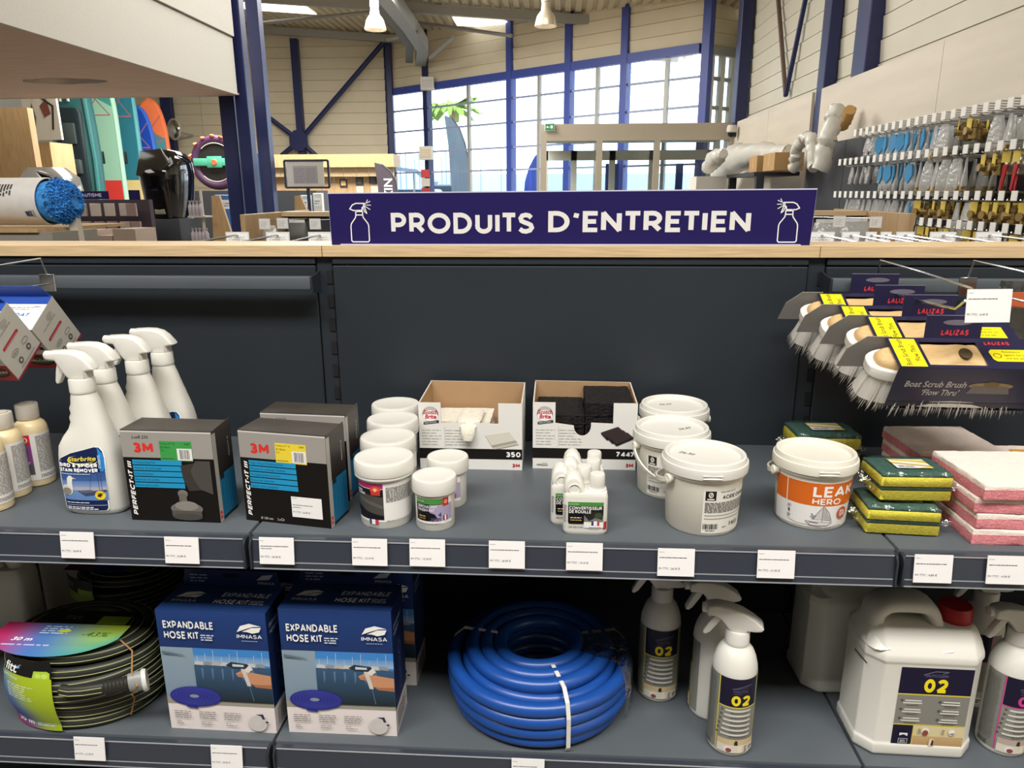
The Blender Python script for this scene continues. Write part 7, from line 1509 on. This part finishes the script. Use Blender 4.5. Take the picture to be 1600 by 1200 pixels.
for px, py, w_, h_, c, lab in ((355, 320, .28, .26, '#3a6fb0', 'pale blue packet stack between oak board and column'), (478, 318, .14, .22, '#b8c8d8', 'pale printed carton right of the small slanted board'), (414, 300, .09, .55, '#c9ced2', 'leaning white pole pack beside the tall column'), (498, 316, .12, .24, '#d8d4cc', 'white cross-marked pack left of the sign'), (400, 255, .10, .22, '#2a7ac0', 'blue packet seen between the navy columns')):
    Yk = 7.1 if px == 400 else 7.6+.002*px; q = onY(px, py, Yk); t = thing('shop_pack', lab, 'pack', (q.x, Yk, q.z)); MB().box(-w_/2, w_/2, -.05, .05, -h_/2-.2, h_/2, r=.006, seg=1).build('box', mat('pack_'+c[1:], c, .4), t); p = Print(); p.rect(-w_*.4, -h_*.2, w_*.4, h_*.25, '#e8ecf0'); p.fine(-w_*.35, -h_*.15, w_*.3, h_*.15, '#8a90a0', .03); p.build('print', lambda x, z, d: Vector((x, -.05-d, z)), t, lift=.003)
    tag(box_obj('pack_plinth', q.x-w_/2, q.x+w_/2, Yk-.05, Yk+.05, 0, q.z-h_/2-.2-.001, m_dk), 'dark plinth under the '+lab, 'plinth')
# ---- timber shop partition with frames, notice board
Yp = 12.5; a_, b_ = onY(424, 290, Yp), onY(621, 290, Yp); zt2 = onY(520, 242, Yp).z; zl2 = onY(520, 276, Yp).z; zm2 = onY(520, 262, Yp).z
sp_ = thing('timber_shop_front', 'pale timber shop front under the siding wall', 'partition', (0, 0, 0)); MB().box(a_.x, b_.x, Yp-.25, Yp+.3, zm2, zt2).build('fascia_board', m_oak2, sp_)
kx = a_.x
while kx < b_.x-.05: MB().box(kx+.004, min(kx+.24, b_.x)-.004, Yp-.12, Yp-.10, zl2, zm2).build('plank', m_oak_e, sp_); MB().box(kx+.004, min(kx+.24, b_.x)-.004, Yp+.05, Yp+.07, 0, zl2).build('plank', m_oak2, sp_); kx += .24
for k, (px, py) in enumerate(((536, 286), (561, 283), (582, 281), (562, 297), (585, 297))):
    q = onY(px, py, Yp); t = thing('wall_picture', ('small lit box on the timber wall', 'dark square frame on the timber wall, left', 'dark square frame on the timber wall, right', 'pale square frame below the left dark one', 'pale square frame below the right dark one')[k], 'frame', (q.x, Yp+.02, q.z)); MB().box(-.07, .07, 0, .03, -.07, .07, r=.004, seg=1).build('frame', m_dk if k < 3 else m_white_f, t); MB().box(-.045, .045, -.004, 0, -.045, .045).build('picture', mat('picture_tone_%d' % k, ('#d8b478', '#5a5450', '#4a4a58', '#c9bfa8', '#d0c4a8')[k], .5), t)
Yo = 7.6; q0, q1 = onY(444, 251, Yo), onY(515, 293, Yo); cx2, cz2 = (q0.x+q1.x)/2, (q0.z+q1.z)/2; hw2, hh2 = (q1.x-q0.x)/2, (q0.z-q1.z)/2
nb = thing('framed_notice', 'thin black frame holding a pale plan on a clear panel', 'notice', (cx2, Yo, cz2))
for s in (-1, 1): MB().box(s*hw2-.012, s*hw2+.012, -.012, .012, -hh2, hh2).build('frame_side', m_dk, nb); MB().box(-hw2, hw2, -.012, .012, s*hh2-.012, s*hh2+.012).build('frame_rail', m_dk, nb)
MB().box(-hw2*.92, hw2*.78, -.004, .004, -hh2*.92, hh2*.92).build('sheet', m_white_f, nb); p = Print(); p.rect(-hw2*.62, -hh2*.70, hw2*.5, hh2*.60, '#a9a5a2'); p.fine(-hw2*.58, -hh2*.66, -hw2*.08, hh2*.5, '#8a868a', .022, .4, 3, .1); p.fine(-hw2*.04, -hh2*.66, hw2*.46, hh2*.5, '#8a868a', .022, .4, 4, .1); p.build('print', lambda x, z, d: Vector((x, -.004-d, z)), nb, lift=.002); MB().box(-.02, .02, .0, .02, -cz2, -hh2).build('stand', m_dk, nb)

# ================================================================== flags, and the yard outside the glass
m_fgrey = mat('grey_flag_cloth', '#8391a2', .8, noise=.15, nscale=3, stretch=(8, 1, .4)); m_fdark = mat('dark_flag_cloth', '#3c343c', .8)
def feather(lab, Y, pts, m_, pole=True, txt=None):
    P_ = [onY(px, py, Y) for px, py in pts]; b0 = P_[0]; t = thing('feather_flag', lab, 'flag', (b0.x, Y, 0), group='feather flags')
    MB().prism([(q.x-b0.x, q.z) for q in P_], -.008, .008, 'Y').build('cloth', m_, t)
    n = len(P_)//2+1; MB().tube([(q.x-b0.x, 0, q.z) for q in P_[n-1:]]+[(P_[-1].x-b0.x, 0, 0)], .016, 6).build('pole', m_dk, t); MB().lathe([(.25, 0), (.25, .03), (.05, .06)], 20, M=Matrix.Translation((P_[-1].x-b0.x, 0, 0))).build('foot', m_dk, t)
    if txt: p = Print(); q_ = onY(600, 279, Y); p.text(txt, 0, 0, .15, '#dcd8d4', bold=.02, rot=-PI/2); p.build('lettering', lambda x, z, d: Vector((x+q_.x-b0.x, -.008-d, z+q_.z)), t, lift=.004)
    return t
feather('tall grey feather flag outside the window', 18.6, [(706, 312), (704, 270), (700, 225), (696, 195), (694, 180), (706, 184), (718, 200), (727, 225), (733, 255), (736, 312)], m_fgrey)
feather('dark feather flag with white letters in front of the window', 11.5, [(592, 312), (590, 285), (587, 270), (585, 254), (597, 257), (610, 268), (618, 282), (622, 312)], m_fdark, txt='NIX')
feather('blue striped feather flag by the vestibule', 15.2, [(818, 312), (820, 285), (826, 262), (835, 245), (843, 236), (845, 250), (842, 280), (840, 312)], mat('blue_flag_cloth', '#4a5fc0', .8, noise=.3, nscale=3, stretch=(9, 1, .4)))
struct(MB().box(-14, 14, 17.4, 70, -.12, -.02).build('yard_ground', mat('pale_asphalt', '#8a8a88', .8)))
plm = thing('palm_tree', 'green palm tree outside the window', 'palm tree', tuple(onY(709, 260, 30).xy)+(0,)); pz = onY(709, 168, 30).z; MB().tube([(0, 0, 0), (.05, 0, pz*.5), (0, 0, pz)], [.22, .17, .15], 10).build('trunk', mat('palm_trunk', '#8a7a5c', .9), plm); m_frond = mat('palm_frond', '#7fa03c', .7); rp = random.Random(3)
for k in range(16):
    a = 2*PI*k/16+rp.uniform(-.2, .2); ln = rp.uniform(1.0, 1.5); up = rp.uniform(.1, 1.0); b = MB(); pth = [Vector((math.cos(a)*ln*f, math.sin(a)*ln*f, pz+up*f*1.1-1.1*f*f*(.5+.5*rp.random()))) for f in [j/7 for j in range(8)]]; sd = Vector((-math.sin(a), math.cos(a), 0))
    for j in range(7): w0, w1 = .20*math.sin(PI*(j+.6)/8.2), .20*math.sin(PI*(j+1.4)/8.2); b.add([pth[j], pth[j]+sd*w0-Vector((0, 0, w0*.5)), pth[j+1]+sd*w1-Vector((0, 0, w1*.5)), pth[j+1]], [(0, 1, 2, 3)]); b.add([pth[j], pth[j]-sd*w0-Vector((0, 0, w0*.5)), pth[j+1]-sd*w1-Vector((0, 0, w1*.5)), pth[j+1]], [(3, 2, 1, 0)])
    b.build('frond', m_frond, plm)
def car(lab, px, Y, L_, H_, c):
    q = onY(px, 290, Y); t = thing('parked_car', lab, 'car', (q.x, Y, -.02)); m_ = mat('car_'+c[1:], c, .25)
    MB().prism([(-L_/2, .30), (-L_/2, .75), (-L_*.32, .88), (-L_*.18, H_), (L_*.16, H_), (L_*.34, .92), (L_/2, .82), (L_/2, .30)], -.85, .85, 'Y', r=.06).build('body', m_, t); MB().prism([(-L_*.29, .92), (-L_*.165, H_-.07), (L_*.145, H_-.07), (L_*.29, .95)], -.86, -.845, 'Y').build('side_window', mat('car_glass', '#2c3a48', .1), t)
    for x in (-L_*.30, L_*.30): MB().lathe([(.12, -.1), (.31, -.1), (.31, .1), (.12, .1)], 20, M=Matrix.Translation((x, -.76, .31)) @ Matrix.Rotation(PI/2, 4, 'X')).build('wheel', mat('car_tyre', '#1c1c1c', .7), t)
car('dark blue car parked outside left of the window post', 655, 24, 3.8, 1.75, '#2f4a6a'); car('grey blue car parked outside right of the window post', 694, 28.5, 4.0, 1.95, '#56687c'); car('pale car parked outside by the right window post', 790, 32, 4.0, 1.6, '#8fa0b0')
bo_ = thing('covered_boat', 'small boat with a pale arched canopy outside', 'boat', tuple(onY(642, 290, 22).xy)+(0,)); MB().prism([(-1.0, .9), (-.8, .4), (1.0, .4), (1.4, 1.0)], -.6, .6, 'Y', r=.05).build('hull', m_white_f, bo_); MB().tube([(-1.0, 0, 2.25), (-.5, 0, 2.35), (.3, 0, 2.25), (.75, 0, 1.9)], 0, 4, sq=(1.3, .12)).build('canopy', mat('canopy_grey', '#7d94ac', .7), bo_)
for x in (-.8, .1): MB().tube([(x, 0, .8), (x, 0, 2.3)], .025, 6).build('canopy_pole', m_galv, bo_)
MB().box(-.9, .9, -.5, .5, 0, .40).build('trailer', m_dk, bo_)
for k, px in enumerate((625, 634, 648, 655, 690, 697, 703, 751, 783)):
    q = onY(px, 260, 45+k); tag(MB().tube([(q.x, q.y, 0), (q.x, q.y, onY(px, (242, 238, 248, 240, 246, 236, 250, 252, 240)[k], 45+k).z)], .05, 5).build('boat_mast', mat('mast_grey', '#7f94a8', .5)), 'thin boat mast in the harbour, number %d counted from the left' % (k+1) if False else ('slim boat mast beyond the parked cars, left of the window post' if k < 4 else 'slim boat mast seen behind the grey feather flag' if k < 7 else 'slim boat mast beyond the window right of the grey flag'), 'mast', 'boat masts in the harbour')
tag(MB().box(-30, 30, 0, 3, 0, 3.2).build('harbour_building', mat('harbour_pale', '#a9bcc8', .8), loc=(0, 66, 0)), 'long pale harbour building far outside', 'building')
